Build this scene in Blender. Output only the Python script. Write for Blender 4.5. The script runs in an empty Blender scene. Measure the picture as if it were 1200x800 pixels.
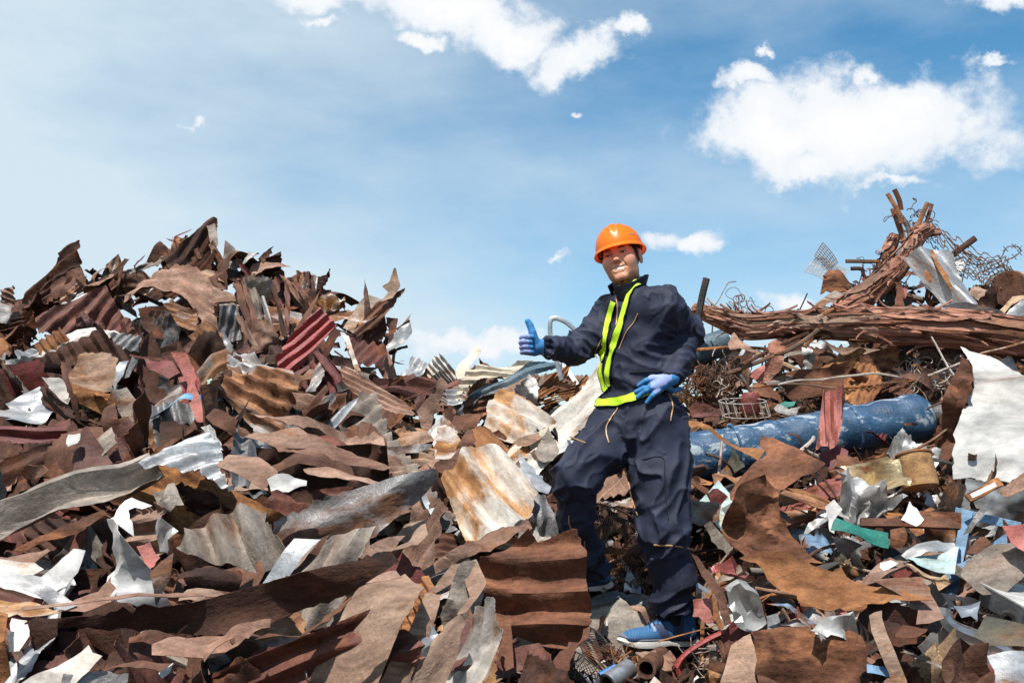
import bpy, bmesh, math, random
import numpy as np
from mathutils import Vector, Matrix, noise as mnoise
from mathutils.bvhtree import BVHTree
from mathutils.geometry import delaunay_2d_cdt
R = math.radians
scn = bpy.context.scene
COL = scn.collection
random.seed(7)
rng = np.random.default_rng(7)

# ------------------------------------------------------------------ camera
CAMZ = 1.60
PITCH = R(7.7)
FPX = 1177.0                     # focal length in pixels of the 1200 px wide photograph
cam_d = bpy.data.cameras.new('camera'); cam = bpy.data.objects.new('camera', cam_d); COL.objects.link(cam)
cam_d.sensor_width = 36.0; cam_d.lens = 36.0*FPX/1200.0; cam_d.clip_start = 0.05; cam_d.clip_end = 2000
cam.location = (0, 0, CAMZ); cam.rotation_euler = (R(90)+PITCH, 0, 0)
scn.camera = cam
CAM = Vector((0, 0, CAMZ))
cR = Vector((1, 0, 0)); cU = Vector((0, -math.sin(PITCH), math.cos(PITCH))); cF = Vector((0, math.cos(PITCH), math.sin(PITCH)))

def ray(px, py):
    """direction through a photo pixel, scaled so that its world y is 1"""
    d = cF + cR*((px-600)/FPX) + cU*((400-py)/FPX)
    return d/d.y
def P(px, py, Y): return CAM + ray(px, py)*Y

# ------------------------------------------------------------------ sun, sky, exposure
SUN = Vector((-0.16, -0.50, 1.0)).normalized()      # towards the sun: high, from behind the camera
sl = bpy.data.lights.new('sun', 'SUN'); sl.energy = 5.0; sl.angle = R(0.53); sl.color = (1.0, 0.955, 0.89)
so = bpy.data.objects.new('sun', sl); COL.objects.link(so); so.location = (-3, -4, 12)
so.rotation_euler = SUN.to_track_quat('Z', 'Y').to_euler()
scn.view_settings.view_transform = 'Standard'; scn.view_settings.look = 'None'
scn.view_settings.exposure = 0.46; scn.view_settings.gamma = 1.0; scn.view_settings.use_curve_mapping = False

world = bpy.data.worlds.new('World'); scn.world = world; world.use_nodes = True
def build_world():
    nt = world.node_tree; N = nt.nodes; L = nt.links; N.clear()
    def nd(t, **k):
        n = N.new(t)
        for a, b in k.items(): setattr(n, a, b)
        return n
    def setin(n, i, v):
        if hasattr(v, 'is_linked') or isinstance(v, bpy.types.NodeSocket): L.new(v, n.inputs[i])
        else: n.inputs[i].default_value = v
    def M(op, a, b=0.0, c=0.0, clamp=False):
        n = nd('ShaderNodeMath', operation=op, use_clamp=clamp)
        setin(n, 0, a); setin(n, 1, b); setin(n, 2, c); return n.outputs[0]
    def V(op, a, b):
        n = nd('ShaderNodeVectorMath', operation=op); setin(n, 0, a); setin(n, 1, b)
        return n.outputs['Value'] if op in ('DOT_PRODUCT', 'LENGTH') else n.outputs['Vector']
    tc = nd('ShaderNodeTexCoord').outputs['Generated']
    sky = nd('ShaderNodeTexSky', sky_type='NISHITA'); sky.sun_disc = False
    sky.sun_elevation = math.asin(SUN.z); sky.sun_rotation = math.atan2(SUN.x, SUN.y)
    sky.altitude = 0; sky.air_density = 1.0; sky.dust_density = 0.4; sky.ozone_density = 1.2
    n1 = nd('ShaderNodeTexNoise'); n1.inputs['Scale'].default_value = 9; n1.inputs['Detail'].default_value = 7; n1.inputs['Roughness'].default_value = .62
    L.new(tc, n1.inputs['Vector'])
    warp = V('MULTIPLY', V('SUBTRACT', n1.outputs['Color'], (.5, .5, .5)), (.11, .11, .11))
    dirw = V('ADD', tc, warp)
    blobs = [(395,5,75,20,.9),(520,12,95,24,1.0),(600,42,65,26,1.0),(675,68,62,24,1.0),(745,48,38,14,.9),(672,124,20,8,.6),(497,62,26,10,.8),(385,42,26,10,.7),
             (1005,152,140,54,1.12),(1060,114,80,36,1.05),(920,170,80,36,1.15),(950,210,58,20,.8),(1022,78,26,16,.9),
             (872,100,32,15,.8),(886,66,15,9,.75),(806,280,50,18,.8),(664,298,28,10,.6),(1185,8,36,20,.95),(1165,72,34,10,.5),
             (224,151,26,9,.42),(940,352,70,16,.8),(1050,230,70,12,.5),(560,400,150,20,.7)]
    acc = None
    for (px, py, rx, ry, s) in blobs:
        d = (cF + cR*((px-600)/FPX) + cU*((400-py)/FPX)); ln = d.length; d = d/ln
        r = (cR - d*cR.dot(d)).normalized(); u = r.cross(d); 
        if u.z < 0: u = -u
        k = 1.0/ln
        df = V('SUBTRACT', dirw, tuple(d))
        a = M('DIVIDE', V('DOT_PRODUCT', df, tuple(r)), rx/FPX*k*1.15)
        b = M('DIVIDE', V('DOT_PRODUCT', df, tuple(u)), ry/FPX*k*1.25)
        q = M('SUBTRACT', s, M('SQRT', M('ADD', M('MULTIPLY', a, a), M('MULTIPLY', b, b))))
        # only in front of the camera
        q = M('SUBTRACT', q, M('MULTIPLY', M('GREATER_THAN', 0.0, V('DOT_PRODUCT', tc, tuple(d))), 50.0))
        acc = q if acc is None else M('MAXIMUM', acc, q)
    n2 = nd('ShaderNodeTexNoise'); n2.inputs['Scale'].default_value = 16; n2.inputs['Detail'].default_value = 9; n2.inputs['Roughness'].default_value = .6
    L.new(tc, n2.inputs['Vector'])
    f = M('ADD', acc, M('MULTIPLY', M('SUBTRACT', n2.outputs['Fac'], .5), 2.3))
    rm = nd('ShaderNodeMapRange', interpolation_type='SMOOTHSTEP'); setin(rm, 0, f); rm.inputs[1].default_value = -.10; rm.inputs[2].default_value = .52
    cloud = rm.outputs[0]
    # thin veil: stretched noise, stronger to the left and low down
    mp = nd('ShaderNodeMapping'); mp.inputs['Scale'].default_value = (1.2, 1.2, 3.2); mp.inputs['Rotation'].default_value = (0, R(25), 0); L.new(tc, mp.inputs[0])
    n3 = nd('ShaderNodeTexNoise'); n3.inputs['Scale'].default_value = 2.6; n3.inputs['Detail'].default_value = 8; n3.inputs['Roughness'].default_value = .55; L.new(mp.outputs[0], n3.inputs['Vector'])
    sep = nd('ShaderNodeSeparateXYZ'); L.new(tc, sep.inputs[0])
    low = M('SUBTRACT', .60, M('MULTIPLY', sep.outputs['Z'], 1.05))          # more veil near the horizon
    left = M('MULTIPLY', M('SUBTRACT', .08, sep.outputs['X']), 1.75, clamp=False)
    left = M('MAXIMUM', left, 0.0)
    veil = M('ADD', M('ADD', low, left), M('MULTIPLY', M('SUBTRACT', n3.outputs['Fac'], .5), 1.6), clamp=True)
    veil = M('MULTIPLY', veil, .93)
    hs = nd('ShaderNodeHueSaturation'); hs.inputs['Saturation'].default_value = 1.3; hs.inputs['Hue'].default_value = .487; hs.inputs['Value'].default_value = 1.12; L.new(sky.outputs[0], hs.inputs['Color'])
    bg1 = nd('ShaderNodeBackground'); L.new(hs.outputs[0], bg1.inputs[0]); bg1.inputs[1].default_value = .10
    bg2 = nd('ShaderNodeBackground'); bg2.inputs[0].default_value = (.74, .88, .97, 1); bg2.inputs[1].default_value = .68
    bg3 = nd('ShaderNodeBackground'); bg3.inputs[1].default_value = .75
    cc = nd('ShaderNodeMix', data_type='RGBA'); cc.inputs['A'].default_value = (.80, .86, .93, 1); cc.inputs['B'].default_value = (.97, .975, .98, 1)
    rm2 = nd('ShaderNodeMapRange'); setin(rm2, 0, f); rm2.inputs[1].default_value = .0; rm2.inputs[2].default_value = 1.1; L.new(rm2.outputs[0], cc.inputs['Factor']); L.new(cc.outputs['Result'], bg3.inputs[0])
    m1 = nd('ShaderNodeMixShader'); L.new(veil, m1.inputs[0]); L.new(bg1.outputs[0], m1.inputs[1]); L.new(bg2.outputs[0], m1.inputs[2])
    m2 = nd('ShaderNodeMixShader'); L.new(cloud, m2.inputs[0]); L.new(m1.outputs[0], m2.inputs[1]); L.new(bg3.outputs[0], m2.inputs[2])
    out = nd('ShaderNodeOutputWorld'); L.new(m2.outputs[0], out.inputs[0])
build_world()

# ------------------------------------------------------------------ noise (numpy)
def _h(ix, iy, iz, seed):
    n = (ix*374761393 + iy*668265263 + iz*2147483647 + seed*1274126177) & 0xffffffff
    n = ((n ^ (n >> 13))*1274126177) & 0xffffffff
    n = (n ^ (n >> 16)) & 0xffffffff
    return n/4294967295.0*2-1
def vn(p, seed=0):
    p = np.asarray(p, dtype=np.float64)
    i = np.floor(p).astype(np.int64); f = p-i; f = f*f*(3-2*f)
    x, y, z = i[..., 0], i[..., 1], i[..., 2]; fx, fy, fz = f[..., 0], f[..., 1], f[..., 2]
    r = 0
    for dx in (0, 1):
        wx = fx if dx else 1-fx
        for dy in (0, 1):
            wy = fy if dy else 1-fy
            for dz in (0, 1):
                wz = fz if dz else 1-fz
                r = r + wx*wy*wz*_h(x+dx, y+dy, z+dz, seed)
    return r
def fbm(p, seed=0, o=4, g=.5):
    p = np.asarray(p, dtype=np.float64)
    r = 0; a = 1
    for k in range(o): r = r + a*vn(p*(2**k)+k*17.3, seed+k*31); a *= g
    return r

# ------------------------------------------------------------------ object helpers
def tag(o, label=None, cat=None, group=None, kind=None):
    if label: o['label'] = label
    if cat: o['category'] = cat
    if group: o['group'] = group
    if kind: o['kind'] = kind
    return o
def empty(name, loc, label, cat, group=None):
    o = bpy.data.objects.new(name, None); COL.objects.link(o); o.location = loc; o.empty_display_size = .1
    return tag(o, label, cat, group)
def link(name, me, mat=None, parent=None, loc=None, rot=None):
    o = bpy.data.objects.new(name, me); COL.objects.link(o)
    if mat is not None and not me.materials: me.materials.append(mat)
    if parent is not None: o.parent = parent
    if loc is not None: o.location = loc
    if rot is not None: o.rotation_euler = rot
    return o
def mesh_from(name, v, f, smooth=True, sharp=None):
    me = bpy.data.meshes.new(name); me.from_pydata([tuple(x) for x in v], [], [tuple(x) for x in f]); me.update()
    if smooth:
        me.shade_smooth()
        if sharp is not None: me.set_sharp_from_angle(angle=R(sharp))
    return me
class MB:
    """collects raw geometry for one mesh"""
    def __init__(s): s.v = []; s.f = []
    def add(s, v, f):
        b = len(s.v); s.v += [tuple(x) for x in v]; s.f += [tuple(i+b for i in q) for q in f]
    def tube(s, pts, r, n=8, cap=True, flat=None):
        """pts world points, r scalar or list"""
        pts = [Vector(p) for p in pts]; m = len(pts)
        rr = r if hasattr(r, '__len__') else [r]*m
        t0 = (pts[1]-pts[0]).normalized(); up = Vector((0, 0, 1)) if abs(t0.z) < .9 else Vector((1, 0, 0))
        nrm = (up - t0*up.dot(t0)).normalized(); V = []
        for i, p in enumerate(pts):
            t = (pts[min(i+1, m-1)]-pts[max(i-1, 0)])
            if t.length < 1e-9: t = t0
            t = t.normalized(); nrm = (nrm - t*nrm.dot(t)); nrm = nrm.normalized() if nrm.length > 1e-6 else t.orthogonal().normalized()
            b = t.cross(nrm)
            for k in range(n):
                a = 2*math.pi*k/n; e = 1.0 if flat is None else flat
                V.append(p + nrm*(math.cos(a)*rr[i]) + b*(math.sin(a)*rr[i]*e))
        F = []
        for i in range(m-1):
            for k in range(n): F.append((i*n+k, i*n+(k+1) % n, (i+1)*n+(k+1) % n, (i+1)*n+k))
        if cap: F.append(tuple(range(n-1, -1, -1))); F.append(tuple((m-1)*n+k for k in range(n)))
        s.add(V, F)
    def box(s, c, ax, ay, az):
        """centre and three half-axis vectors"""
        c, ax, ay, az = Vector(c), Vector(ax), Vector(ay), Vector(az)
        V = [c+ax*i+ay*j+az*k for i in (-1, 1) for j in (-1, 1) for k in (-1, 1)]
        s.add(V, [(0,1,3,2),(4,6,7,5),(0,4,5,1),(2,3,7,6),(0,2,6,4),(1,5,7,3)])
    def build(s, name, mat, parent=None, smooth=True, sharp=35, origin=None):
        o0 = Vector(origin) if origin is not None else Vector((0, 0, 0))
        me = mesh_from(name, [Vector(p)-o0 for p in s.v], s.f, smooth, sharp)
        bm = bmesh.new(); bm.from_mesh(me); bmesh.ops.recalc_face_normals(bm, faces=bm.faces); bm.to_mesh(me); bm.free()
        if smooth: me.shade_smooth(); me.set_sharp_from_angle(angle=R(sharp))
        return link(name, me, mat, parent, None if origin is None else o0)
def smooth_path(pts, sub=6):
    pts = [Vector(p) for p in pts]; out = []
    for i in range(len(pts)-1):
        p0 = pts[max(i-1, 0)]; p1 = pts[i]; p2 = pts[i+1]; p3 = pts[min(i+2, len(pts)-1)]
        for k in range(sub):
            t = k/sub
            out.append(.5*((2*p1)+(p2-p0)*t+(2*p0-5*p1+4*p2-p3)*t*t+(3*p1-p0-3*p2+p3)*t**3))
    out.append(pts[-1]); return out

# ------------------------------------------------------------------ materials
MATS = {}
def new_mat(name):
    m = bpy.data.materials.new(name); m.use_nodes = True; m.node_tree.nodes.clear(); return m
def metal(key, c1, c2, rust=None, amt=0.3, metallic=0.0, rough=.6, spec=.4, bump=.4, scale=5.0, streak=(.5, 1.3, 1), rust2=(.30, .115, .04), speck=.35, flakes=None, fl_amt=.3):
    m = new_mat(key); nt = m.node_tree; N = nt.nodes; L = nt.links
    tc = N.new('ShaderNodeTexCoord'); oi = N.new('ShaderNodeObjectInfo')
    mul = N.new('ShaderNodeMath'); mul.operation = 'MULTIPLY'; L.new(oi.outputs['Random'], mul.inputs[0]); mul.inputs[1].default_value = 61.0
    add = N.new('ShaderNodeVectorMath'); add.operation = 'ADD'; L.new(tc.outputs['Object'], add.inputs[0]); L.new(mul.outputs[0], add.inputs[1])
    mp = N.new('ShaderNodeMapping'); mp.inputs['Scale'].default_value = streak; L.new(add.outputs[0], mp.inputs[0])
    def noise(sc, det, rgh, dist=0, src=None):
        n = N.new('ShaderNodeTexNoise'); n.inputs['Scale'].default_value = sc; n.inputs['Detail'].default_value = det
        n.inputs['Roughness'].default_value = rgh; n.inputs['Distortion'].default_value = dist; L.new((src or mp).outputs[0], n.inputs['Vector']); return n
    def ramp(src, a, b):
        r = N.new('ShaderNodeMapRange'); r.interpolation_type = 'SMOOTHSTEP'; L.new(src, r.inputs[0]); r.inputs[1].default_value = a; r.inputs[2].default_value = b; return r.outputs[0]
    def mix(f, a, b, bl='MIX'):
        x = N.new('ShaderNodeMix'); x.data_type = 'RGBA'; x.blend_type = bl
        if isinstance(f, float): x.inputs['Factor'].default_value = f
        else: L.new(f, x.inputs['Factor'])
        for s, k in (('A', a), ('B', b)):
            if isinstance(k, tuple): x.inputs[s].default_value = (*k, 1) if len(k) == 3 else k
            else: L.new(k, x.inputs[s])
        return x.outputs['Result']
    n1 = noise(scale*.8, 7, .62, .4); n2 = noise(scale*.6, 10, .68, .6, mp); n3 = noise(scale*14, 3, .7, 0, add); n4 = noise(scale*2.6, 8, .7, .3)
    col = mix(ramp(n1.outputs['Fac'], .34, .66), c1, c2)
    rmask = None
    if rust is not None:
        t = .70-.42*amt
        rmask = ramp(n2.outputs['Fac'], t-.03, t+.06)
        rcol = mix(ramp(n4.outputs['Fac'], .38, .64), rust, rust2)
        # rust first stains the coat around it
        stain = ramp(n2.outputs['Fac'], t-.14, t+.05)
        col = mix(N_mul(N, L, stain, .55), col, tuple(.45*a+.55*b for a, b in zip(rust2, c2)))
        col = mix(rmask, col, rcol)
    if flakes is not None:
        col = mix(ramp(n4.outputs['Fac'], .66-.3*fl_amt, .70-.3*fl_amt), col, flakes)
    sp = N.new('ShaderNodeMapRange'); L.new(n3.outputs['Fac'], sp.inputs[0]); sp.inputs[1].default_value = .2; sp.inputs[2].default_value = .8; sp.inputs[3].default_value = 1-speck; sp.inputs[4].default_value = 1+speck*.6
    dirt = N.new('ShaderNodeMapRange'); L.new(n4.outputs['Fac'], dirt.inputs[0]); dirt.inputs[1].default_value = .32; dirt.inputs[2].default_value = .60; dirt.inputs[3].default_value = .42; dirt.inputs[4].default_value = 1.0
    hs = N.new('ShaderNodeHueSaturation'); L.new(col, hs.inputs['Color'])
    v1 = N.new('ShaderNodeMath'); v1.operation = 'MULTIPLY'; L.new(sp.outputs[0], v1.inputs[0]); L.new(dirt.outputs[0], v1.inputs[1])
    rv = N.new('ShaderNodeMapRange'); L.new(oi.outputs['Random'], rv.inputs[0]); rv.inputs[3].default_value = .8; rv.inputs[4].default_value = 1.2
    v2 = N.new('ShaderNodeMath'); v2.operation = 'MULTIPLY'; L.new(v1.outputs[0], v2.inputs[0]); L.new(rv.outputs[0], v2.inputs[1]); L.new(v2.outputs[0], hs.inputs['Value'])
    bs = N.new('ShaderNodeBsdfPrincipled'); L.new(hs.outputs[0], bs.inputs['Base Color'])
    if rmask is not None:
        a = N.new('ShaderNodeMapRange'); L.new(rmask, a.inputs[0]); a.inputs[3].default_value = metallic; a.inputs[4].default_value = 0; L.new(a.outputs[0], bs.inputs['Metallic'])
        b = N.new('ShaderNodeMapRange'); L.new(rmask, b.inputs[0]); b.inputs[3].default_value = rough; b.inputs[4].default_value = .9; L.new(b.outputs[0], bs.inputs['Roughness'])
        c = N.new('ShaderNodeMapRange'); L.new(rmask, c.inputs[0]); c.inputs[3].default_value = spec; c.inputs[4].default_value = .15; L.new(c.outputs[0], bs.inputs['Specular IOR Level'])
    else:
        bs.inputs['Metallic'].default_value = metallic; bs.inputs['Roughness'].default_value = rough; bs.inputs['Specular IOR Level'].default_value = spec
    bsum = N.new('ShaderNodeMath'); bsum.operation = 'MULTIPLY_ADD'; L.new(n4.outputs['Fac'], bsum.inputs[0]); bsum.inputs[1].default_value = 1.6; L.new(n3.outputs['Fac'], bsum.inputs[2])
    bp = N.new('ShaderNodeBump'); bp.inputs['Strength'].default_value = bump; bp.inputs['Distance'].default_value = .012; L.new(bsum.outputs[0], bp.inputs['Height']); L.new(bp.outputs[0], bs.inputs['Normal'])
    out = N.new('ShaderNodeOutputMaterial'); L.new(bs.outputs[0], out.inputs[0]); MATS[key] = m; return m
def N_mul(N, L, s, k):
    m = N.new('ShaderNodeMath'); m.operation = 'MULTIPLY'; L.new(s, m.inputs[0]); m.inputs[1].default_value = k; return m.outputs[0]
def plain(key, c, rough=.5, metallic=0, spec=.5, bump=0.0, bscale=60, var=.12, trans=0.0, coat=0.0):
    m = new_mat(key); nt = m.node_tree; N = nt.nodes; L = nt.links
    tc = N.new('ShaderNodeTexCoord'); n = N.new('ShaderNodeTexNoise'); n.inputs['Scale'].default_value = bscale; n.inputs['Detail'].default_value = 5; L.new(tc.outputs['Object'], n.inputs['Vector'])
    x = N.new('ShaderNodeMapRange'); L.new(n.outputs['Fac'], x.inputs[0]); x.inputs[1].default_value = .25; x.inputs[2].default_value = .75; x.inputs[3].default_value = 1-var; x.inputs[4].default_value = 1+var
    hs = N.new('ShaderNodeHueSaturation'); hs.inputs['Color'].default_value = (*c, 1); L.new(x.outputs[0], hs.inputs['Value'])
    bs = N.new('ShaderNodeBsdfPrincipled'); L.new(hs.outputs[0], bs.inputs['Base Color']); bs.inputs['Roughness'].default_value = rough; bs.inputs['Metallic'].default_value = metallic; bs.inputs['Specular IOR Level'].default_value = spec
    bs.inputs['Coat Weight'].default_value = coat
    if bump:
        bp = N.new('ShaderNodeBump'); bp.inputs['Strength'].default_value = bump; bp.inputs['Distance'].default_value = .004; L.new(n.outputs['Fac'], bp.inputs['Height']); L.new(bp.outputs[0], bs.inputs['Normal'])
    out = N.new('ShaderNodeOutputMaterial')
    if trans:
        tr = N.new('ShaderNodeBsdfTranslucent'); L.new(hs.outputs[0], tr.inputs[0]); mx = N.new('ShaderNodeMixShader'); mx.inputs[0].default_value = trans
        L.new(bs.outputs[0], mx.inputs[1]); L.new(tr.outputs[0], mx.inputs[2]); L.new(mx.outputs[0], out.inputs[0])
    else: L.new(bs.outputs[0], out.inputs[0])
    MATS[key] = m; return m

RD = (.085, .033, .019); RO = (.30, .12, .042)
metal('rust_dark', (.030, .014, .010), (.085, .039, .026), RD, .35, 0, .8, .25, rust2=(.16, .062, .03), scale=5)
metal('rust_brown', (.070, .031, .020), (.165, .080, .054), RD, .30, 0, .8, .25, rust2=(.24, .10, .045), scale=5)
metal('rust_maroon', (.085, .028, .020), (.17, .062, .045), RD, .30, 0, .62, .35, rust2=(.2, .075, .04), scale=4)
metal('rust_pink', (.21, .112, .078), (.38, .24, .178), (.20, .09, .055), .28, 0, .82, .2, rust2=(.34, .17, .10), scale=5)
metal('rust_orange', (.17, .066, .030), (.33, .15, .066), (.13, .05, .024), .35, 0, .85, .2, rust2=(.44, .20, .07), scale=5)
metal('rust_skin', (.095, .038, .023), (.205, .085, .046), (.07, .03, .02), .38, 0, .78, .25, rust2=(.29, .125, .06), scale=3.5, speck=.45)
metal('galv', (.27, .28, .29), (.42, .43, .44), (.15, .07, .04), .20, .35, .48, .5, scale=4, bump=.18)
metal('galv_rust', (.30, .295, .29), (.50, .49, .475), (.17, .075, .04), .52, .30, .5, .5, scale=4, rust2=(.33, .17, .09), bump=.22)
metal('galv_dark', (.13, .13, .135), (.24, .235, .23), (.09, .045, .03), .35, .35, .5, .45, scale=4, rust2=(.17, .085, .05))
metal('white', (.54, .53, .505), (.70, .68, .65), (.24, .10, .045), .10, 0, .5, .45, scale=4, speck=.08, bump=.12)
metal('enamel', (.60, .58, .54), (.74, .72, .68), (.28, .12, .05), .14, 0, .4, .5, scale=3, speck=.05, bump=.08)
metal('white_rust', (.50, .46, .41), (.70, .67, .62), (.30, .13, .05), .36, .05, .6, .35, scale=3.6, rust2=(.52, .27, .11), speck=.15, bump=.18)
metal('white_orange', (.60, .56, .50), (.72, .67, .60), (.40, .19, .08), .50, .0, .65, .3, scale=3.6, rust2=(.54, .31, .15), speck=.25, streak=(.55, 1.25, 1), bump=.25)
metal('cream', (.55, .47, .35), (.70, .63, .50), (.28, .15, .08), .10, 0, .55, .4, scale=3, speck=.15)
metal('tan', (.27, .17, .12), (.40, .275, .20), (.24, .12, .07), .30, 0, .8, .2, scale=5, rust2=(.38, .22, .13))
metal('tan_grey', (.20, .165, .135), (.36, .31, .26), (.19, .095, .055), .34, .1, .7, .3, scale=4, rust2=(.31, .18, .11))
metal('red', (.23, .028, .026), (.32, .05, .045), (.12, .045, .03), .22, 0, .5, .45, scale=5, rust2=(.22, .08, .05))
metal('red_pale', (.36, .105, .085), (.48, .17, .14), (.15, .05, .035), .26, 0, .6, .35, scale=5, rust2=(.28, .10, .06))
metal('red_dark', (.11, .018, .016), (.19, .035, .03), (.06, .025, .018), .25, 0, .55, .4, scale=5, rust2=(.13, .05, .03))
metal('blue', (.025, .08, .17), (.05, .14, .26), (.12, .06, .04), .16, 0, .5, .45, scale=4, speck=.2, flakes=(.36, .42, .46), fl_amt=.42)
metal('blue_frame', (.13, .25, .40), (.22, .36, .52), (.20, .11, .07), .26, 0, .55, .4, scale=6)
metal('blue_sheet', (.12, .34, .58), (.22, .45, .68), (.2, .1, .06), .05, 0, .5, .4, scale=4)
metal('slate', (.07, .12, .15), (.13, .20, .24), (.10, .07, .05), .15, .1, .5, .4, scale=4)
metal('mint', (.30, .50, .40), (.42, .60, .50), (.24, .16, .1), .12, 0, .6, .35, scale=4)
metal('teal', (.02, .19, .145), (.04, .27, .21), (.1, .08, .05), .12, 0, .55, .4, scale=5)
metal('teal_pale', (.30, .44, .45), (.44, .58, .57), (.38, .30, .16), .32, 0, .55, .4, scale=5, rust2=(.62, .58, .44))
metal('gold', (.50, .38, .20), (.70, .58, .36), (.22, .10, .05), .30, .55, .33, .6, scale=5, speck=.1)
metal('silver', (.42, .43, .44), (.58, .59, .60), (.2, .1, .06), .06, .75, .38, .6, scale=5, speck=.08, bump=.08)
metal('foil', (.46, .45, .43), (.66, .65, .62), (.5, .38, .2), .12, .45, .4, .6, scale=6, speck=.08, bump=.08)
metal('red_foil', (.36, .08, .07), (.50, .16, .14), (.2, .06, .05), .12, .3, .36, .6, scale=5, speck=.1)
metal('ochre', (.36, .19, .07), (.48, .28, .12), (.2, .09, .04), .30, 0, .65, .35, scale=7, rust2=(.3, .14, .06))
metal('black', (.018, .017, .017), (.045, .04, .038), (.07, .035, .02), .25, 0, .6, .35, scale=6)
metal('olive', (.045, .042, .028), (.085, .078, .052), (.11, .05, .025), .25, 0, .6, .35, scale=5)
metal('concrete', (.24, .20, .165), (.36, .30, .255), (.2, .11, .07), .12, 0, .85, .2, scale=6)
metal('wood', (.40, .26, .15), (.56, .40, .26), (.2, .11, .07), .2, 0, .8, .2, scale=8, streak=(1, 6, 6))
metal('fibre', (.30, .105, .062), (.56, .27, .18), (.15, .05, .035), .42, 0, .72, .25, scale=9, streak=(.22, 2.4, 2.4), rust2=(.60, .33, .24), speck=.3, bump=.6)
metal('wire', (.10, .06, .04), (.20, .13, .09), (.1, .045, .025), .4, .1, .6, .35, scale=9)
metal('wire_pale', (.42, .36, .30), (.58, .52, .46), (.25, .13, .08), .3, .1, .55, .4, scale=9)
metal('blue_plain', (.03, .17, .50), (.04, .22, .60), (.2, .2, .2), .05, 0, .4, .5, scale=4)
metal('earth', (.018, .012, .010), (.05, .03, .022), (.07, .034, .02), .35, 0, .95, .1, scale=9, bump=.9)  # rubble colour darkened so the gaps between sheets look deep in shadow
metal('ground', (.10, .075, .055), (.16, .125, .095), (.12, .07, .045), .3, 0, .95, .1, scale=1.2)
# ------------------------------------------------------------------ the mound
RIDGE = [(-250, 330, 8.6), (-100, 345, 8.6), (0, 372, 8.5), (60, 352, 8.4), (110, 338, 8.3), (160, 322, 8.2), (210, 300, 8.1), (260, 302, 8.0), (310, 326, 7.8), (360, 350, 7.6), (410, 375, 7.4), (450, 395, 7.2),
         (480, 428, 7.0), (510, 450, 6.8), (560, 455, 6.6), (610, 458, 6.5), (660, 452, 6.4), (700, 462, 6.4), (750, 455, 6.5), (800, 438, 6.6), (850, 415, 6.8), (900, 408, 6.9), (950, 385, 7.1),
         (1000, 355, 7.2), (1050, 330, 7.3), (1100, 325, 7.4), (1150, 335, 7.5), (1200, 340, 7.6), (1350, 330, 7.8), (1500, 345, 7.8)]
_ru = np.array([(p-600)/FPX for p, _, _ in RIDGE]); _rY = np.array([y for _, _, y in RIDGE])
_rz = np.array([P(p, q+8, y).z for p, q, y in RIDGE])
_r0 = np.interp(_ru, [-.7, -.5, -.25, 0, .1, .3, .7], [3.3, 3.3, 3.4, 3.9, 4.15, 3.9, 3.6])
Z0 = CAMZ-.70
FOOT = P(690, 690, 4.22)
def H(x, y):
    x = np.asarray(x, float); y = np.asarray(y, float)
    u = np.clip(x/np.maximum(y, 1.2), -.7, .7)
    Yr = np.interp(u, _ru, _rY); zr = np.interp(u, _ru, _rz); r0 = np.interp(u, _ru, _r0)
    t = np.clip((y-r0)/(Yr-r0), 0, 1); s = t**.9
    z = Z0+(zr-Z0)*s
    z = np.where(y > Yr, np.maximum(zr-(y-Yr)*.55, .0), z)
    edge = np.clip((np.abs(x)-7.5)/5.0, 0, 1); z = z*(1-edge*edge*(3-2*edge))
    back = np.clip((-y-2.0)/4.0, 0, 1); z = z*(1-back)
    z = z+.21*np.exp(-((x-FOOT.x)**2+(y-FOOT.y)**2)/.03)
    return z
def hit(px, py):
    d = ray(px, py); Y = np.arange(2.2, 12, .02)
    z = CAMZ+d.z*Y; x = d.x*Y; b = np.nonzero(z <= H(x, Y))[0]
    if len(b): return float(Y[b[0]])
    return float(np.interp((px-600)/FPX, _ru, _rY))
def build_ground():
    xs = np.arange(-13, 13.01, .075); ys = np.arange(-6.5, 17.5, .075); X, Y = np.meshgrid(xs, ys)
    Z = H(X, Y); p = np.stack([X, Y, np.zeros_like(X)], -1)
    m = np.clip(Z/.6, 0, 1)
    Z = Z-.22*m*(1-np.exp(-((X-FOOT.x)**2+(Y-FOOT.y)**2)/.08))
    Z = Z+m*(.05*fbm(p*5, 3, 3)+.035*np.abs(fbm(p*13, 9, 2)))-.05*m
    V = np.stack([X, Y, Z], -1).reshape(-1, 3); n = len(xs); k = len(ys)
    idx = np.arange(n*k).reshape(k, n); q = np.stack([idx[:-1, :-1], idx[:-1, 1:], idx[1:, 1:], idx[1:, :-1]], -1).reshape(-1, 4)
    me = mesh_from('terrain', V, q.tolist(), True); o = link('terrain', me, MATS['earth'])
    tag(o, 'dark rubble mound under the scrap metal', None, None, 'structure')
    me = mesh_from('ground', [(-900, -900, -.01), (900, -900, -.01), (900, 900, -.01), (-900, 900, -.01)], [(0, 1, 2, 3)]); g = link('ground', me, MATS['ground'])
    tag(g, 'flat bare ground of the scrap yard', None, None, 'structure')
build_ground()

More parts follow.
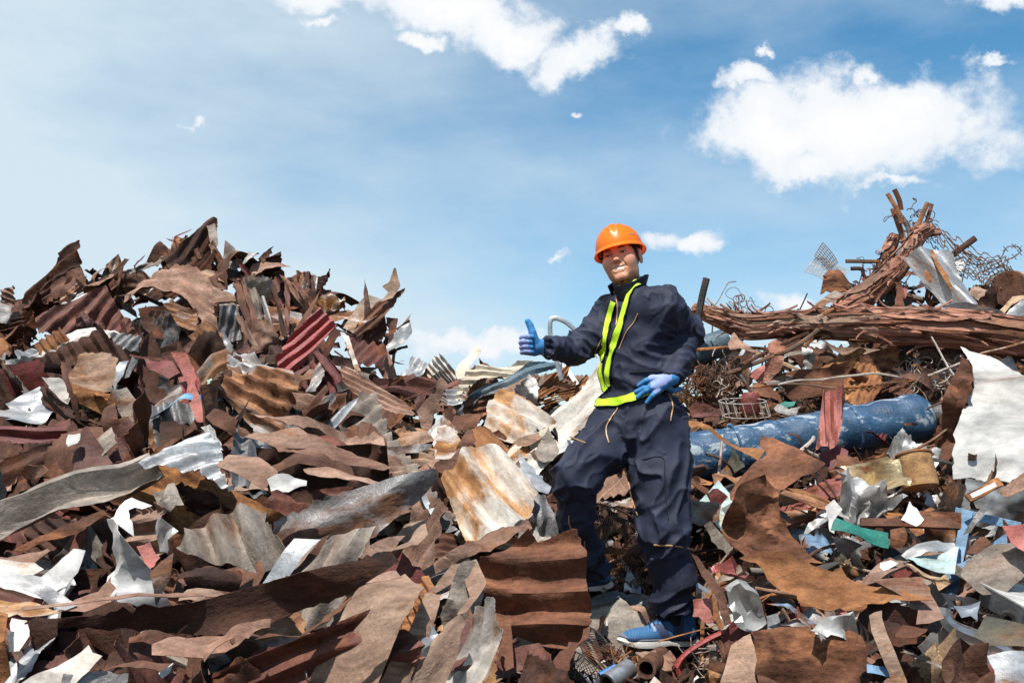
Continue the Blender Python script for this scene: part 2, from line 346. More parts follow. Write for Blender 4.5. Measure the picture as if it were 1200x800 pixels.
# ------------------------------------------------------------------ sheets
def inside(poly, pts):
    x, y = pts[:, 0], pts[:, 1]; r = np.zeros(len(pts), bool); n = len(poly)
    for i in range(n):
        x1, y1 = poly[i]; x2, y2 = poly[(i+1) % n]
        if y1 == y2: continue
        c = ((y1 > y) != (y2 > y)) & (x < (x2-x1)*(y-y1)/(y2-y1)+x1); r ^= c
    return r
def vtri(p, seed):
    """piecewise-linear noise: flat facets meeting in sharp creases"""
    i = np.floor(p).astype(np.int64); f = p-i; x, y = i[:, 0], i[:, 1]; zz = np.zeros_like(x); fx, fy = f[:, 0], f[:, 1]
    a, b, c, d = _h(x, y, zz, seed), _h(x+1, y, zz, seed), _h(x, y+1, zz, seed), _h(x+1, y+1, zz, seed)
    return np.where(fx+fy < 1, a+(b-a)*fx+(c-a)*fy, d+(c-d)*(1-fx)+(b-d)*(1-fy))
def sheet_verts(poly, step=.02, ang=0.0, pitch=0.0, amp=0.0, prof='sine', folds=3, fold_s=.25, crum=.016, cs=7.0, jag=.006, bend=(0, 0), curl=0.006, seed=0):
    """flat outline (metres) -> displaced triangle mesh. ang = lengthwise direction of the ribs in degrees"""
    rg = np.random.default_rng(seed+11); poly = np.array(poly, float); c = poly.mean(0)
    size = float(np.max(np.ptp(poly, axis=0)))
    step = max(step, size/70)
    st2 = step
    if pitch > 0:
        step = min(step, pitch/7.0); step = max(step, size/110); st2 = step*2.2
    crum = crum*(.8+1.7*min(size, .8)); fold_s = fold_s*1.5; amp = amp*(1.3 if pitch < .09 else 1.75)
    out = []
    straight = rg.random(len(poly)) < .6
    n = len(poly); el = max(step*.9, size/90)
    for i in range(n):
        a, b = poly[i], poly[(i+1) % n]; d = b-a; L = np.hypot(*d); k = max(1, int(L/el)); nr = np.array([-d[1], d[0]])/max(L, 1e-6)
        for j in range(k):
            t = j/k; p = a+d*t
            w = math.sin(math.pi*min(1, t*1.0)) ** .5 if j else 0
            q = np.array([[p[0]*18, p[1]*18, seed*.37]]); q2 = q*3.6
            p = p+nr*jag*w*(.18 if straight[i] else 1.25)*(float(vn(q, 5)[0])*.8+float(vn(q2, 6)[0])*1.5+max(0., float(vn(q2*1.9, 8)[0])-.3)*3.5)
            out.append(p)
    B = np.array(out); ca, sa = math.cos(R(ang)), math.sin(R(ang)); e1 = np.array([ca, sa]); e2 = np.array([-sa, ca])
    lo = np.array([(B@e1).min(), (B@e2).min()]); hi = np.array([(B@e1).max(), (B@e2).max()])
    A1 = np.arange(lo[0]+st2*.5, hi[0], st2); A2 = np.arange(lo[1]+step*.5, hi[1], step)
    G1, G2 = np.meshgrid(A1, A2); 
    G = G1.reshape(-1, 1)*e1+G2.reshape(-1, 1)*e2
    if not pitch: G = G+rg.uniform(-.25, .25, G.shape)*step
    G = G[inside(B, G)]
    if len(G):
        dm = np.full(len(G), 9.0)
        for i in range(len(B)):
            a = B[i]; b = B[(i+1) % len(B)]; ab = b-a; l2 = max(float(ab@ab), 1e-12)
            t = np.clip(((G-a)@ab)/l2, 0, 1); dm = np.minimum(dm, np.hypot(*(G-a-t[:, None]*ab).T))
        G = G[dm > step*.45]
    pts = np.vstack([B, G]) if len(G) else B
    nb = len(B)
    ra_ = st2/step; pa = np.column_stack([(pts@e1)/ra_, pts@e2])       # triangulate in stretched space so triangles follow the ribs
    r = delaunay_2d_cdt([Vector(p) for p in pa], [(i, (i+1) % nb) for i in range(nb)], [], 1, 1e-7)
    v2 = np.array([tuple(p) for p in r[0]]); v2 = v2[:, :1]*ra_*e1+v2[:, 1:]*e2; faces = [tuple(f) for f in r[2]]
    # keep faces whose centre is inside the outline
    cen = np.array([v2[list(f)].mean(0) for f in faces]) if faces else np.zeros((0, 2))
    if len(cen): ok = inside(B, cen); faces = [f for f, k in zip(faces, ok) if k]
    used = sorted({i for f in faces for i in f}); mp = {k: i for i, k in enumerate(used)}; v2 = v2[used]; faces = [tuple(mp[i] for i in f) for f in faces]
    rel = v2-c; s = rel@e2; l = rel@e1
    z = np.zeros(len(v2)); p3 = np.column_stack([v2, np.full(len(v2), seed*1.7)])
    if pitch > 0:
        ph = s/pitch+.35*vn(p3*2.2, seed+3)*min(1, amp*60)
        if prof == 'sine': z += amp*np.sin(2*np.pi*ph)
        else:
            f = ph-np.floor(ph); z += amp*2*np.clip(np.minimum(f, 1-f)*9-1.6, 0, 1)
    for k in range(folds):
        a = rg.uniform(0, math.pi); o = rg.uniform(-.32, .32)*size; sl = rg.uniform(.4, 1)*fold_s*rg.choice([-1, 1])
        d = rel[:, 0]*math.cos(a)+rel[:, 1]*math.sin(a)-o
        z += sl*(np.sqrt(d*d+.00001)-abs(o)*.6)*.8
    if crum:
        q = p3*cs+.25*np.column_stack([vn(p3*cs*1.3, 5), vn(p3*cs*1.3, 6), np.zeros(len(p3))]); a = np.abs(vn(q, seed+21)); b = np.abs(vn(q*2.3+5, seed+22)); c3 = np.abs(vn(q*5.1+9, seed+23))
        env = .45+.9*np.clip(vn(p3*2.5, seed+30)+.3, 0, 1)
        an = rg.uniform(0, 3.14); ux = rel[:, 0]*math.cos(an)+rel[:, 1]*math.sin(an); uy = -rel[:, 0]*math.sin(an)+rel[:, 1]*math.cos(an)
        w1 = .12*vn(p3*3, seed+50)
        z += crum*env*(2.6*vtri(np.column_stack([ux*cs*.55+w1, uy*cs*1.1-w1]), seed+21)+1.2*vtri(np.column_stack([uy*cs*1.7, ux*cs*2.6]), seed+24)+.30*(.4-c3))
    z += bend[0]*rel[:, 0]**2+bend[1]*rel[:, 1]**2
    if curl:
        # edges kick up or down where torn
        dm = np.full(len(v2), 9.0)
        for i in range(0, nb):
            a = B[i]; b = B[(i+1) % nb]; ab = b-a; l2 = max(float(ab@ab), 1e-12)
            t = np.clip(((v2-a)@ab)/l2, 0, 1); dm = np.minimum(dm, np.hypot(*(v2-a-t[:, None]*ab).T))
        w = np.exp(-(dm/(.035+.05*size))**2); z += curl*w*(vn(p3*6, seed+40)*1.3+.15)
    z -= z.mean()
    return v2, z, faces
def solid(v, faces, th):
    """thicken an open sheet; v Nx3"""
    v = np.asarray(v, float); f = np.array([x[:3] for x in faces]); 
    nn = np.cross(v[f[:, 1]]-v[f[:, 0]], v[f[:, 2]]-v[f[:, 0]]); vnrm = np.zeros_like(v)
    for k in range(3): np.add.at(vnrm, f[:, k], nn)
    vnrm /= np.maximum(np.linalg.norm(vnrm, axis=1, keepdims=True), 1e-12)
    N = len(v); V = np.vstack([v, v-vnrm*th]); F = [tuple(x) for x in faces]+[tuple(N+i for i in reversed(x)) for x in faces]
    cnt = {}
    for x in faces:
        for i in range(len(x)):
            e = (x[i], x[(i+1) % len(x)]); cnt[e] = 1
    rim = [e for e in cnt if (e[1], e[0]) not in cnt]
    F += [(b, a, a+N, b+N) for a, b in rim]
    return V, F
def sheet_mesh(name, poly, th=.0016, sharp=38, **kw):
    v2, z, f = sheet_verts(poly, **kw); V, F = solid(np.column_stack([v2, z]), f, th)
    return mesh_from(name, V, F, True, sharp)

HEROES = []      # (px, py, short description) used to describe small pieces by their neighbour
def frame_for(n):
    n = Vector(n).normalized(); X = (cR-n*cR.dot(n)).normalized(); Yv = n.cross(X); return X, Yv, n
def sheet(name, label, cat, mat, poly, n=(0, -1, .8), off=.2, Y=None, through=None, short=None, group=None, th=.0016, base=None, **kw):
    """one sheet of metal: outline read off the photograph, laid on its own plane in the heap"""
    if base: ox, oy, sc = base; poly = [(ox+x/sc, oy+y/sc) for x, y in poly]
    cx = sum(p[0] for p in poly)/len(poly); cy = sum(p[1] for p in poly)/len(poly)
    if Y is None: Y = hit(cx, cy)-off
    X, Yv, nz = frame_for(n); L2 = []
    an_ = R(kw.pop('ang', 0.0)); X, Yv = X*math.cos(an_)+Yv*math.sin(an_), Yv*math.cos(an_)-X*math.sin(an_)     # local x runs along the ribs
    if through is not None: Y = (P(*through)-CAM).dot(nz)/ray(cx, cy).dot(nz)
    c = P(cx, cy, Y)
    for (px, py) in poly:
        d = ray(px, py); dn = d.dot(nz)
        t = (c-CAM).dot(nz)/dn if abs(dn) > .18 else Y
        t = min(max(t, Y-.8), Y+.8)
        q = CAM+d*t-c; L2.append((q.dot(X), q.dot(Yv)))
    kw.setdefault('seed', len(HEROES)*7+3)
    me = sheet_mesh(name, L2, th=th, **kw)
    o = link(name, me, MATS[mat]); M = Matrix((X, Yv, nz)).transposed().to_4x4(); M.translation = c; o.matrix_world = M
    tag(o, label, cat, group); HEROES.append((cx, cy, short or label)); return o
def HY(px, py, off=.3): return hit(px, py)-off
def depthY(px, py, Y=None, off=.15): return Y if Y is not None else hit(px, py)-off
def rod(name, label, cat, mat, pts, r, base=None, n=7, sub=5, off=.15, Y=None, group=None, short=None, flat=None, wob=0.0, parent=None):
    """pts: (x, y[, dY]) in pixels; tube of radius r metres"""
    if base: ox, oy, sc = base; pts = [(ox+p[0]/sc, oy+p[1]/sc)+tuple(p[2:]) for p in pts]
    Yc = Y if Y is not None else min(hit(*p[:2]) for p in (pts[0], pts[len(pts)//2], pts[-1]))-off
    W = [P(p[0], p[1], Yc+(p[2] if len(p) > 2 else 0)) for p in pts]
    W = smooth_path(W, sub) if len(W) > 2 else [W[0]+(W[1]-W[0])*k/8 for k in range(9)]
    if wob: W = [w+Vector((mnoise.noise(w*5), mnoise.noise(w*5+Vector((9, 0, 0))), mnoise.noise(w*5+Vector((0, 9, 0)))))*wob for w in W]
    mb = MB(); mb.tube(W, r, n, True, flat)
    o0 = W[len(W)//2]
    if parent is not None: return mb.build(name, MATS[mat], parent, origin=o0-parent.location)
    o = mb.build(name, MATS[mat], None, origin=o0); tag(o, label, cat, group)
    HEROES.append((sum(p[0] for p in pts)/len(pts), sum(p[1] for p in pts)/len(pts), short or label)); return o
# ------------------------------------------------------------------ traced pieces
A = (0, 240, 2.667); B = (250, 240, 2.667); C = (0, 500, 2.667); D = (250, 500, 2.667); E = (480, 500, 2.667)
F = (750, 500, 2.667); G = (950, 500, 2.667); HH = (800, 210, 2.5); K = (480, 380, 4.446); Q = (1000, 210, 4.0)
S5 = (800, 380, 5.0); T5 = (1000, 540, 5.0); U5 = (1000, 660, 5.715); W5 = (620, 660, 5.0); X5 = (820, 540, 5.0)
def sc(label, mat, poly, base, n=(0, -1, .8), off=.2, name='torn_sheet', cat='scrap sheet', **k): return sheet(name, label, cat, mat, poly, n=n, off=off, base=base, **k)
def co(label, mat, poly, base, n=(0, -1, .8), off=.2, **k):
    k.setdefault('pitch', .07); k.setdefault('amp', .009); k.setdefault('crum', .006); return sheet('corrugated_sheet', label, 'corrugated sheet', mat, poly, n=n, off=off, base=base, **k)

# --- upper left slope
co('dark rusty sheet peaking at the far left of the skyline', 'rust_dark', [(0,372),(60,320),(100,270),(195,200),(258,132),(272,150),(262,200),(275,235),(235,300),(180,312),(110,370),(60,425),(0,455)], A, n=(-.2,-1,.55), off=.3, ang=38, pitch=.11, amp=.014, folds=4, fold_s=.4, jag=.014, curl=.03, short='the far left peak')
sc('brown folded sheet leaning below the far left peak', 'rust_brown', [(150,235),(255,195),(272,240),(232,302),(165,300)], A, n=(.2,-1,.5), off=.42, crum=.02)
sc('narrow pale grey channel strip below the far left peak', 'galv', [(222,303),(310,225),(328,238),(242,312)], A, n=(-.2,-1,.9), off=.5, name='metal_strip', cat='metal strip', jag=.001, crum=.002, folds=0, pitch=.04, amp=.005, ang=42, short='the pale channel strip')
co('broad domed rust-pink corrugated sheet high on the left slope', 'rust_pink', [(368,262),(385,232),(470,195),(545,183),(620,213),(670,268),(684,300),(665,382),(625,345),(590,315),(530,288),(470,268)], A, n=(-.05,-1,1.0), off=.55, ang=-28, pitch=.12, amp=.011, folds=3, fold_s=.25, bend=(-.5,-.5), jag=.006, short='the domed pink sheet')
co('large dark maroon corrugated sheet under the domed pink sheet', 'rust_maroon', [(120,370),(190,330),(330,250),(375,330),(440,380),(430,410),(380,425),(290,392),(130,418)], A, n=(.15,-1,.35), off=.42, ang=60, pitch=.085, amp=.012, folds=2, short='the dark maroon sheet')
co('dark brown corrugated sheet forming the summit of the left slope', 'rust_dark', [(500,162),(560,130),(620,88),(650,62),(678,64),(678,122),(660,168),(610,192),(520,187)], A, n=(.3,-1,.6), off=.4, ang=70, pitch=.08, amp=.012, bend=(.6,0), short='the summit sheet')
sc('upright grey edge flap at the summit of the left slope', 'tan_grey', [(648,66),(676,62),(680,120),(662,165),(655,110)], A, n=(-.6,-1,.4), off=.47, folds=1, crum=.005)
sc('dark triangular sheet left of the summit sheet', 'rust_dark', [(445,182),(500,115),(531,140),(492,188)], A, n=(.2,-1,.3), off=.4, crum=.015)
sc('small orange-brown curled scrap on top of the summit sheet', 'rust_orange', [(548,120),(580,97),(620,95),(600,118),(560,135)], A, n=(0,-1,1), off=.3, curl=.03)
co('small finely ribbed brown sheet on the left slope', 'rust_orange', [(112,450),(180,375),(252,460),(212,530),(150,492)], A, n=(-.1,-1,.45), off=.55, ang=-50, pitch=.045, amp=.009, short='the finely ribbed brown sheet')
sc('flat tan square plate in the middle of the left slope', 'tan', [(215,530),(250,470),(330,465),(372,485),(350,580),(300,590),(225,567)], A, n=(-.05,-1,.75), off=.62, crum=.006, folds=1, fold_s=.1, short='the tan square plate')
sc('rust-brown bent sheet just below the tan square plate', 'rust_orange', [(225,560),(300,580),(348,590),(318,652),(250,622)], A, n=(.2,-1,.1), off=.55, crum=.02)
co('small grey corrugated offcut behind the tan square plate', 'galv_dark', [(338,395),(440,408),(432,457),(368,452)], A, n=(0,-1,.4), off=.38, ang=60, pitch=.05, amp=.008)
sc('stack of short grey sheets under the domed pink sheet', 'galv_rust', [(515,325),(612,320),(617,387),(560,388),(545,360)], A, n=(-.2,-1,.9), off=.46, pitch=.05, amp=.008, ang=0)
sc('dark orange-brown sheet below the domed pink sheet', 'rust_dark', [(430,320),(512,314),(560,390),(590,420),(490,425),(445,380)], A, n=(.2,-1,.25), off=.4)
sc('long maroon upright strip leaning among the green and blue scraps', 'red_pale', [(535,462),(575,455),(615,560),(650,640),(655,692),(630,690),(590,600)], A, n=(-.3,-1,.4), off=.8, name='metal_strip', cat='metal strip', jag=.003, crum=.004, folds=1, short='the long maroon strip')
sc('grey pointed tail lying under the long maroon strip', 'galv_dark', [(628,695),(655,685),(690,740),(696,755),(660,730)], A, n=(-.3,-1,.4), off=.72, crum=.006, name='metal_strip', cat='metal strip')
sc('red torn sheet left of the long maroon strip', 'red_dark', [(446,470),(540,490),(562,520),(530,545),(470,525)], A, n=(0,-1,.6), off=.6, curl=.02)
sc('crushed dark red panel behind the long maroon strip', 'red', [(555,535),(612,520),(642,600),(605,682),(552,680),(575,600)], A, n=(.2,-1,.3), off=.55, crum=.03, folds=5)
sc('pale mint green crumpled sheet on the left slope', 'mint', [(640,542),(700,545),(722,572),(692,602),(738,640),(732,665),(700,640),(665,612)], A, n=(-.1,-1,.6), off=.55, crum=.025, jag=.012, short='the mint green sheet')
sc('bright blue twisted sheet left of the mint green sheet', 'blue_sheet', [(455,668),(500,605),(550,625),(600,615),(690,583),(645,617),(560,642),(520,652)], A, n=(-.1,-1,.9), off=.65, crum=.02, folds=4, fold_s=.5, short='the bright blue twisted sheet')
sc('wide pale grey panel at the left edge of the picture', 'galv', [(-40,650),(60,590),(120,555),(152,600),(202,625),(130,690),(-40,695)], A, n=(-.05,-1,1.1), off=.55, folds=2, fold_s=.25, crum=.008, short='the pale grey left panel')
co('long dark red ribbed sheet at the left edge below the pale grey panel', 'red_dark', [(-40,685),(170,685),(217,715),(192,747),(-40,752)], A, n=(0,-1,.5), off=.7, ang=-3, pitch=.07, amp=.014, prof='rib', folds=0, crum=.006, short='the dark red ribbed sheet')
sc('curved grey flap standing left of the finely ribbed sheet', 'galv_dark', [(-5,500),(50,450),(58,500),(30,545),(0,585)], A, n=(-.5,-1,.4), off=.5, bend=(2,0))
sc('small grey bent offcut right of the tan square plate', 'galv_dark', [(385,545),(410,470),(432,490),(405,540)], A, n=(-.3,-1,.5), off=.55, folds=2)
sc('silvery crumpled offcut right of the tan square plate', 'silver', [(350,560),(372,490),(395,475),(385,545),(365,585)], A, n=(-.3,-1,.6), off=.52, crum=.03)
sc('brown upright bent plate below the bright blue sheet', 'rust_brown', [(320,640),(355,590),(375,680),(408,668),(412,750),(330,765),(318,700)], A, n=(0,-1,.45), off=.6, folds=4, fold_s=.4, short='the brown upright bent plate')
sc('grey-brown plate between the tan plate and the bright blue sheet', 'tan_grey', [(348,590),(402,580),(432,620),(446,680),(412,690),(380,660)], A, n=(0,-1,.5), off=.5)
sc('small white torn scrap above the pale grey left panel', 'white_rust', [(140,560),(200,553),(217,600),(180,606)], A, n=(0,-1,.9), off=.5, curl=.02)
sc('small bright white flap under the dark red ribbed sheet', 'white', [(205,742),(215,720),(252,714),(242,745),(212,755)], A, n=(-.2,-1,.8), off=.8, crum=.006)
sc('grey faceted sheet at the right shoulder of the summit', 'galv_rust', [(15,165),(45,128),(85,148),(150,163),(142,192),(90,192),(50,188)], B, n=(-.2,-1,.7), off=.45, folds=5, fold_s=.4, short='the grey faceted sheet')
sc('dark curled tip pointing up right of the grey faceted sheet', 'rust_dark', [(140,165),(190,128),(175,160),(155,185)], B, n=(.3,-1,.4), off=.35)
co('lit pink-brown flat strip running right from the domed pink sheet', 'rust_pink', [(0,258),(60,280),(75,318),(20,305),(-20,290)], B, n=(0,-1,1), off=.5, ang=-15)
# --- upper middle: standing sheets
co('tall leaning brown ribbed plank in the upright bundle', 'rust_brown', [(60,247),(90,238),(135,350),(182,465),(165,497),(130,430),(95,340)], B, n=(-.5,-1,.25), off=.55, ang=-65, pitch=.05, amp=.009, folds=0, short='the tall brown ribbed plank')
co('grey-brown upright sheet behind the tall ribbed plank', 'tan_grey', [(92,230),(132,213),(152,330),(150,385),(125,370)], B, n=(.5,-1,.2), off=.45, ang=-75, pitch=.06, amp=.009, folds=0)
sc('dark grey sheet hanging left of the tall ribbed plank', 'galv_dark', [(20,320),(70,312),(90,420),(60,430),(15,400)], B, n=(.3,-1,.1), off=.4, pitch=.05, amp=.006, ang=80)
for i, (p, m, lab) in enumerate([([(205,216),(226,226),(332,330),(305,352),(255,290)], 'rust_pink', 'upper pale brown slat leaning onto the bright red ribbed sheet'),
        ([(240,240),(255,232),(400,405),(385,415),(320,340)], 'rust_brown', 'lower narrow brown slat passing behind the bright red ribbed sheet'),
        ([(180,250),(192,246),(232,410),(218,415)], 'rust_dark', 'thin dark slat standing between ribbed plank and grey column'),
        ([(222,235),(236,232),(240,400),(225,405)], 'rust_maroon', 'thin maroon slat standing below the tall grey column'),
        ([(145,290),(160,285),(205,440),(190,450)], 'galv_dark', 'thin grey slat leaning right of the ribbed plank'),
        ([(70,350),(88,345),(140,440),(125,445)], 'rust_pink', 'short pinkish slat leaning left of the ribbed plank')]):
    sc(lab, m, p, B, n=(-.3,-1,.35), off=.5+.03*i, name='metal_strip', cat='metal strip', jag=.002, crum=.003, folds=0, pitch=.05, amp=.005, ang=-65)
co('tall grey-brown curved column of sheet on the skyline', 'galv_rust', [(258,205),(282,200),(300,212),(326,225),(318,300),(290,285),(262,240)], B, n=(.2,-1,.3), off=.35, ang=85, pitch=.06, amp=.012, short='the tall grey column')
co('dark brown sheet beside the tall grey column', 'rust_dark', [(286,205),(300,200),(318,215),(310,290),(292,280)], B, n=(.6,-1,.3), off=.42, ang=85, pitch=.05, amp=.01)
sc('crumpled dirty white bundle on the skyline', 'white_rust', [(320,300),(360,287),(405,293),(417,320),(380,347),(340,332)], B, n=(0,-1,.7), off=.4, crum=.05, cs=12, curl=.03, short='the dirty white bundle')
sc('grey-brown flat plate leaning under the right skyline peak', 'tan_grey', [(402,380),(450,300),(475,272),(527,300),(502,380),(462,412)], B, n=(-.2,-1,.55), off=.45, folds=1, crum=.006, short='the grey-brown leaning plate')
co('long brown sheet rising right to a bent point', 'rust_brown', [(430,388),(510,310),(600,260),(562,330),(512,382),(440,402)], B, n=(.1,-1,.4), off=.52, ang=40, pitch=.06, amp=.01)
sc('thin curled spike at the right skyline peak', 'tan', [(528,252),(550,240),(563,203),(570,205),(584,255),(560,292),(520,303),(548,270)], B, n=(.2,-1,.4), off=.42, curl=.03, folds=2, short='the curled spike')
sc('maroon plate below the curled spike', 'rust_maroon', [(500,355),(530,345),(545,385),(525,430),(498,425)], B, n=(.3,-1,.3), off=.45)
sc('small brown plate right of the maroon plate', 'rust_brown', [(540,360),(578,354),(570,395),(545,400)], B, n=(.1,-1,.5), off=.42)
co('bright red ribbed roofing sheet leaning diagonally', 'red', [(175,497),(205,448),(335,323),(390,380),(240,532)], B, n=(-.1,-1,.5), off=.8, ang=46, pitch=.062, amp=.013, prof='rib', folds=0, crum=.004, jag=.003, short='the bright red ribbed sheet')
co('brown corrugated sheet with white stained edge right of the red sheet', 'rust_maroon', [(408,410),(440,405),(540,440),(552,520),(472,522),(430,482)], B, n=(0,-1,1), off=.72, ang=70, pitch=.075, amp=.013, bend=(-.6,0), short='the white-edged brown sheet')
sc('pale stained edge strip on the brown corrugated sheet', 'white_rust', [(404,408),(424,412),(445,480),(462,520),(440,512),(428,470)], B, n=(-.3,-1,.8), off=.78, name='metal_strip', cat='metal strip')
co('long dark maroon ridge capping lying across the right slope', 'rust_maroon', [(500,545),(600,560),(690,528),(702,570),(620,602),(520,592)], B, n=(0,-1,.7), off=.7, ang=-2, pitch=.1, amp=.012, bend=(.4,0), short='the maroon ridge capping')
sc('pale grey leaf-shaped flap standing on the right shoulder', 'galv', [(583,542),(600,505),(620,475),(667,490),(642,547)], B, n=(-.1,-1,.7), off=.5, pitch=.06, amp=.005, ang=60, short='the grey leaf-shaped flap')
sc('grey-white bent flap below the right skyline peak', 'galv', [(533,432),(590,395),(618,385),(622,402),(600,422),(545,452)], B, n=(-.1,-1,.9), off=.4, curl=.02)
sc('dark curved scrap on the right skyline shoulder', 'rust_dark', [(570,385),(612,366),(618,380),(590,398)], B, n=(.2,-1,.6), off=.35, curl=.03)
co('pinkish ribbed sheet sloping to the right below the red sheet', 'rust_pink', [(380,532),(420,520),(520,570),(600,610),(630,655),(570,647),(480,610),(430,582)], B, n=(-.05,-1,.8), off=.8, ang=-28, pitch=.03, amp=.005, short='the pinkish ribbed sheet')
sc('jagged brown ledge left of the pinkish ribbed sheet', 'rust_pink', [(240,540),(300,522),(380,520),(420,540),(350,535),(290,542),(250,552)], B, n=(0,-1,1.1), off=.8, jag=.01)
for i, (p, m, lab) in enumerate([([(285,590),(330,488),(350,512),(322,600),(300,640)], 'galv_rust', 'grey corrugated stake standing under the red ribbed sheet'),
        ([(236,712),(300,620),(350,560),(362,572),(300,660),(258,712)], 'rust_brown', 'brown plank leaning under the red ribbed sheet'),
        ([(268,712),(352,600),(385,585),(380,610),(300,705)], 'galv_dark', 'grey plank leaning right of the brown plank'),
        ([(338,692),(400,640),(452,598),(432,642),(382,697)], 'galv', 'pale sheet end catching the sun beside the leaning planks')]):
    co(lab, m, p, B, n=(-.25,-1,.45), off=.72+.03*i, ang=52, pitch=.05, amp=.006, folds=0, jag=.004)
sc('dark box-like plate under the white-edged brown sheet', 'rust_dark', [(355,472),(430,476),(442,522),(370,532)], B, n=(.2,-1,.2), off=.6)
co('large crumpled galvanised sheet in the centre of the left slope', 'galv_rust', [(45,430),(85,425),(122,442),(140,480),(165,502),(250,522),(265,570),(285,600),(240,642),(232,700),(190,722),(150,727),(118,690),(90,660),(30,612),(50,560),(38,480)], B, n=(-.1,-1,.55), off=.85, ang=-28, pitch=.075, amp=.014, folds=5, fold_s=.3, crum=.02, jag=.012, curl=.02, short='the crumpled galvanised sheet')
sc('brown square scrap below the mint green sheet', 'rust_brown', [(0,630),(80,680),(60,712),(0,690),(-30,650)], B, n=(0,-1,.6), off=.8)
sc('torn white flap pointing down at the middle of the heap', 'white_rust', [(697,692),(740,690),(785,750),(752,802),(695,805)], B, n=(-.1,-1,.8), off=.85, jag=.01, crum=.01, short='the torn white flap')
sc('brown strip leaning left of the torn white flap', 'rust_pink', [(635,645),(720,555),(738,570),(682,642),(672,720),(660,725)], B, n=(-.2,-1,.5), off=.65)
# --- stack of ledges in the centre left
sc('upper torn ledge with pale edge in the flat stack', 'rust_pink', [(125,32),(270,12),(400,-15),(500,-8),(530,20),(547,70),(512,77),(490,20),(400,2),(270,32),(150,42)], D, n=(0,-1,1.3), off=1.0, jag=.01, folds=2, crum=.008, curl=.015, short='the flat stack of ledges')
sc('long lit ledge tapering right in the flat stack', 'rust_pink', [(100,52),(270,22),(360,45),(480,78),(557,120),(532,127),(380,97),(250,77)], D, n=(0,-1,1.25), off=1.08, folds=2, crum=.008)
sc('dark hollow plate inside the flat stack of ledges', 'rust_dark', [(140,60),(540,60),(540,190),(180,200)], D, n=(0,-1,-.15), off=.8)  # added dark sheet: its colour paints the shade in the hollow between ledges
sc('pinkish block-shaped plate at the left end of the flat stack', 'rust_pink', [(8,127),(45,75),(142,95),(202,140),(152,187),(80,152)], D, n=(-.1,-1,.9), off=1.12, folds=2, fold_s=.15, crum=.008)
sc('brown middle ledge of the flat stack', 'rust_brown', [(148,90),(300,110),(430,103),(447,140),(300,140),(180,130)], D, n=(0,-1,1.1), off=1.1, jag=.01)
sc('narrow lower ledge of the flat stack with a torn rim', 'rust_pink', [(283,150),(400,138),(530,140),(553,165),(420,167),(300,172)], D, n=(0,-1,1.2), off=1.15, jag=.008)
sc('small white torn scrap on the lower edge of the flat stack', 'white', [(168,165),(200,157),(292,165),(292,187),(215,197),(178,190)], D, n=(0,-1,1), off=1.2, jag=.012)
sc('thin grey stick-like strip at the right end of the flat stack', 'galv_dark', [(490,68),(640,60),(690,55),(640,80),(500,82)], D, n=(0,-1,1), off=1.1, name='metal_strip', cat='metal strip')
co('ragged grey corrugated half-sheet low on the left slope', 'tan_grey', [(204,639),(228,618),(255,601),(281,588),(297,590),(312,609),(327,630),(338,652),(321,665),(302,657),(291,667),(261,665),(225,655)], (0,0,1.0), n=(-.1,-1,.5), off=1.05, ang=-62, pitch=.085, amp=.017, bend=(-.5,0), jag=.01, folds=2, short='the ragged corrugated half-sheet')
co('large dark weathered sheet running down from the flat stack', 'galv_dark', [(170,360),(180,290),(420,200),(690,128),(702,160),(642,230),(520,330),(422,417),(340,402),(250,402)], D, n=(.1,-1,.15), off=.95, ang=28, pitch=.16, amp=.012, folds=3, short='the dark weathered sheet')
sc('blue-grey board leaning in the hollow of the left slope', 'galv', [(135,500),(255,353),(335,350),(212,492)], D, n=(-.1,-1,.6), off=1.15, jag=.002, crum=.003, folds=1, short='the blue-grey board')
sc('rusty brown edge board beside the blue-grey board', 'rust_brown', [(338,348),(366,338),(300,425),(235,487),(212,492)], D, n=(.2,-1,.5), off=1.18, jag=.006)
co('very long dark rusty sheet with a lit rim across the lower left', 'rust_dark', [(28,727),(90,722),(225,706),(250,700),(325,680),(407,661),(460,647),(470,659),(411,696),(360,712),(325,726),(250,745),(187,742),(110,738),(60,737)], (0,0,1.0), n=(.05,-1,.12), off=1.05, ang=15, pitch=.3, amp=.02, folds=1, short='the very long dark sheet')
sc('thin lit rim along the very long dark sheet', 'rust_pink', [(30,725),(225,704),(325,678),(407,659),(462,645),(468,651),(407,665),(325,684),(225,710),(32,731)], (0,0,1.0), n=(0,-1,1.2), off=1.1, name='metal_strip', cat='metal strip', jag=.006, crum=.005)  # paler rust colour paints the sunlit top edge of the dark sheet
sc('long narrow lit strip below the very long dark sheet', 'rust_brown', [(60,702),(200,652),(330,585),(430,523),(432,542),(330,592),(190,667),(70,718)], D, n=(0,-1,1), off=1.12, name='metal_strip', cat='metal strip', jag=.008, short='the long narrow lit strip')
sc('short rusty strip at the left end of the long narrow strip', 'rust_pink', [(-40,652),(185,618),(180,637),(60,672),(-40,700)], D, n=(0,-1,1), off=1.15, name='metal_strip', cat='metal strip', jag=.008)
sc('big tan folded sheet standing in the bottom centre foreground', 'tan', [(235,830),(330,690),(400,575),(450,490),(590,433),(665,520),(640,580),(600,650),(500,830)], D, n=(-.15,-1,.75), off=.75, folds=2, fold_s=.25, crum=.012, cs=5, jag=.004, short='the big tan folded sheet')
sc('side fold of the big tan sheet turned to the right', 'tan', [(663,520),(714,522),(690,600),(600,830),(505,830),(600,655)], D, n=(.65,-1,.45), off=.74, folds=0, crum=.006, jag=.004)
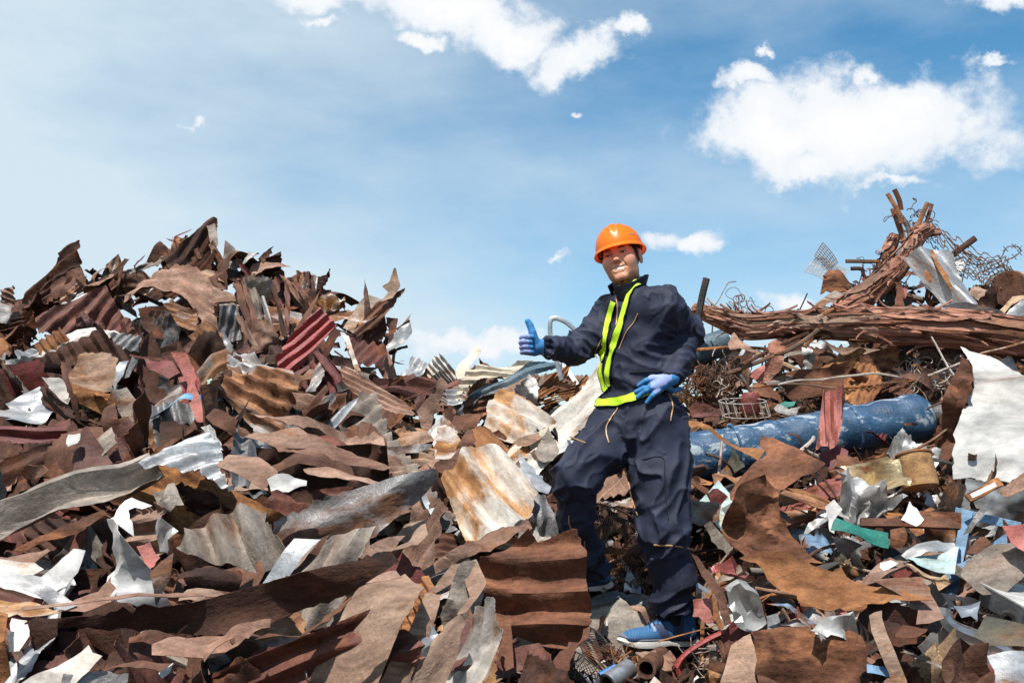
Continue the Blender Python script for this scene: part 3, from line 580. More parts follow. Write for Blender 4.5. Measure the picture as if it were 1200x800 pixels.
sc('bright crushed metal piece right of the big tan sheet', 'silver', [(598,742),(640,670),(680,613),(702,640),(690,700),(660,762),(612,792)], D, n=(.1,-1,.6), off=.7, crum=.04, cs=12, short='the bright crushed piece')
sc('grey bracket loop bent like a horn above the tan sheet', 'silver', [(630,157),(650,168),(668,215),(705,265),(765,322),(742,332),(690,290),(655,235)], D, n=(-.3,-1,.6), off=1.0, folds=2, crum=.008, short='the grey bracket loop')
sc('brown twisted sheet with a hole below the grey bracket loop', 'tan', [(558,332),(600,300),(660,287),(672,352),(640,380),(590,395),(545,400),(600,350)], D, n=(0,-1,.9), off=.95, curl=.03)
sc('brown bent strip left of the twisted sheet', 'rust_pink', [(430,412),(520,360),(600,328),(552,392),(480,422)], D, n=(0,-1,.8), off=.95)
# --- lower left
co('huge grey-brown bent roofing sheet sweeping down to the left edge', 'tan_grey', [(-60,330),(0,290),(100,210),(210,150),(320,80),(450,60),(485,110),(470,128),(420,190),(330,242),(200,302),(80,352),(-60,385)], C, n=(-.05,-1,.55), off=.95, ang=30, pitch=.15, amp=.024, folds=4, fold_s=.2, crum=.012, cs=5, jag=.008, short='the huge grey-brown roofing sheet')
sc('narrow brown lower lip of the huge roofing sheet', 'rust_brown', [(40,392),(130,342),(320,250),(328,265),(230,332),(100,387)], C, n=(0,-1,.6), off=.98, name='metal_strip', cat='metal strip')
co('pale silvery corrugated sheet above the ragged half-sheet', 'galv', [(432,112),(500,75),(560,50),(640,5),(700,70),(690,132),(732,182),(690,168),(640,140),(540,126),(480,127)], C, n=(0,-1,1.1), off=1.0, ang=22, pitch=.06, amp=.008, jag=.01, short='the pale silvery sheet')
sc('tall crumpled white metal sail in the lower left', 'white', [(340,292),(372,300),(410,350),(470,450),(492,530),(432,562),(395,545),(350,542),(333,510),(345,400)], C, n=(-.1,-1,.35), off=1.0, crum=.035, cs=8, folds=4, fold_s=.35, jag=.006, short='the white metal sail')
sc('curled white lip on top of the white metal sail', 'white', [(343,292),(375,250),(412,222),(470,235),(440,250),(402,262),(412,330),(378,315)], C, n=(-.1,-1,.8), off=1.02, curl=.04, crum=.02)
sc('grey translucent offcut right of the white metal sail', 'galv_dark', [(468,452),(542,393),(530,480),(490,552)], C, n=(.4,-1,.4), off=.98, crum=.02)
sc('small glassy grey bag-like scrap above the offcut', 'foil', [(480,302),(500,290),(562,330),(532,390),(482,372)], C, n=(-.1,-1,.5), off=.95, crum=.04, cs=14)
sc('crumpled pale brown knob above the glassy scrap', 'tan_grey', [(478,205),(540,168),(572,240),(530,262),(490,240)], C, n=(-.1,-1,.5), off=.95, crum=.05, cs=12)
sc('white curved fender-like sheet at the left edge', 'white', [(-30,525),(-30,450),(70,465),(150,420),(230,380),(272,395),(230,435),(190,472),(120,517),(50,520)], C, n=(-.1,-1,.8), off=1.0, folds=4, fold_s=.3, crum=.02, short='the white fender-like sheet')
sc('small grey-blue flap under the white fender-like sheet', 'galv', [(80,522),(150,503),(200,520),(237,550),(200,562)], C, n=(0,-1,1), off=1.0, bend=(-1,0))
sc('pinkish flat scrap above the white fender-like sheet', 'rust_pink', [(-20,400),(150,388),(168,410),(110,432),(-20,437)], C, n=(0,-1,1), off=.9)
sc('pale beige sheet behind the white fender-like sheet', 'white_orange', [(-20,420),(110,425),(140,450),(60,480),(-20,470)], C, n=(0,-1,.9), off=.93)
sc('curved pink-brown sheet left of the white metal sail', 'rust_pink', [(185,587),(280,520),(340,455),(345,540),(270,585)], C, n=(-.1,-1,.7), off=.95, bend=(-.8,0), crum=.01)
sc('small red-orange shard beside the white metal sail', 'red_pale', [(430,380),(470,360),(497,400),(467,452)], C, n=(0,-1,.7), off=.9, folds=3)
sc('dark brown block-like sheet under the ragged half-sheet', 'rust_dark', [(538,462),(640,430),(752,450),(742,512),(600,512)], C, n=(0,-1,.4), off=.95, pitch=.1, amp=.015, ang=0)
sc('tan triangular flap above the very long dark sheet', 'tan', [(558,545),(575,490),(702,520),(600,547)], C, n=(-.1,-1,.8), off=1.0)
sc('pinkish-white long scrap at the left edge low down', 'white_orange', [(-30,528),(120,553),(190,588),(100,602),(-30,575)], C, n=(0,-1,1), off=1.05, crum=.02)
sc('rough orange-brown upright slab at the bottom left edge', 'rust_orange', [(-30,560),(30,588),(28,680),(15,760),(-30,800)], C, n=(.1,-1,.5), off=1.0, crum=.03, cs=10)
sc('grey and white weathered scrap beside the orange slab', 'white_rust', [(32,592),(80,600),(100,660),(60,700),(25,700)], C, n=(0,-1,.6), off=1.0, crum=.03)
sc('dark rusty plate under the left end of the long dark sheet', 'rust_dark', [(75,612),(182,600),(182,652),(100,702)], C, n=(.1,-1,.1), off=1.0)
sc('orange-tan lit sheet along the bottom left corner', 'white_orange', [(60,830),(150,770),(280,688),(322,720),(250,772),(180,830)], C, n=(0,-1,1), off=.9, crum=.02, short='the orange-tan lit sheet')
sc('grey flat plate at the bottom edge right of the lit sheet', 'galv_dark', [(170,830),(240,780),(330,748),(420,800),(420,830)], C, n=(0,-1,.7), off=.85)
sc('pinkish torn long sheet with frayed lower edge at the bottom left', 'rust_pink', [(483,702),(560,665),(640,648),(800,623),(742,682),(640,712),(482,732)], C, n=(0,-1,.95), off=1.05, jag=.012, short='the frayed pinkish sheet')
sc('brown ledge left of the frayed pinkish sheet', 'rust_brown', [(398,642),(572,650),(500,687),(400,672)], C, n=(0,-1,1), off=1.0)
sc('brown ledge under the frayed pinkish sheet', 'rust_brown', [(310,735),(540,740),(560,752),(480,760),(320,748)], C, n=(0,-1,1), off=.95)
sc('small jagged silver scrap hanging at the bottom left', 'foil', [(497,770),(540,735),(530,770),(505,785)], C, n=(0,-1,.7), off=.95)
# --- centre
co('big orange-stained white corrugated sheet left of the worker', 'white_orange', [(100,172),(150,110),(190,60),(282,70),(342,130),(402,200),(382,252),(340,300),(310,322),(250,345),(180,367),(150,290)], E, n=(-.1,-1,.85), off=.78, ang=-58, pitch=.13, amp=.014, folds=1, fold_s=.08, crum=.003, jag=.004, short='the big orange-stained sheet')
co('rusty upper flap of the big orange-stained sheet', 'rust_orange', [(188,12),(262,10),(312,60),(300,92),(205,90),(185,62)], E, n=(-.05,-1,.8), off=.78, ang=-50, pitch=.12, amp=.01)
sc('grey flat plate wedged right of the big orange-stained sheet', 'galv', [(338,90),(442,170),(432,202),(400,200),(350,140)], E, n=(-.1,-1,.8), off=.65)
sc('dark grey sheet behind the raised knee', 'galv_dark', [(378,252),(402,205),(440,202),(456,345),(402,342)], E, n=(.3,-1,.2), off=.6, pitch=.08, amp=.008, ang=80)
sc('rust-pink folded lip above the large brown corrugated sheet', 'rust_pink', [(8,452),(60,415),(150,370),(260,325),(372,293),(384,322),(300,368),(220,395),(140,422),(60,445)], E, n=(-.05,-1,.95), off=.86, jag=.005, folds=1, short='the rust-pink folded lip')
co('large rust-brown corrugated sheet in front of the worker\'s back foot', 'rust_skin', [(140,470),(260,385),(372,318),(400,355),(505,342),(532,372),(546,440),(550,540),(566,582),(556,642),(535,680),(510,702),(440,692),(330,642),(235,600),(190,600)], E, n=(0,-1,.4), off=.78, ang=-6, pitch=.105, amp=.019, folds=2, fold_s=.35, crum=.022, cs=5, jag=.006, short='the large brown corrugated sheet')
sc('maroon flat sheet under the large brown corrugated sheet', 'rust_maroon', [(150,640),(190,585),(262,590),(330,680),(442,690),(443,722),(330,742),(290,772),(108,772)], E, n=(-.05,-1,.95), off=.8, crum=.012, short='the maroon flat sheet')
sc('short upright brown slat on the maroon flat sheet', 'rust_skin', [(265,592),(316,588),(326,750),(300,762),(280,700)], E, n=(-.2,-1,.5), off=.86, name='metal_strip', cat='metal strip', jag=.002, crum=.004, folds=0)
sc('tan crumpled flap bent over left of the large brown sheet', 'tan', [(55,542),(90,480),(130,420),(207,408),(242,490),(215,550),(180,600),(150,600),(190,540),(165,455)], E, n=(-.1,-1,.7), off=.84, curl=.03, folds=3, short='the tan crumpled flap')
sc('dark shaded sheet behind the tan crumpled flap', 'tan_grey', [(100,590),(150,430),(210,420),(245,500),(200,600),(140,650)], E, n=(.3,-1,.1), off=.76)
co('pale tan torn sheet at the bottom below the tan flap', 'tan', [(10,830),(40,760),(80,680),(160,600),(178,622),(160,660),(142,720),(70,830)], E, n=(-.1,-1,.9), off=.86, ang=55, pitch=.12, amp=.014, jag=.01)
sc('brown jagged fragment hanging at the lower right of the brown sheet', 'rust_skin', [(440,742),(470,700),(565,622),(558,660),(520,690),(500,760),(480,762)], E, n=(.1,-1,.4), off=.9, jag=.008)
sc('pale beige crumpled sheet under the front shoe', 'tan_grey', [(505,800),(520,700),(560,600),(632,550),(692,598),(760,618),(745,690),(700,790),(600,830)], E, n=(.05,-.75,1.0), through=(768, 764, 4.02), folds=3, fold_s=.25, crum=.015, cs=5, short='the beige sheet under the front shoe')
sc('white bent flap with a hole beside the front shoe', 'white_rust', [(610,560),(650,540),(690,545),(760,600),(745,615),(690,600),(650,610)], E, n=(-.1,-.8,1), through=(768, 762, 4.03), folds=1, short='the white bent flap')
sc('bright silver cone-shaped scrap between the legs', 'silver', [(658,413),(672,418),(700,465),(722,500),(722,522),(668,512),(680,460)], E, n=(-.3,-1,.35), Y=4.3, folds=2, crum=.012, short='the silver cone scrap')
sc('dark grey flat slab under the back shoe', 'galv_dark', [(540,545),(600,520),(652,508),(655,530),(630,550),(570,562)], E, n=(0,-.6,1.2), through=(690, 697, 4.16), folds=0, crum=.004, short='the slab under the back shoe')
sc('grey-green bent plate behind the front shoe', 'galv_dark', [(650,520),(720,515),(765,540),(750,570),(700,565),(645,550)], E, n=(0,-1,.9), Y=4.25)
sc('rust-pink sheet between the slab and the front shoe', 'rust_pink', [(690,545),(750,555),(775,600),(760,625),(720,590)], E, n=(0,-1,.9), Y=4.12)
sc('torn white flap on the ridge of the orange sheet', 'white_rust', [(80,0),(110,-5),(167,60),(130,92),(80,112)], E, n=(-.1,-1,.7), off=.75, jag=.01)
sc('brown bent band around the torn white flap', 'rust_brown', [(75,125),(130,100),(175,55),(190,80),(150,130),(95,140)], E, n=(-.1,-1,.7), off=.72, curl=.02)
# --- centre ridge
co('long cream roofing sheet arching over the centre ridge', 'cream', [(240,425),(262,345),(300,285),(370,240),(470,210),(560,185),(660,165),(718,185),(620,217),(540,252),(460,285),(390,302),(330,322),(280,385),(252,430)], K, n=(-.05,-1,1.15), off=.62, ang=16, pitch=.06, amp=.01, prof='rib', folds=1, fold_s=.3, crum=.004, jag=.003, short='the long cream roofing sheet')
co('slate blue roofing sheet under the long cream sheet', 'slate', [(243,432),(330,327),(400,302),(480,288),(560,250),(622,217),(700,205),(772,207),(770,236),(700,260),(620,292),(540,315),(480,332),(420,345),(360,370),(300,452)], K, n=(.05,-1,.35), off=.6, ang=20, pitch=.06, amp=.009, folds=2, jag=.003, short='the slate blue roofing sheet')
sc('cream bent panel standing up on the centre ridge', 'cream', [(240,252),(256,214),(350,104),(373,135),(335,190),(298,240),(285,262),(300,292),(262,298),(242,272)], K, n=(-.2,-1,.8), off=.3, folds=2, crum=.004, jag=.002, short='the standing cream panel')
sc('white-grey rounded sheet left of the slate roofing sheet', 'tan_grey', [(160,390),(200,340),(240,310),(292,300),(262,350),(232,425),(190,420)], K, n=(-.1,-1,.8), off=.4, bend=(-.8,0))
co('bright white corrugated sheet in the centre of the heap', 'white_orange', [(342,565),(380,525),(405,482),(398,420),(440,370),(482,322),(545,350),(632,400),(700,460),(765,512),(690,552),(600,582),(500,612),(440,575)], K, n=(-.1,-1,.95), off=.6, ang=-42, pitch=.1, amp=.009, folds=1, fold_s=.1, crum=.003, short='the bright white sheet')
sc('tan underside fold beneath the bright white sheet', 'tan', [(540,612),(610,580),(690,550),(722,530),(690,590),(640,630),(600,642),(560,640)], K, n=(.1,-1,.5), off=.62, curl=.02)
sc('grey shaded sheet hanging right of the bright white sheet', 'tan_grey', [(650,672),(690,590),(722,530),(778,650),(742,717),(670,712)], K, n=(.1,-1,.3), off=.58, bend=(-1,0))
co('tall diagonal sheet mottled white orange and black behind the worker', 'white_orange', [(735,482),(800,400),(880,320),(990,178),(1010,260),(1060,400),(1000,480),(900,562),(780,655),(770,562)], K, n=(-.25,-1,.7), off=.62, ang=42, pitch=.15, amp=.014, folds=2, fold_s=.12, crum=.005, short='the mottled diagonal sheet')
sc('rust square plate left of the bright white sheet', 'rust_skin', [(223,540),(228,460),(382,470),(362,520),(345,547),(262,552)], K, n=(0,-1,.5), off=.55, crum=.02, short='the rust square plate')
sc('dark brown plate left of the rust square plate', 'rust_dark', [(175,420),(225,425),(225,540),(190,520)], K, n=(0,-1,.3), off=.5)
sc('brown jagged band above the big orange-stained sheet', 'rust_brown', [(125,740),(150,690),(240,680),(290,600),(262,570),(330,590),(345,640),(262,735),(180,765)], K, n=(0,-1,.8), off=.72, crum=.03, jag=.01)
sc('small grey shard on the ridge below the thumb', 'galv', [(525,330),(580,305),(625,330),(580,380),(540,350)], K, n=(-.1,-1,.9), off=.3)
sc('dark teal plate behind the rods on the ridge', 'slate', [(590,350),(640,330),(760,330),(740,370),(600,385)], K, n=(0,-1,.5), off=.2)
for i, (p, m) in enumerate([([(640,310),(712,262),(715,310),(680,332)], 'rust_brown'), ([(715,270),(778,252),(778,300),(725,315)], 'rust_pink'), ([(362,180),(420,215),(405,235),(365,240)], 'rust_brown'), ([(300,230),(345,215),(350,245),(305,262)], 'white_rust')]):
    sc(['brown scrap on the ridge left of the grey post', 'pinkish round-edged scrap on the ridge at the grey post', 'brown pointed scrap behind the long cream sheet', 'pale scrap behind the standing cream panel'][i], m, p, K, off=.15, crum=.02)
sc('white lath leaning right of the grey post', 'white', [(795,210),(815,205),(882,305),(862,318)], K, n=(-.2,-1,.6), off=.3, name='metal_strip', cat='metal strip', jag=.001, crum=0, folds=0)
rod('metal_post', 'grey upright post on the centre ridge below the forearm', 'post', 'tan_grey', [(782,205),(788,290),(800,372)], .014, K, off=.3, short='the grey post', flat=.6)
rod('bent_tube', 'bent shiny metal tube looping above the forearm', 'tube', 'silver', [(658,445),(650,415),(645.5,397),(644.5,385),(645,376),(649,373),(656,374),(664,378),(674,386),(690,397),(712,412)], .0125, None, Y=5.1, flat=.55, sub=5, short='the looping shiny tube')
for i in range(7):
    y0 = 385+i*9
    rod('steel_rod', 'one of the rusty rods slanting behind the worker\'s forearm', 'rod', 'rust_orange', [(600+i*14, y0), (700+i*10, y0-38), (870-i*4, 292+i*14)], .005, K, n=5, sub=3, off=.42, group='rods slanting behind the forearm', wob=.02)

# --- right side: beams
def fibre_beam(name, label, cat, mat, pts, radii, base, Y, seed, parts=12, flat=.8, short=None):
    """a flattened, torn length: an irregular core with long flat splinters lying on it and lifting off at their ends"""
    ox, oy, s = base; W = smooth_path([P(ox+p[0]/s, oy+p[1]/s, Y+(p[2] if len(p) > 2 else 0)) for p in pts], 9)
    m = len(W); rr = np.interp(np.linspace(0, 1, m), np.linspace(0, 1, len(radii)), radii); n = 28; V = []; Fc = []
    t0 = (W[1]-W[0]).normalized(); nr = (Vector((0, 0, 1))-t0*t0.z).normalized(); o0 = W[m//2]
    L = 0; ph = np.arange(n)*2*math.pi/n; fr = []
    for i, p in enumerate(W):
        t = (W[min(i+1, m-1)]-W[max(i-1, 0)]).normalized(); nr = (nr-t*nr.dot(t)).normalized(); b = t.cross(nr); fr.append((nr.copy(), b.copy()))
        if i: L += (W[i]-W[i-1]).length
        g = 1+.30*vtri(np.column_stack([ph*1.9, np.full(n, L*1.3)]), seed)+.16*vtri(np.column_stack([ph*3.5, np.full(n, L*2.2)]), seed+1)
        for k in range(n):
            V.append(p+nr*float(math.cos(ph[k])*rr[i]*.9*g[k])+b*float(math.sin(ph[k])*rr[i]*g[k]*flat*.7)-o0)
    for i in range(m-1):
        for k in range(n): Fc.append((i*n+k, i*n+(k+1) % n, (i+1)*n+(k+1) % n, (i+1)*n+k))
    Fc.append(tuple(range(n-1, -1, -1))); Fc.append(tuple((m-1)*n+k for k in range(n)))
    root = empty(name, o0, label, cat); mb = MB(); mb.add(V, Fc); mb.build('core', MATS[mat], root, True, 22)
    rg = random.Random(seed)
    for k in range(parts):
        ln = rg.randrange(max(5, m//7), max(7, int(m*.45))); i0 = rg.randrange(-ln//3, m-ln//2); a = rg.uniform(-.5, 2.6); w = rg.uniform(.014, .040); V = []; F = []; cnt = 0; tw = rg.uniform(-.5, .5); up_ = [rg.uniform(0, .09), rg.uniform(0, .09)]
        for j in range(max(0, i0), min(m, i0+ln)):
            tt = (j-i0)/ln; nn, b = fr[j]; e = max(0, .22-tt)/.22; e2 = max(0, tt-.78)/.22; aa = a+tw*tt
            rad = nn*math.cos(aa)+b*math.sin(aa)*flat*.8; tan_ = (-nn*math.sin(aa)+b*math.cos(aa)); c = W[j]+rad*(rr[j]*1.02+up_[0]*e*e+up_[1]*e2*e2)-o0
            ww = w*min(1, .12+3*min(tt, 1-tt))*(1+.35*mnoise.noise(Vector((j*.9, k, seed)))); th_ = .006
            V += [c-tan_*ww, c+rad.normalized()*th_*1.4-tan_*ww*.2, c+tan_*ww, c-rad.normalized()*th_]; cnt += 1
        if cnt < 4: continue
        for q in range(cnt-1):
            for r_ in range(4): F.append((q*4+r_, q*4+(r_+1) % 4, (q+1)*4+(r_+1) % 4, (q+1)*4+r_))
        F += [(3, 2, 1, 0), tuple((cnt-1)*4+r_ for r_ in range(4))]
        mb = MB(); mb.add(V, F); mb.build('splinter', MATS[rg.choice([mat, mat, mat, 'rust_skin', 'rust_pink', 'tan'])], root, True, 30)
    cx = sum(p[0] for p in pts)/len(pts); cy = sum(p[1] for p in pts)/len(pts); HEROES.append((ox+cx/s, oy+cy/s, short or label)); return root
fibre_beam('splintered_beam', 'long splintered reddish beam lying across the right slope', 'beam', 'fibre', [(30,382,.1),(110,408),(190,432),(300,425),(400,425),(520,423),(650,432),(800,440),(920,455),(1060,470)], [.03,.055,.075,.075,.08,.09,.11,.115,.12,.11], HH, 6.0, 5, 60, .8, short='the long reddish beam')
fibre_beam('splintered_post', 'splintered reddish post slanting up to the tangled peak', 'beam', 'fibre', [(440,405),(500,360),(560,320),(620,265),(660,215),(690,170),(728,140)], [.05,.075,.07,.075,.06,.05,.035], HH, 6.6, 9, 30, .7, short='the slanting reddish post')
fibre_beam('splintered_post', 'short splintered brown post left of the tangled peak', 'beam', 'fibre', [(575,320),(590,270),(605,220),(628,165)], [.03,.045,.05,.03], HH, 6.7, 12, 12, .7)
co('grey corrugated sheet with rust streaks leaning at the right peak', 'galv', [(232,362),(300,335),(360,310),(450,322),(470,345),(500,420),(545,520),(572,608),(400,606),(350,520),(290,430)], Q, n=(-.15,-1,.35), Y=6.35, ang=-62, pitch=.2, amp=.026, folds=1, fold_s=.1, crum=.005, jag=.004, short='the grey sheet at the right peak')
sc('long orange rust strip on the grey sheet at the right peak', 'rust_orange', [(358,332),(372,330),(395,385),(440,440),(462,500),(455,517),(425,470),(385,400)], Q, n=(-.15,-1,.35), Y=6.29, name='rust_streak_strip', cat='metal strip', crum=.003, folds=0)
sc('oval orange rusty scrap stuck on the grey sheet', 'rust_orange', [(328,432),(340,422),(358,440),(370,478),(360,488),(338,465)], Q, n=(-.15,-1,.35), Y=6.31, crum=.003, folds=0)
sc('dark grey felt-like sheet draped over the right end of the beam', 'black', [(400,606),(520,603),(640,625),(700,645),(830,638),(830,672),(700,690),(640,712),(560,690),(500,632)], Q, n=(0,-1,1.0), Y=5.98, bend=(-.2,0), crum=.015, short='the dark draped sheet')
sc('white torn underside below the dark draped sheet', 'white_rust', [(440,622),(510,632),(572,690),(520,668),(470,640)], Q, n=(0,-1,.5), Y=6.0)
def jagged_bar(label, mat, pts, r, base, Y, **k): return rod('metal_bar', label, 'bar', mat, pts, r, base, Y=Y, n=6, **k)
jagged_bar('black bar end sticking up behind the worker\'s shoulder', 'black', [(38,470),(52,368),(70,290)], .020, HH, 5.6, flat=.6)
jagged_bar('straight thin bar sticking out left of the right peak', 'wire', [(478,240),(577,241)], .014, HH, 6.9)
jagged_bar('bent rusty bar below the straight thin bar', 'rust_dark', [(493,262),(524,263),(530,280),(545,308)], .014, HH, 6.8)
jagged_bar('brown flat bar pointing up right of the grey corrugated sheet', 'rust_brown', [(790,222),(858,172)], .022, HH, 6.9, flat=.4)
jagged_bar('rusty diagonal bar behind the slanting post', 'rust_dark', [(548,300),(578,240)], .016, HH, 6.9)
jagged_bar('orange jagged rod crossing in front of the long beam', 'rust_orange', [(358,492),(392,440),(402,402),(448,380)], .013, HH, 5.95)
jagged_bar('long straight rusty rod slanting up to the beam', 'rust_brown', [(170,545),(300,480),(370,450)], .012, HH, 5.95)
jagged_bar('second slanting rod just under the long straight rod', 'wire', [(130,570),(260,520),(330,490),(400,440)], .013, HH, 5.9)
jagged_bar('horizontal rusty bar under the long beam at left', 'rust_orange', [(40,500),(150,492),(250,497)], .010, HH, 6.0)
jagged_bar('thin grey bar under the long beam', 'galv_rust', [(380,460),(600,475),(800,490),(1010,500)], .016, HH, 6.15)
jagged_bar('bottom rust-brown bar spanning under the thin grey bar', 'rust_dark', [(800,490),(1010,512)], .028, HH, 6.2)
rod('bent_rod', 'long curving pale rod sweeping across the right heap', 'rod', 'wire_pale', [(280,602),(340,590),(400,588),(480,575),(560,569),(640,578),(710,575),(800,545),(880,512),(1010,478)], .0065, HH, Y=5.55, n=6, wob=.01, short='the long curving pale rod')
rod('bent_rod', 'second thin brown rod below the long curving rod', 'rod', 'wire', [(200,610),(330,600),(450,610),(560,600),(700,585)], .006, HH, Y=5.6, n=6, wob=.01)
rod('bent_rod', 'brown rod drooping across the blue cylinder', 'rod', 'wire', [(700,580),(640,640),(612,690),(605,740),(625,800)], .006, HH, Y=5.35, n=6, wob=.01)
for i, (p, lab) in enumerate([([(600,42),(612,62),(640,110),(640,130)], 'leftmost flat splinter of the tangled peak'), ([(620,30),(634,60),(640,90)], 'dark bar end on the very top of the tangled peak'), ([(718,68),(700,110),(690,135),(670,150)], 'right forked splinter of the tangled peak'),
        ([(730,72),(722,100),(712,135)], 'outer right splinter of the tangled peak'), ([(616,85),(632,130),(648,180),(650,225)], 'grey twisted strip on the left of the peak'), ([(640,110),(662,145),(668,190),(672,240)], 'grey twisted strip on the right of the peak'),
        ([(735,140),(700,150),(670,165)], 'pale splinter stub under the forked splinter'), ([(755,155),(735,158),(710,162)], 'red-brown stub pointing right from the peak'), ([(700,215),(675,170),(655,130)], 'brown slat crossing inside the peak')]):
    rod('peak_splinter', lab, 'splinter', ['rust_orange', 'rust_dark', 'rust_orange', 'rust_brown', 'galv_rust', 'galv_dark', 'tan', 'fibre', 'rust_brown'][i], p, [.016,.018,.016,.014,.022,.02,.02,.024,.015][i], HH, Y=6.55+.03*i, n=6, sub=4, flat=.4)
sc('rusty curved cap standing left of the slanting post', 'rust_skin', [(404,332),(412,290),(425,278),(450,278),(490,300),(527,325),(502,347),(470,330),(440,330),(420,325)], HH, n=(-.1,-1,.6), Y=6.75, bend=(-1.6,0), crum=.01, short='the rusty curved cap')
sc('grey curved rim under the rusty curved cap', 'tan_grey', [(384,388),(390,360),(410,342),(450,333),(488,340),(480,362),(430,360),(410,385)], HH, n=(-.1,-1,.7), Y=6.7, bend=(-1.2,0))
sc('brown curled sheet hanging between the post and the beam', 'rust_skin', [(585,392),(620,370),(632,320),(628,290),(648,275),(652,330),(640,385)], HH, n=(.2,-1,.3), Y=6.45, crum=.03)
sc('pinkish board standing behind the curled sheet', 'red_pale', [(620,372),(645,320),(660,310),(655,345),(632,378)], HH, n=(-.2,-1,.4), Y=6.5)
sc('white block-like panel right of the grey corrugated sheet', 'white', [(790,232),(822,228),(826,240),(818,272),(800,270)], HH, n=(-.1,-1,.7), Y=6.9, crum=.002, folds=1)
sc('pale plank end right of the grey corrugated sheet', 'tan', [(835,330),(870,312),(905,320),(870,345)], HH, n=(0,-1,1), Y=6.6, name='plank', cat='plank', th=.02)
sc('pointed wooden board at the right edge near the drum', 'wood', [(905,398),(940,372),(965,350),(1000,343),(1010,352),(960,372),(935,398)], HH, n=(-.1,-1,.9), Y=6.5, name='plank', cat='plank', th=.02, jag=.002, crum=.002)
sc('grey triangular sheet under the pointed board', 'galv', [(935,400),(1000,352),(1020,355),(1020,400)], HH, n=(.1,-1,.4), Y=6.45)
sc('dark brown plank pile right of the grey sheet', 'rust_brown', [(850,350),(900,335),(930,350),(905,395),(860,395)], HH, n=(0,-1,.6), Y=6.7, crum=.03)
# --- right centre
sc('big rust-brown bowl-shaped sheet under the long beam', 'rust_skin', [(285,567),(330,558),(400,555),(450,545),(500,528),(560,505),(630,488),(643,500),(642,530),(600,575),(560,602),(500,620),(450,632),(330,642),(295,605)], HH, n=(.05,-1,.1), Y=6.0, bend=(0,1.3), crum=.012, folds=2, short='the rust bowl-shaped sheet')
sc('rolled orange-brown flap above the bowl-shaped sheet', 'rust_orange', [(400,552),(430,530),(470,515),(520,500),(535,515),(500,532),(440,552)], HH, n=(0,-1,.7), Y=6.05, bend=(0,-2))
co('pale red short ribbed panel leaning on the blue cylinder', 'red_pale', [(413,618),(432,612),(440,622),(470,613),(477,640),(470,700),(452,780),(425,792),(390,792),(400,705)], HH, n=(-.15,-1,.45), Y=4.85, ang=82, pitch=.085, amp=.018, prof='rib', folds=1, crum=.008, jag=.005, short='the pale red ribbed panel')
sc('dark red folded foot of the pale red ribbed panel', 'red_dark', [(402,795),(450,780),(482,800),(470,835),(430,850),(405,830)], HH, n=(.1,-1,.5), Y=4.82, folds=3)
sc('reddish board leaning below the splintered beam', 'red_pale', [(192,572),(240,543),(248,598),(235,602)], HH, n=(-.3,-1,.4), Y=5.95, name='plank', cat='plank', th=.015, jag=.002)
sc('dark reddish upright board beside the first reddish board', 'fibre', [(252,480),(290,458),(302,462),(285,560),(245,602),(248,530)], HH, n=(.2,-1,.2), Y=5.92, name='plank', cat='plank', th=.015, jag=.003)
sc('pale orange crumpled flap left of the reddish boards', 'rust_pink', [(133,475),(150,455),(165,470),(200,490),(232,505),(205,512),(165,495),(140,492)], HH, n=(-.1,-1,.8), Y=5.85, curl=.03, folds=3)
sc('red flat board behind the worker\'s hip', 'red_dark', [(14,665),(40,655),(112,682),(105,697),(30,690)], HH, n=(0,-1,.7), Y=5.5, name='plank', cat='plank', th=.012)
sc('small teal scrap above the blue cylinder', 'teal', [(275,658),(300,647),(330,655),(325,668),(285,672)], HH, n=(0,-1,.8), Y=5.5)
sc('grey curled scrap beside the teal scrap', 'galv_dark', [(268,668),(280,655),(310,672),(345,672),(320,690),(280,685)], HH, n=(0,-1,.6), Y=5.42, bend=(2,0))
sc('large white dented appliance panel at the right edge', 'enamel', [(808,500),(835,515),(900,535),(950,565),(1000,588),(1090,600),(1090,868),(1000,862),(900,872),(850,862),(798,868),(795,740),(815,690),(850,620),(842,560)], HH, n=(-.1,-1,.55), Y=4.72, folds=3, fold_s=.10, crum=.004, curl=.0, jag=.006, short='the white appliance panel')
sc('rust-brown torn side of the white appliance panel', 'rust_skin', [(735,762),(765,660),(800,542),(812,505),(833,522),(857,590),(845,640),(803,740),(797,800),(772,832),(738,802)], HH, n=(-.55,-1,.2), Y=4.8, crum=.02, jag=.01, short='the rusty side of the white panel')
# --- big curled sheet
sc('upper brown hood of the big curled rusty sheet', 'rust_skin', [(340,130),(370,95),(400,72),(380,30),(385,0),(420,5),(470,50),(570,150),(540,167),(500,170),(460,195),(432,212),(400,190),(300,222),(285,212),(300,170)], F, n=(-.1,-1,.55), off=.9, folds=4, fold_s=.4, crum=.024, cs=6, jag=.006, name='curled_sheet', cat='curled sheet', short='the big curled rusty sheet')
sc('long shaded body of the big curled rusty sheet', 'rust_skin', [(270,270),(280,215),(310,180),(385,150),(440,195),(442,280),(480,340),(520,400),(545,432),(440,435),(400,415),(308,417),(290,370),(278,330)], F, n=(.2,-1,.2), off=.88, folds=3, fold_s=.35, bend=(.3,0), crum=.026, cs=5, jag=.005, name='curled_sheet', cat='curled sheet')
sc('wide orange lit tongue at the foot of the big curled sheet', 'rust_orange', [(308,415),(350,412),(390,405),(440,418),(540,430),(600,455),(667,478),(760,505),(830,545),(875,563),(900,585),(840,580),(790,550),(720,565),(700,590),(640,585),(628,555),(560,567),(500,567),(492,520),(450,495),(400,470),(360,435)], F, n=(0,-1,1.05), off=.92, folds=3, fold_s=.2, crum=.022, cs=5, jag=.012, curl=.02, name='curled_sheet', cat='curled sheet', short='the orange lit tongue')
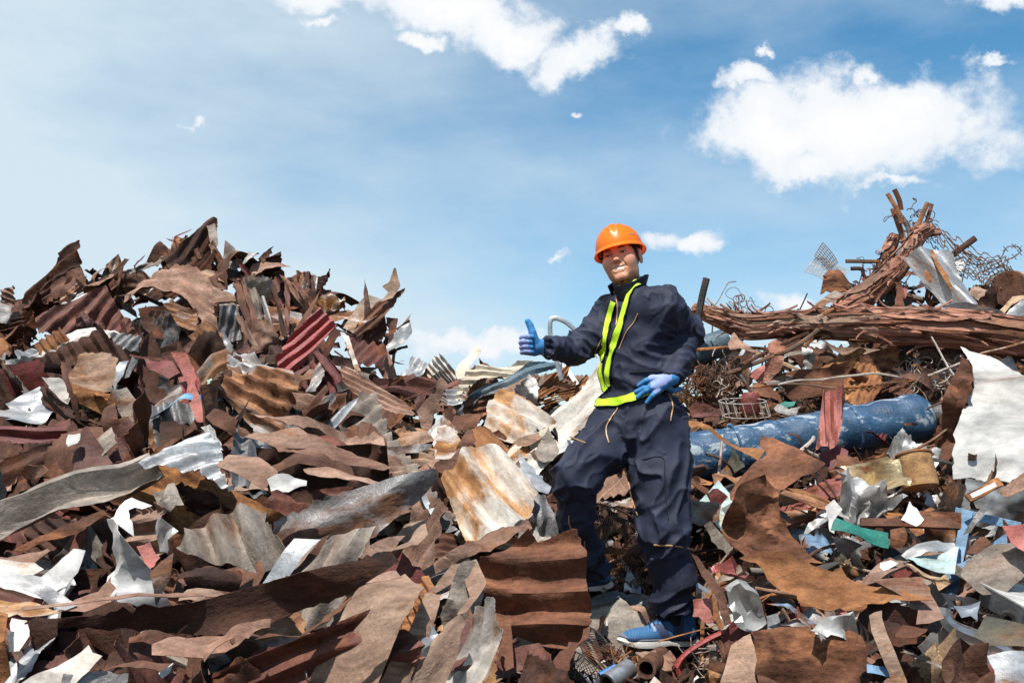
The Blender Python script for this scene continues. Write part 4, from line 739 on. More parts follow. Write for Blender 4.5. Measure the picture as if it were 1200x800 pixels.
sc('left arm of the big curled sheet reaching behind the worker', 'rust_orange', [(120,-15),(190,-5),(260,30),(330,55),(375,60),(402,62),(372,97),(330,75),(300,62),(220,25),(130,5)], F, n=(0,-1,.55), Y=4.75, folds=2, bend=(0,-1.5), crum=.01, name='curled_sheet', cat='curled sheet', short='the left arm of the curled sheet')
sc('lit rust-pink blunt sheet right of the orange tongue', 'rust_pink', [(190,480),(260,472),(348,466),(375,520),(416,600),(370,612),(330,616),(338,563),(270,520)], G, n=(0,-1,1.0), off=.85, folds=1, fold_s=.1, crum=.006, jag=.004, short='the lit blunt sheet')
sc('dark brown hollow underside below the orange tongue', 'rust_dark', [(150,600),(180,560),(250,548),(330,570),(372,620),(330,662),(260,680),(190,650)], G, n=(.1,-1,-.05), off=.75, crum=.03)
sc('lit brown inner curl below the blunt sheet', 'rust_skin', [(285,625),(330,615),(372,620),(335,660),(290,665),(262,655)], G, n=(-.1,-1,.7), off=.82, curl=.02)
sc('rusty plate standing in the bottom foreground right of the basket', 'rust_skin', [(340,645),(420,630),(522,625),(545,650),(562,682),(590,655),(622,640),(650,650),(680,668),(690,700),(700,830),(330,830),(365,740)], F, n=(0,-1,.45), off=.75, folds=3, fold_s=.2, crum=.02, jag=.012, short='the standing rusty plate')
sc('tan folded wing on the left of the standing rusty plate', 'tan', [(235,830),(262,760),(285,682),(345,648),(358,690),(367,735),(362,830)], F, n=(-.3,-1,.5), off=.8, folds=1, crum=.005)
sc('crumpled red foil sheet behind the angle iron', 'red_foil', [(222,432),(260,412),(290,393),(305,430),(342,470),(322,502),(262,492),(235,465)], F, n=(-.1,-1,.7), off=.65, crum=.03, cs=10, folds=5, short='the crumpled red foil')
sc('crumpled silver foil sheet below the red foil', 'foil', [(262,510),(300,495),(330,488),(370,540),(402,590),(370,612),(340,622),(295,602),(280,560)], F, n=(-.1,-1,.7), off=.7, crum=.03, cs=10, folds=5, short='the crumpled silver foil')
sc('rusty bent angle iron right of the front leg', 'rust_brown', [(163,400),(185,410),(215,445),(262,520),(292,622),(270,632),(248,565),(225,510),(190,460)], F, n=(-.4,-1,.5), off=.72, folds=1, name='angle_iron', cat='angle iron', th=.004, jag=.003, short='the bent angle iron')
sc('second flange of the bent angle iron', 'rust_orange', [(225,512),(245,560),(262,630),(245,635),(232,580)], F, n=(.3,-1,.3), off=.7, name='angle_iron', cat='angle iron', th=.004)
sc('worn red block beside the front leg hem', 'red_pale', [(165,542),(215,532),(237,555),(238,605),(215,615),(165,590)], F, n=(-.1,-1,.5), off=.5, folds=2)
sc('rusty open box panel right of the thigh', 'tan_grey', [(150,226),(245,240),(252,250),(248,290),(200,305),(160,300)], F, n=(0,-1,.4), off=.5, folds=2, bend=(2,0))
sc('pale twisted strap near the open box panel', 'galv_rust', [(225,150),(260,140),(300,150),(330,140),(335,160),(300,170),(262,160),(240,200),(228,190)], F, n=(0,-1,1), off=.5, folds=3)
sc('brown curved offcut left of the big curled sheet', 'tan_grey', [(200,310),(222,298),(260,340),(292,392),(270,400),(235,360)], F, n=(-.3,-1,.5), off=.6, bend=(2,0))
sc('maroon rounded scrap behind the curved offcut', 'red_dark', [(205,215),(240,198),(285,225),(280,260),(240,262)], F, n=(0,-1,.5), off=.45, crum=.02)
sc('painted channel beam with rust right of the big curled sheet', 'galv_rust', [(430,215),(452,190),(540,212),(625,250),(605,272),(560,262),(500,240)], F, n=(0,-1,.6), off=.75, name='channel_beam', cat='beam', th=.004, jag=.001, crum=.002, folds=0, pitch=.09, amp=.01, prof='rib', ang=-18, short='the painted channel beam')
rod('rusty_pipe', 'rusty bent pipe behind the big curled sheet', 'pipe', 'rust_brown', [(455,305),(500,290),(532,283),(538,262)], .018, F, off=.55)
rod('rusty_pipe', 'short rusty pipe stub right of the thigh', 'pipe', 'rust_brown', [(135,152),(170,140),(203,128)], .022, F, off=.45)
# --- right lower
sc('gold crumpled foil sheet with a brown stain', 'gold', [(98,102),(150,108),(232,110),(270,115),(285,150),(302,190),(290,232),(272,222),(222,217),(160,152)], G, n=(-.1,-1,.6), off=.8, crum=.03, cs=8, folds=5, fold_s=.35, short='the gold crumpled sheet')
sc('crumpled yellowish-white plastic film beside the gold sheet', 'foil', [(100,165),(150,142),(200,180),(240,220),(292,238),(230,262),(190,262),(170,282),(130,320),(100,318),(92,260),(85,210)], G, n=(-.1,-1,.5), off=.88, crum=.045, cs=12, folds=6, fold_s=.4, jag=.012, short='the crumpled plastic film')
sc('ragged white strip hanging left of the plastic film', 'white', [(45,250),(70,235),(98,262),(80,280),(75,330),(60,320),(58,285)], G, n=(-.1,-1,.6), off=.88, jag=.01, curl=.02)
sc('curved green painted sheet below the plastic film', 'teal', [(58,335),(75,296),(100,305),(160,308),(250,316),(250,362),(180,358),(110,346)], G, n=(0,-1,.8), off=.85, bend=(0,-1.5), crum=.006, short='the curved green sheet')
sc('grey underside of the curved green sheet', 'galv_dark', [(55,345),(110,348),(160,370),(125,402),(85,385)], G, n=(.2,-1,.1), off=.8)
sc('small silver bent flap right of the green sheet', 'galv', [(283,287),(300,262),(310,230),(332,255),(352,292),(330,312)], G, n=(-.1,-1,.5), off=.9, folds=1, crum=.004, short='the small silver flap')
sc('rusty wide flat beam behind the blue frame', 'rust_brown', [(160,280),(250,285),(340,262),(470,268),(470,318),(340,312),(230,308),(160,305)], G, n=(0,-1,.4), off=.7, name='channel_beam', cat='beam', th=.02, jag=.002, crum=.004, folds=0)
sc('brown square scrap under the rusty wide beam', 'rust_brown', [(250,320),(290,315),(312,370),(285,385),(248,375)], G, n=(0,-1,.4), off=.7)
sc('pale teal flaking panel left of the blue frame', 'teal_pale', [(298,425),(350,405),(440,380),(462,378),(452,455),(390,458),(330,442)], G, n=(0,-1,1), off=.75, folds=1, crum=.008, short='the pale teal panel')
sc('crumpled white-silver sheet above the pale teal panel', 'foil', [(285,395),(330,370),(400,352),(455,348),(462,372),(400,388),(340,410),(300,415)], G, n=(0,-1,.9), off=.8, crum=.025)
sc('dark strip running under the white-silver sheet', 'black', [(262,385),(330,365),(360,360),(330,378),(280,400)], G, n=(0,-1,.8), off=.75, name='metal_strip', cat='metal strip')
sc('rusty wooden batten with a white patch', 'rust_pink', [(145,492),(200,440),(252,393),(303,420),(262,455),(205,492)], G, n=(-.1,-1,.9), off=.85, name='plank', cat='plank', th=.012, jag=.003, crum=.004, short='the rusty batten')
sc('white paint patch scrap on the rusty batten', 'white', [(215,440),(250,415),(275,425),(235,455)], G, n=(-.1,-1,.9), off=.88, crum=.003, folds=0, jag=.008)
sc('yellow-brown split lath below the pale teal panel', 'wood', [(295,425),(330,440),(420,470),(435,480),(400,480),(330,460)], G, n=(0,-1,1), off=.78, name='plank', cat='plank', th=.008)
sc('dark red sheet behind the yellow-brown lath', 'red_dark', [(240,460),(300,430),(380,460),(340,475),(280,480)], G, n=(0,-1,.5), off=.7)
sc('stone-grey stiff sheet behind the wire mesh', 'concrete', [(478,445),(495,405),(560,372),(610,372),(667,372),(740,380),(740,470),(667,470),(605,520),(545,515),(505,475)], G, n=(-.1,-1,.7), off=.65, folds=2, crum=.006, short='the stone-grey sheet')
sc('brown mottled flap above the stone-grey sheet', 'rust_brown', [(490,390),(520,345),(560,360),(575,380),(540,400)], G, n=(0,-1,.6), off=.62)
sc('bright red triangular sheet at the right edge', 'red_pale', [(595,312),(640,308),(740,285),(740,400),(667,388),(630,362)], G, n=(-.1,-1,.6), off=.9, folds=1, crum=.004, short='the red triangular sheet')
sc('dark olive flat plate at the right edge below the mesh', 'olive', [(518,640),(548,582),(600,600),(667,625),(740,640),(740,695),(667,692),(560,672)], G, n=(0,-1,1), off=.75, crum=.006, short='the dark olive plate')
sc('pale green-white sheet in the bottom right corner', 'galv', [(552,712),(620,705),(740,700),(740,830),(580,830),(575,760)], G, n=(0,-1,1.1), off=.8, folds=1, crum=.004, short='the pale corner sheet')
sc('crushed rusty lump in the bottom right foreground', 'rust_brown', [(400,745),(430,700),(460,668),(500,682),(545,690),(560,730),(582,770),(562,830),(425,830),(408,780)], G, n=(-.05,-1,.6), off=.85, crum=.05, cs=7, folds=6, fold_s=.4, short='the crushed rusty lump')
sc('pale bent strap standing below the orange tongue', 'tan', [(182,588),(200,580),(222,578),(222,600),(238,650),(262,700),(302,790),(300,830),(270,830),(215,705),(190,640)], G, n=(-.3,-1,.6), off=.95, name='metal_strip', cat='metal strip', folds=2, crum=.003, jag=.002, short='the pale bent strap')
sc('silver V-shaped scrap right of the bent tube elbow', 'silver', [(445,560),(500,552),(530,545),(525,600),(500,590),(470,600)], G, n=(-.1,-1,.7), off=.7, folds=4)
sc('crumpled pinkish plastic wrap behind the standing plate', 'foil', [(530,640),(560,605),(620,595),(660,592),(690,630),(660,655),(600,640),(565,672)], F, n=(0,-1,.8), off=.85, crum=.035, cs=12)
sc('blue-grey painted scrap at the bottom right of the basket', 'blue_frame', [(175,740),(230,745),(275,770),(260,790),(175,770)], G, n=(0,-1,.8), off=.8)
sc('orange-brown long scrap with white strip under the panel', 'rust_orange', [(483,207),(520,190),(585,163),(605,180),(560,205),(502,228)], G, n=(-.1,-1,.8), off=.85, name='channel_beam', cat='beam', th=.01, jag=.002)
sc('white strip lying on the orange-brown scrap', 'white', [(498,210),(575,172),(582,185),(505,222)], G, n=(-.1,-1,.8), off=.88, name='metal_strip', cat='metal strip', jag=.001, crum=.001, folds=0)
sc('pinkish sheet corner under the white appliance panel', 'rust_pink', [(600,170),(667,150),(740,150),(740,200),(640,195)], G, n=(0,-1,.8), off=.75)
sc('grey twisted strap rising to the white panel', 'galv_dark', [(478,330),(500,330),(545,270),(590,215),(570,212),(530,260),(500,300)], G, n=(-.2,-1,.6), off=.82, name='metal_strip', cat='metal strip', folds=3)

# ------------------------------------------------------------------ several traced panels that are one bent object
def part_of(main_label, parts):
    tops = {o['label']: o for o in bpy.data.objects if o.parent is None and 'label' in o}
    m = tops[main_label]
    for lab_, nm in parts:
        c = tops[lab_]; c.parent = m; c.matrix_parent_inverse = m.matrix_basis.inverted(); c.name = nm
        for k in ('category', 'label', 'group'):
            if k in c: del c[k]
part_of('long shaded body of the big curled rusty sheet', [('upper brown hood of the big curled rusty sheet', 'hood'), ('wide orange lit tongue at the foot of the big curled sheet', 'tongue'), ('left arm of the big curled sheet reaching behind the worker', 'side_arm')])
for o in bpy.data.objects:
    if o.get('label') == 'long shaded body of the big curled rusty sheet': o['label'] = 'big rust-brown sheet curling down in an S right of the worker'
part_of('big tan folded sheet standing in the bottom centre foreground', [('side fold of the big tan sheet turned to the right', 'side_fold')])
part_of('rusty bent angle iron right of the front leg', [('second flange of the bent angle iron', 'flange')])
part_of('large white dented appliance panel at the right edge', [('rust-brown torn side of the white appliance panel', 'rusty_side')])
part_of('grey corrugated sheet with rust streaks leaning at the right peak', [('long orange rust strip on the grey sheet at the right peak', 'rust_streak'), ('oval orange rusty scrap stuck on the grey sheet', 'rust_patch')])
part_of('brown corrugated sheet with white stained edge right of the red sheet', [('pale stained edge strip on the brown corrugated sheet', 'stained_edge')])
part_of('very long dark rusty sheet with a lit rim across the lower left', [('thin lit rim along the very long dark sheet', 'rim')])
part_of('dark brown corrugated sheet forming the summit of the left slope', [('upright grey edge flap at the summit of the left slope', 'edge_flap')])
part_of('big orange-stained white corrugated sheet left of the worker', [('rusty upper flap of the big orange-stained sheet', 'upper_flap')])
part_of('pale red short ribbed panel leaning on the blue cylinder', [('dark red folded foot of the pale red ribbed panel', 'folded_foot')])
part_of('curved green painted sheet below the plastic film', [('grey underside of the curved green sheet', 'underside')])
part_of('tall crumpled white metal sail in the lower left', [('curled white lip on top of the white metal sail', 'curled_lip')])
part_of('rusty wooden batten with a white patch', [('white paint patch scrap on the rusty batten', 'paint_patch')])
part_of('bright white corrugated sheet in the centre of the heap', [('tan underside fold beneath the bright white sheet', 'underside_fold')])
part_of('rusty plate standing in the bottom foreground right of the basket', [('tan folded wing on the left of the standing rusty plate', 'folded_wing')])
# ------------------------------------------------------------------ built objects in the heap
def lathe_between(name, a, b, prof, mat, parent, origin, n=36, dent=0.0, seed=0, cap=True):
    """prof: list of (t along a->b 0..1, radius)"""
    a, b = Vector(a), Vector(b); ax = (b-a); t = ax.normalized(); u = t.orthogonal().normalized(); w = t.cross(u); V = []; Fc = []
    for (s, r) in prof:
        for k in range(n):
            an = 2*math.pi*k/n; rr = r
            p = a+ax*s
            if dent:
                q = np.array([[math.cos(an)*1.5+seed, math.sin(an)*1.5, s*6]]); d = float(vn(q, seed)[0]); rr = r*(1+dent*d-dent*1.5*max(0, float(vn(q*1.7+4, seed)[0])-.2))
            V.append(p+u*math.cos(an)*rr+w*math.sin(an)*rr-Vector(origin))
    m = len(prof)
    for i in range(m-1):
        for k in range(n): Fc.append((i*n+k, i*n+(k+1) % n, (i+1)*n+(k+1) % n, (i+1)*n+k))
    if cap: Fc.append(tuple(range(n-1, -1, -1))); Fc.append(tuple((m-1)*n+k for k in range(n)))
    mb = MB(); mb.add(V, Fc); return mb.build(name, MATS[mat], parent)
# blue cylinder
a = P(740, 548, 5.15); b = P(1092, 487, 5.35)
root = empty('blue_cylinder', a, 'long dented blue painted steel cylinder lying behind the worker', 'cylinder'); HEROES.append((960, 510, 'the blue cylinder'))
pr = [(0, .05), (.004, .09), (.02, .115), (.05, .128)]+[(.05+.9*k/60, .128+.003*math.sin(k)) for k in range(61)]+[(.955, .126), (.97, .112), (.985, .09), (1, .03)]
lathe_between('shell', a, b, pr, 'blue', root, a, 56, .07, 3)
for s in (.33, .72):
    c = a+(b-a)*s; t = (b-a)*.004; lathe_between('band', c-t, c+t, [(0, .128), (0, .1345), (1, .1345), (1, .128)], 'blue', root, a, 56, .05, 3)
lathe_between('end_collar', a+(b-a)*.985, a+(b-a)*1.03, [(0, .05), (.0, .055), (1, .055), (1, .04)], 'galv_dark', root, a, 24)
a2 = P(770, 428, 6.2); b2 = P(850, 400, 6.3)
root = empty('blue_pipe', a2, 'bluish pipe end seen under the beam behind the elbow', 'pipe'); lathe_between('shell', a2, b2, [(0, .07), (0, .085), (1, .085), (1, .07), (.9, .068)], 'slate', root, a2, 28, .04, 5)
# ochre can
OY = HY(1075, 560, .35); a = P(1079, 571, OY); b = P(1070, 531, OY+.04); root = empty('paint_can', a, 'dented ochre tin can standing behind the gold sheet', 'can'); HEROES.append((1075, 550, 'the ochre can'))
lathe_between('body', a, b, [(0, .0), (0, .077), (.06, .079), (.3, .077), (.6, .076), (.94, .075)], 'ochre', root, a, 32, .06, 8, False)
lathe_between('rim', a, b, [(.93, .075), (.94, .0795), (.99, .0795), (1.0, .076), (.96, .071), (.9, .07), (.85, .0)], 'rust_orange', root, a, 32, .0, 8, False)
# maroon canister with wire basket
a = P(879, 486, 5.75); b = P(880, 459, 5.75); root = empty('canister', a, 'small maroon rounded canister behind the pale wire basket', 'canister')
lathe_between('body', a, b, [(0, .0), (0, .05), (.1, .056), (.5, .057), (.8, .054), (.95, .04), (1, .0)], 'red_dark', root, a, 24, .04, 2)
lathe_between('neck', b, b+Vector((-.06, 0, .10)), [(0, .012), (1, .010)], 'galv_dark', root, a, 10)
root = empty('wire_basket', P(868, 486, 5.6), 'pale wire basket lying open in front of the maroon canister', 'basket'); rO = root.location
def rel(pts): return [Vector(p)-rO for p in pts]
mb = MB()
for (y0, dx) in ((470, 0), (487, 5)):
    ring = [P(870+dx+28*math.cos(t), y0+3.5*math.sin(t), 5.6-.14*math.sin(t)) for t in np.linspace(0, 2*math.pi, 25)]; mb.tube(rel(ring), .0035, 5)
mb.build('hoop', MATS['wire_pale'], root)
for t in np.linspace(0, 2*math.pi, 17)[:-1]:
    mb = MB(); mb.tube(rel([P(870+28*math.cos(t), 470+3.5*math.sin(t), 5.6-.14*math.sin(t)), P(875+28*math.cos(t), 487+3.5*math.sin(t), 5.6-.14*math.sin(t))]), .0028, 5); mb.build('upright_wire', MATS['wire_pale'], root)
# wires
def wires(name, label, mat, cx, cy, Y, rx, ry, rz, n, r, seed, L=14, turn=.9, grav=0, group=None, cat='wire tangle'):
    rg = random.Random(seed); c = P(cx, cy, Y); mb = MB()
    for i in range(n):
        p = Vector((rg.gauss(0, .45)*rx, rg.gauss(0, .4)*rz, rg.gauss(0, .4)*ry)); d = Vector((rg.gauss(0, 1), rg.gauss(0, .6), rg.gauss(0, .6))).normalized(); w = Vector((rg.gauss(0, 1), rg.gauss(0, 1), rg.gauss(0, 1)))*turn; pts = []
        st = rx*rg.uniform(.06, .13)
        for k in range(L):
            pts.append(p.copy()); p = p+d*st
            q = Vector((p.x/rx, p.y/rz, p.z/ry))
            if q.length > .9: d = (d-Vector((p.x, p.y, p.z)).normalized()*.5).normalized()
            d = (d+w.cross(d)*.35+Vector((rg.gauss(0, 1), rg.gauss(0, 1), rg.gauss(0, 1)))*.12-Vector((0, 0, grav))).normalized()
        mb.tube(smooth_path(pts, 2), r*rg.uniform(.7, 1.3), 4, False)
    o = mb.build(name, MATS[mat], None, origin=(0, 0, 0)); o.location = c; tag(o, label, cat, group); return o
wires('wire_tangle', 'grey wire tangle behind the body of the big curled sheet', 'wire_pale', 953, 640, 4.75, .17, .17, .12, 60, .0022, 1, turn=1.3)
wires('wire_tangle', 'dense rusty wire tangle in the dark right of the worker\'s waist', 'wire', 832, 458, 6.0, .26, .18, .15, 90, .003, 2, turn=1.2)
wires('wire_tangle', 'pale wires hanging in a bunch above the wire basket', 'wire_pale', 847, 447, 5.7, .05, .24, .05, 14, .0028, 3, turn=.4, grav=.15)
wires('wire_tangle', 'thin loops of wire against the sky behind the elbow', 'wire', 872, 372, 6.9, .26, .14, .1, 16, .0028, 4, turn=1.4, L=18)
wires('wire_tangle', 'brown wire nest above the long beam at the foot of the posts', 'wire', 1020, 352, 6.8, .24, .16, .14, 70, .004, 5, turn=1.2)
wires('wire_tangle', 'wire nest filling the gap under the long curving rod', 'wire_pale', 1092, 440, 6.1, .26, .16, .12, 60, .0028, 6, turn=1.2)
wires('wire_tangle', 'thin wires twisting in the sky left of the peak', 'wire', 1035, 290, 6.9, .16, .14, .1, 7, .0028, 7, turn=1.2, L=18)
wires('wire_tangle', 'thick wire coils in the shadow under the rusty hoop', 'wire', 1000, 470, 6.3, .4, .16, .12, 50, .004, 8, turn=1.1)
wires('wire_tangle', 'brown wire nest beside the fan guard behind the legs', 'wire', 737, 690, 4.35, .14, .1, .08, 40, .003, 9, turn=1.3)
wires('wire_tangle', 'orange and brown thin wires at the tip of the front shoe', 'rust_orange', 735, 772, 3.85, .09, .06, .06, 14, .0022, 10, turn=1.3)
wires('wire_tangle', 'twigs and wires lying across the dark gap near the ochre can', 'rust_brown', 1095, 580, 4.9, .24, .06, .1, 26, .004, 11, turn=.5)
wires('wire_tangle', 'dark wire heap at the left edge under the red ribbed sheet', 'wire', 45, 535, 5.9, .35, .18, .15, 70, .004, 12, turn=1.2)
wires('wire_tangle', 'yellow and brown wires in the bottom right hollow', 'ochre', 1030, 770, 3.8, .12, .07, .07, 16, .003, 13, turn=1.0)
wires('wire_tangle', 'fine wire strands around the top of the tangled peak', 'wire', 1078, 262, 6.7, .16, .14, .1, 22, .0032, 14, turn=1.2)
# chicken wire slope on the right skyline
def mesh_net(name, label, cat, corners, nx, ny, r, mat, wob=.05, seed=0, kind='hex'):
    """corners: four world points"""
    a, b, c, d = [Vector(p) for p in corners]; mb = MB()
    def pt(u, v):
        p = a.lerp(b, u).lerp(d.lerp(c, u), v); w = Vector((mnoise.noise(p*3+Vector((seed, 0, 0))), mnoise.noise(p*3+Vector((0, seed, 5))), mnoise.noise(p*3+Vector((7, 0, seed))))); return p+w*wob
    if kind == 'grid':
        for i in range(nx+1): mb.tube([pt(i/nx, j/(ny*2)) for j in range(ny*2+1)], r, 4, False)
        for j in range(ny+1): mb.tube([pt(i/(nx*2), j/ny) for i in range(nx*2+1)], r, 4, False)
    else:
        for j in range(ny+1):
            ln = []
            for i in range(nx*2+1):
                s = .28 if (i//1) % 4 in (1, 2) else -.28
                if j % 2: s = -s
                ln.append(pt(i/(nx*2), (j+s)/ny))
            mb.tube(ln, r, 4, False)
    o0 = pt(.5, .5); o = mb.build(name, MATS[mat], None, origin=o0); tag(o, label, cat); return o
mesh_net('wire_net', 'rusty chain-like wire net sagging down the right skyline', 'wire net', [P(1085, 262, 6.9), P(1182, 322, 7.0), P(1190, 345, 6.8), P(1100, 310, 6.7)], 26, 7, .0038, 'wire', .09, 3)
mesh_net('wire_net', 'second rusty wire net continuing to the right edge of the skyline', 'wire net', [P(1100, 268, 7.1), P(1215, 330, 7.2), P(1215, 350, 7.0), P(1130, 318, 6.9)], 22, 4, .004, 'wire', .12, 8)
mesh_net('wire_mesh', 'bent square wire mesh sticking up against the sky', 'wire mesh', [P(938, 322, 6.9), P(966, 293, 6.95), P(994, 313, 6.8), P(975, 336, 6.8)], 13, 10, .0022, 'wire_pale', .07, 5, 'grid')
mesh_net('wire_mesh', 'curled upper corner of bent square wire mesh', 'wire mesh', [P(952, 305, 6.9), P(963, 290, 6.9), P(978, 310, 6.85), P(966, 318, 6.85)], 7, 6, .0024, 'wire', .05, 6, 'grid')
MY = HY(1180, 690, .4)-4.0
mesh_net('expanded_metal', 'dark expanded metal mesh over the stone-grey sheet at right', 'metal mesh', [P(1154, 682, 4.0+MY), P(1175, 664, 4.05+MY), P(1225, 690, 3.95+MY), P(1210, 740, 3.85+MY)], 16, 12, .0032, 'black', .01, 7)
mesh_net('expanded_metal', 'rusty flattened mesh left of the white metal box', 'metal mesh', [P(1148, 690, 4.0+MY), P(1180, 690, 4.0+MY), P(1178, 722, 3.9+MY), P(1150, 718, 3.9+MY)], 12, 12, .0028, 'rust_brown', .015, 9)
# barbed wire curl
bw = [P(x, y, 6.9) for x, y in [(1128, 300), (1142, 310), (1158, 308), (1172, 303), (1180, 290), (1192, 289), (1196, 294), (1190, 300), (1180, 305), (1170, 312), (1150, 318)]]
W = smooth_path(bw, 6); mb = MB(); mb.tube(W, .004, 5)
for i in range(3, len(W), 5):
    p = W[i]; mb.tube([p+Vector((-.02, 0, -.015)), p, p+Vector((.018, .005, .02))], .003, 4); mb.tube([p+Vector((.015, 0, -.02)), p+Vector((-.015, 0, .018))], .003, 4)
o = mb.build('barbed_wire', MATS['wire'], None, origin=W[0]); tag(o, 'barbed wire curling out to the right against the sky', 'barbed wire')
# drum at the right edge
a = P(1192, 352, 6.9); b = P(1200, 322, 6.9); c0 = P(1222, 338, 7.1)
root = empty('metal_drum', c0, 'pinkish ribbed drum lying at the right edge of the skyline', 'drum'); ax0 = P(1183, 338, 6.8); ax1 = P(1240, 344, 7.4)
lathe_between('shell', ax0, ax1, [(0, .085)]+[(k/40, .12+.006*math.cos(k*math.pi/2.5)) for k in range(1, 41)], 'rust_pink', root, c0, 32, .03, 4)
lathe_between('rim', ax0, ax1, [(-.02, .10), (-.02, .122), (.03, .126), (.03, .1)], 'rust_brown', root, c0, 32)
# blue steel frame
FY = HY(1120, 655, .45)-4.25
root = empty('crossed_angle_irons', P(1118, 660, 4.3+FY), 'faded blue steel angle frame crossed like a scissor', 'frame'); HEROES.append((1125, 640, 'the blue frame')); rO = root.location
def bar(name, p, q, w, t, mat='blue_frame', parent=root, o0=None):
    o0 = rO if o0 is None else o0
    p, q = Vector(p), Vector(q); ax = (q-p); L = ax.length; d = ax.normalized(); view = ((p+q)/2-CAM).normalized(); s = d.cross(view).normalized(); f = s.cross(d).normalized()
    mb = MB(); c = (p+q)/2-o0; mb.box(c, d*L/2, s*w/2, f*t/2); mb.box(c+s*(w/2-t/2)+f*(w*.5+t*.51), d*L/2, s*t/2, f*w*.5)
    ob = mb.build(name, MATS[mat], parent, False)
    bv = ob.modifiers.new('bevel', 'BEVEL'); bv.width = .0015; bv.segments = 1
    return ob
bar('upright_bar', P(1134, 598, 4.42+FY), P(1111, 712, 4.2+FY), .040, .005)
bar('diagonal_bar', P(1186, 628, 4.3+FY), P(1112, 678, 4.22+FY), .040, .005)
bar('top_bar', P(1119, 599, 4.45+FY), P(1196, 617, 4.36+FY), .034, .005)
bar('bare_end', P(1112, 678, 4.22+FY), P(1088, 693, 4.2+FY), .036, .006, 'wood')
bar('hinge_plate', P(1112, 662, 4.19+FY), P(1150, 685, 4.16+FY), .035, .004, 'tan_grey')
# white box with motor boss
def obox(name, label, cat, c, ax, ay, az, mat, bev=.006):
    root = empty(name, c, label, cat); mb = MB(); mb.box((0, 0, 0), ax, ay, az); o = mb.build('housing', MATS[mat], root, False); bv = o.modifiers.new('bevel', 'BEVEL'); bv.width = bev; bv.segments = 3; return root
BY = HY(1190, 715, .45)-3.85
c = P(1198, 712, 3.85+BY); root = obox('metal_box', 'white-topped metal box with a round black boss at the right edge', 'box', c, Vector((.09, .03, -.01)), Vector((-.03, .09, .03)), Vector((0, -.02, .035)), 'galv'); HEROES.append((1190, 710, 'the white metal box'))
mb = MB(); mb.box(Vector((0, -.006, .042)), Vector((.095, .032, -.01)), Vector((-.032, .095, .032)), Vector((0, -.001, .003))); mb.build('lid', MATS['white'], root, False)
f0 = P(1180, 722, 3.76+BY)-c; lathe_between('boss', f0+c, f0+c+Vector((-.02, -.045, -.004)), [(0, .022), (.7, .022), (.7, .024), (1, .024), (1, .013), (.5, .012), (.5, 0)], 'black', root, c, 24, cap=False)
# bent silver channel
root_p = [(1107, 712), (1107, 722), (1113, 732), (1125, 740), (1150, 750), (1175, 762), (1188, 772), (1194, 788), (1200, 812)]
rod('bent_channel', 'shiny bent aluminium channel curving to the bottom right', 'channel', 'silver', [(x, y, -.004*i) for i, (x, y) in enumerate(root_p)], .021, None, Y=HY(1150, 750, .42), flat=.5, n=4, short='the shiny bent channel')
rod('bent_channel', 'thin grey inner lip following the shiny bent channel', 'channel', 'galv_dark', [(1114, 716), (1116, 726), (1124, 732), (1140, 738), (1162, 748), (1184, 760)], .008, None, Y=HY(1150, 745, .38), flat=.5)
rod('cable', 'thick red cable looping at the bottom right', 'cable', 'red', [(1060, 798), (1064, 786), (1075, 778), (1090, 776), (1104, 777)], .010, None, Y=3.62, short='the red cable')
bl = empty('blue_bar', P(1080, 790, 3.6), 'bright blue flat bar in the bottom right foreground', 'bar'); bar('web', P(1058, 780, 3.68), P(1110, 805, 3.5), .05, .006, 'blue_plain', bl, bl.location)
bl = empty('blue_bar', P(1090, 773, 3.75), 'faded blue bar behind the red cable', 'bar'); bar('web', P(1055, 776, 3.8), P(1110, 770, 3.78), .035, .006, 'blue_frame', bl, bl.location)
bl = empty('rusty_bracket', P(1153, 712, 3.9), 'rusty upright bracket left of the white metal box', 'bracket'); bar('web', P(1156, 684, 3.95), P(1151, 728, 3.85), .035, .005, 'rust_pink', bl, bl.location); bar('arm', P(1156, 700, 3.9), P(1172, 706, 3.9), .02, .004, 'rust_pink', bl, bl.location)
rod('plastic_tube', 'bright blue plastic tube in front of the shoe tip', 'tube', 'blue_plain', [(703, 791, 0), (722, 781, .02)], .012, None, Y=3.72, n=12, short='the blue handle')
rod('cable', 'orange thin wire loop by the shoe tip', 'cable', 'rust_orange', [(716, 752), (717, 765), (724, 776), (731, 769), (740, 762)], .003, None, Y=3.8)
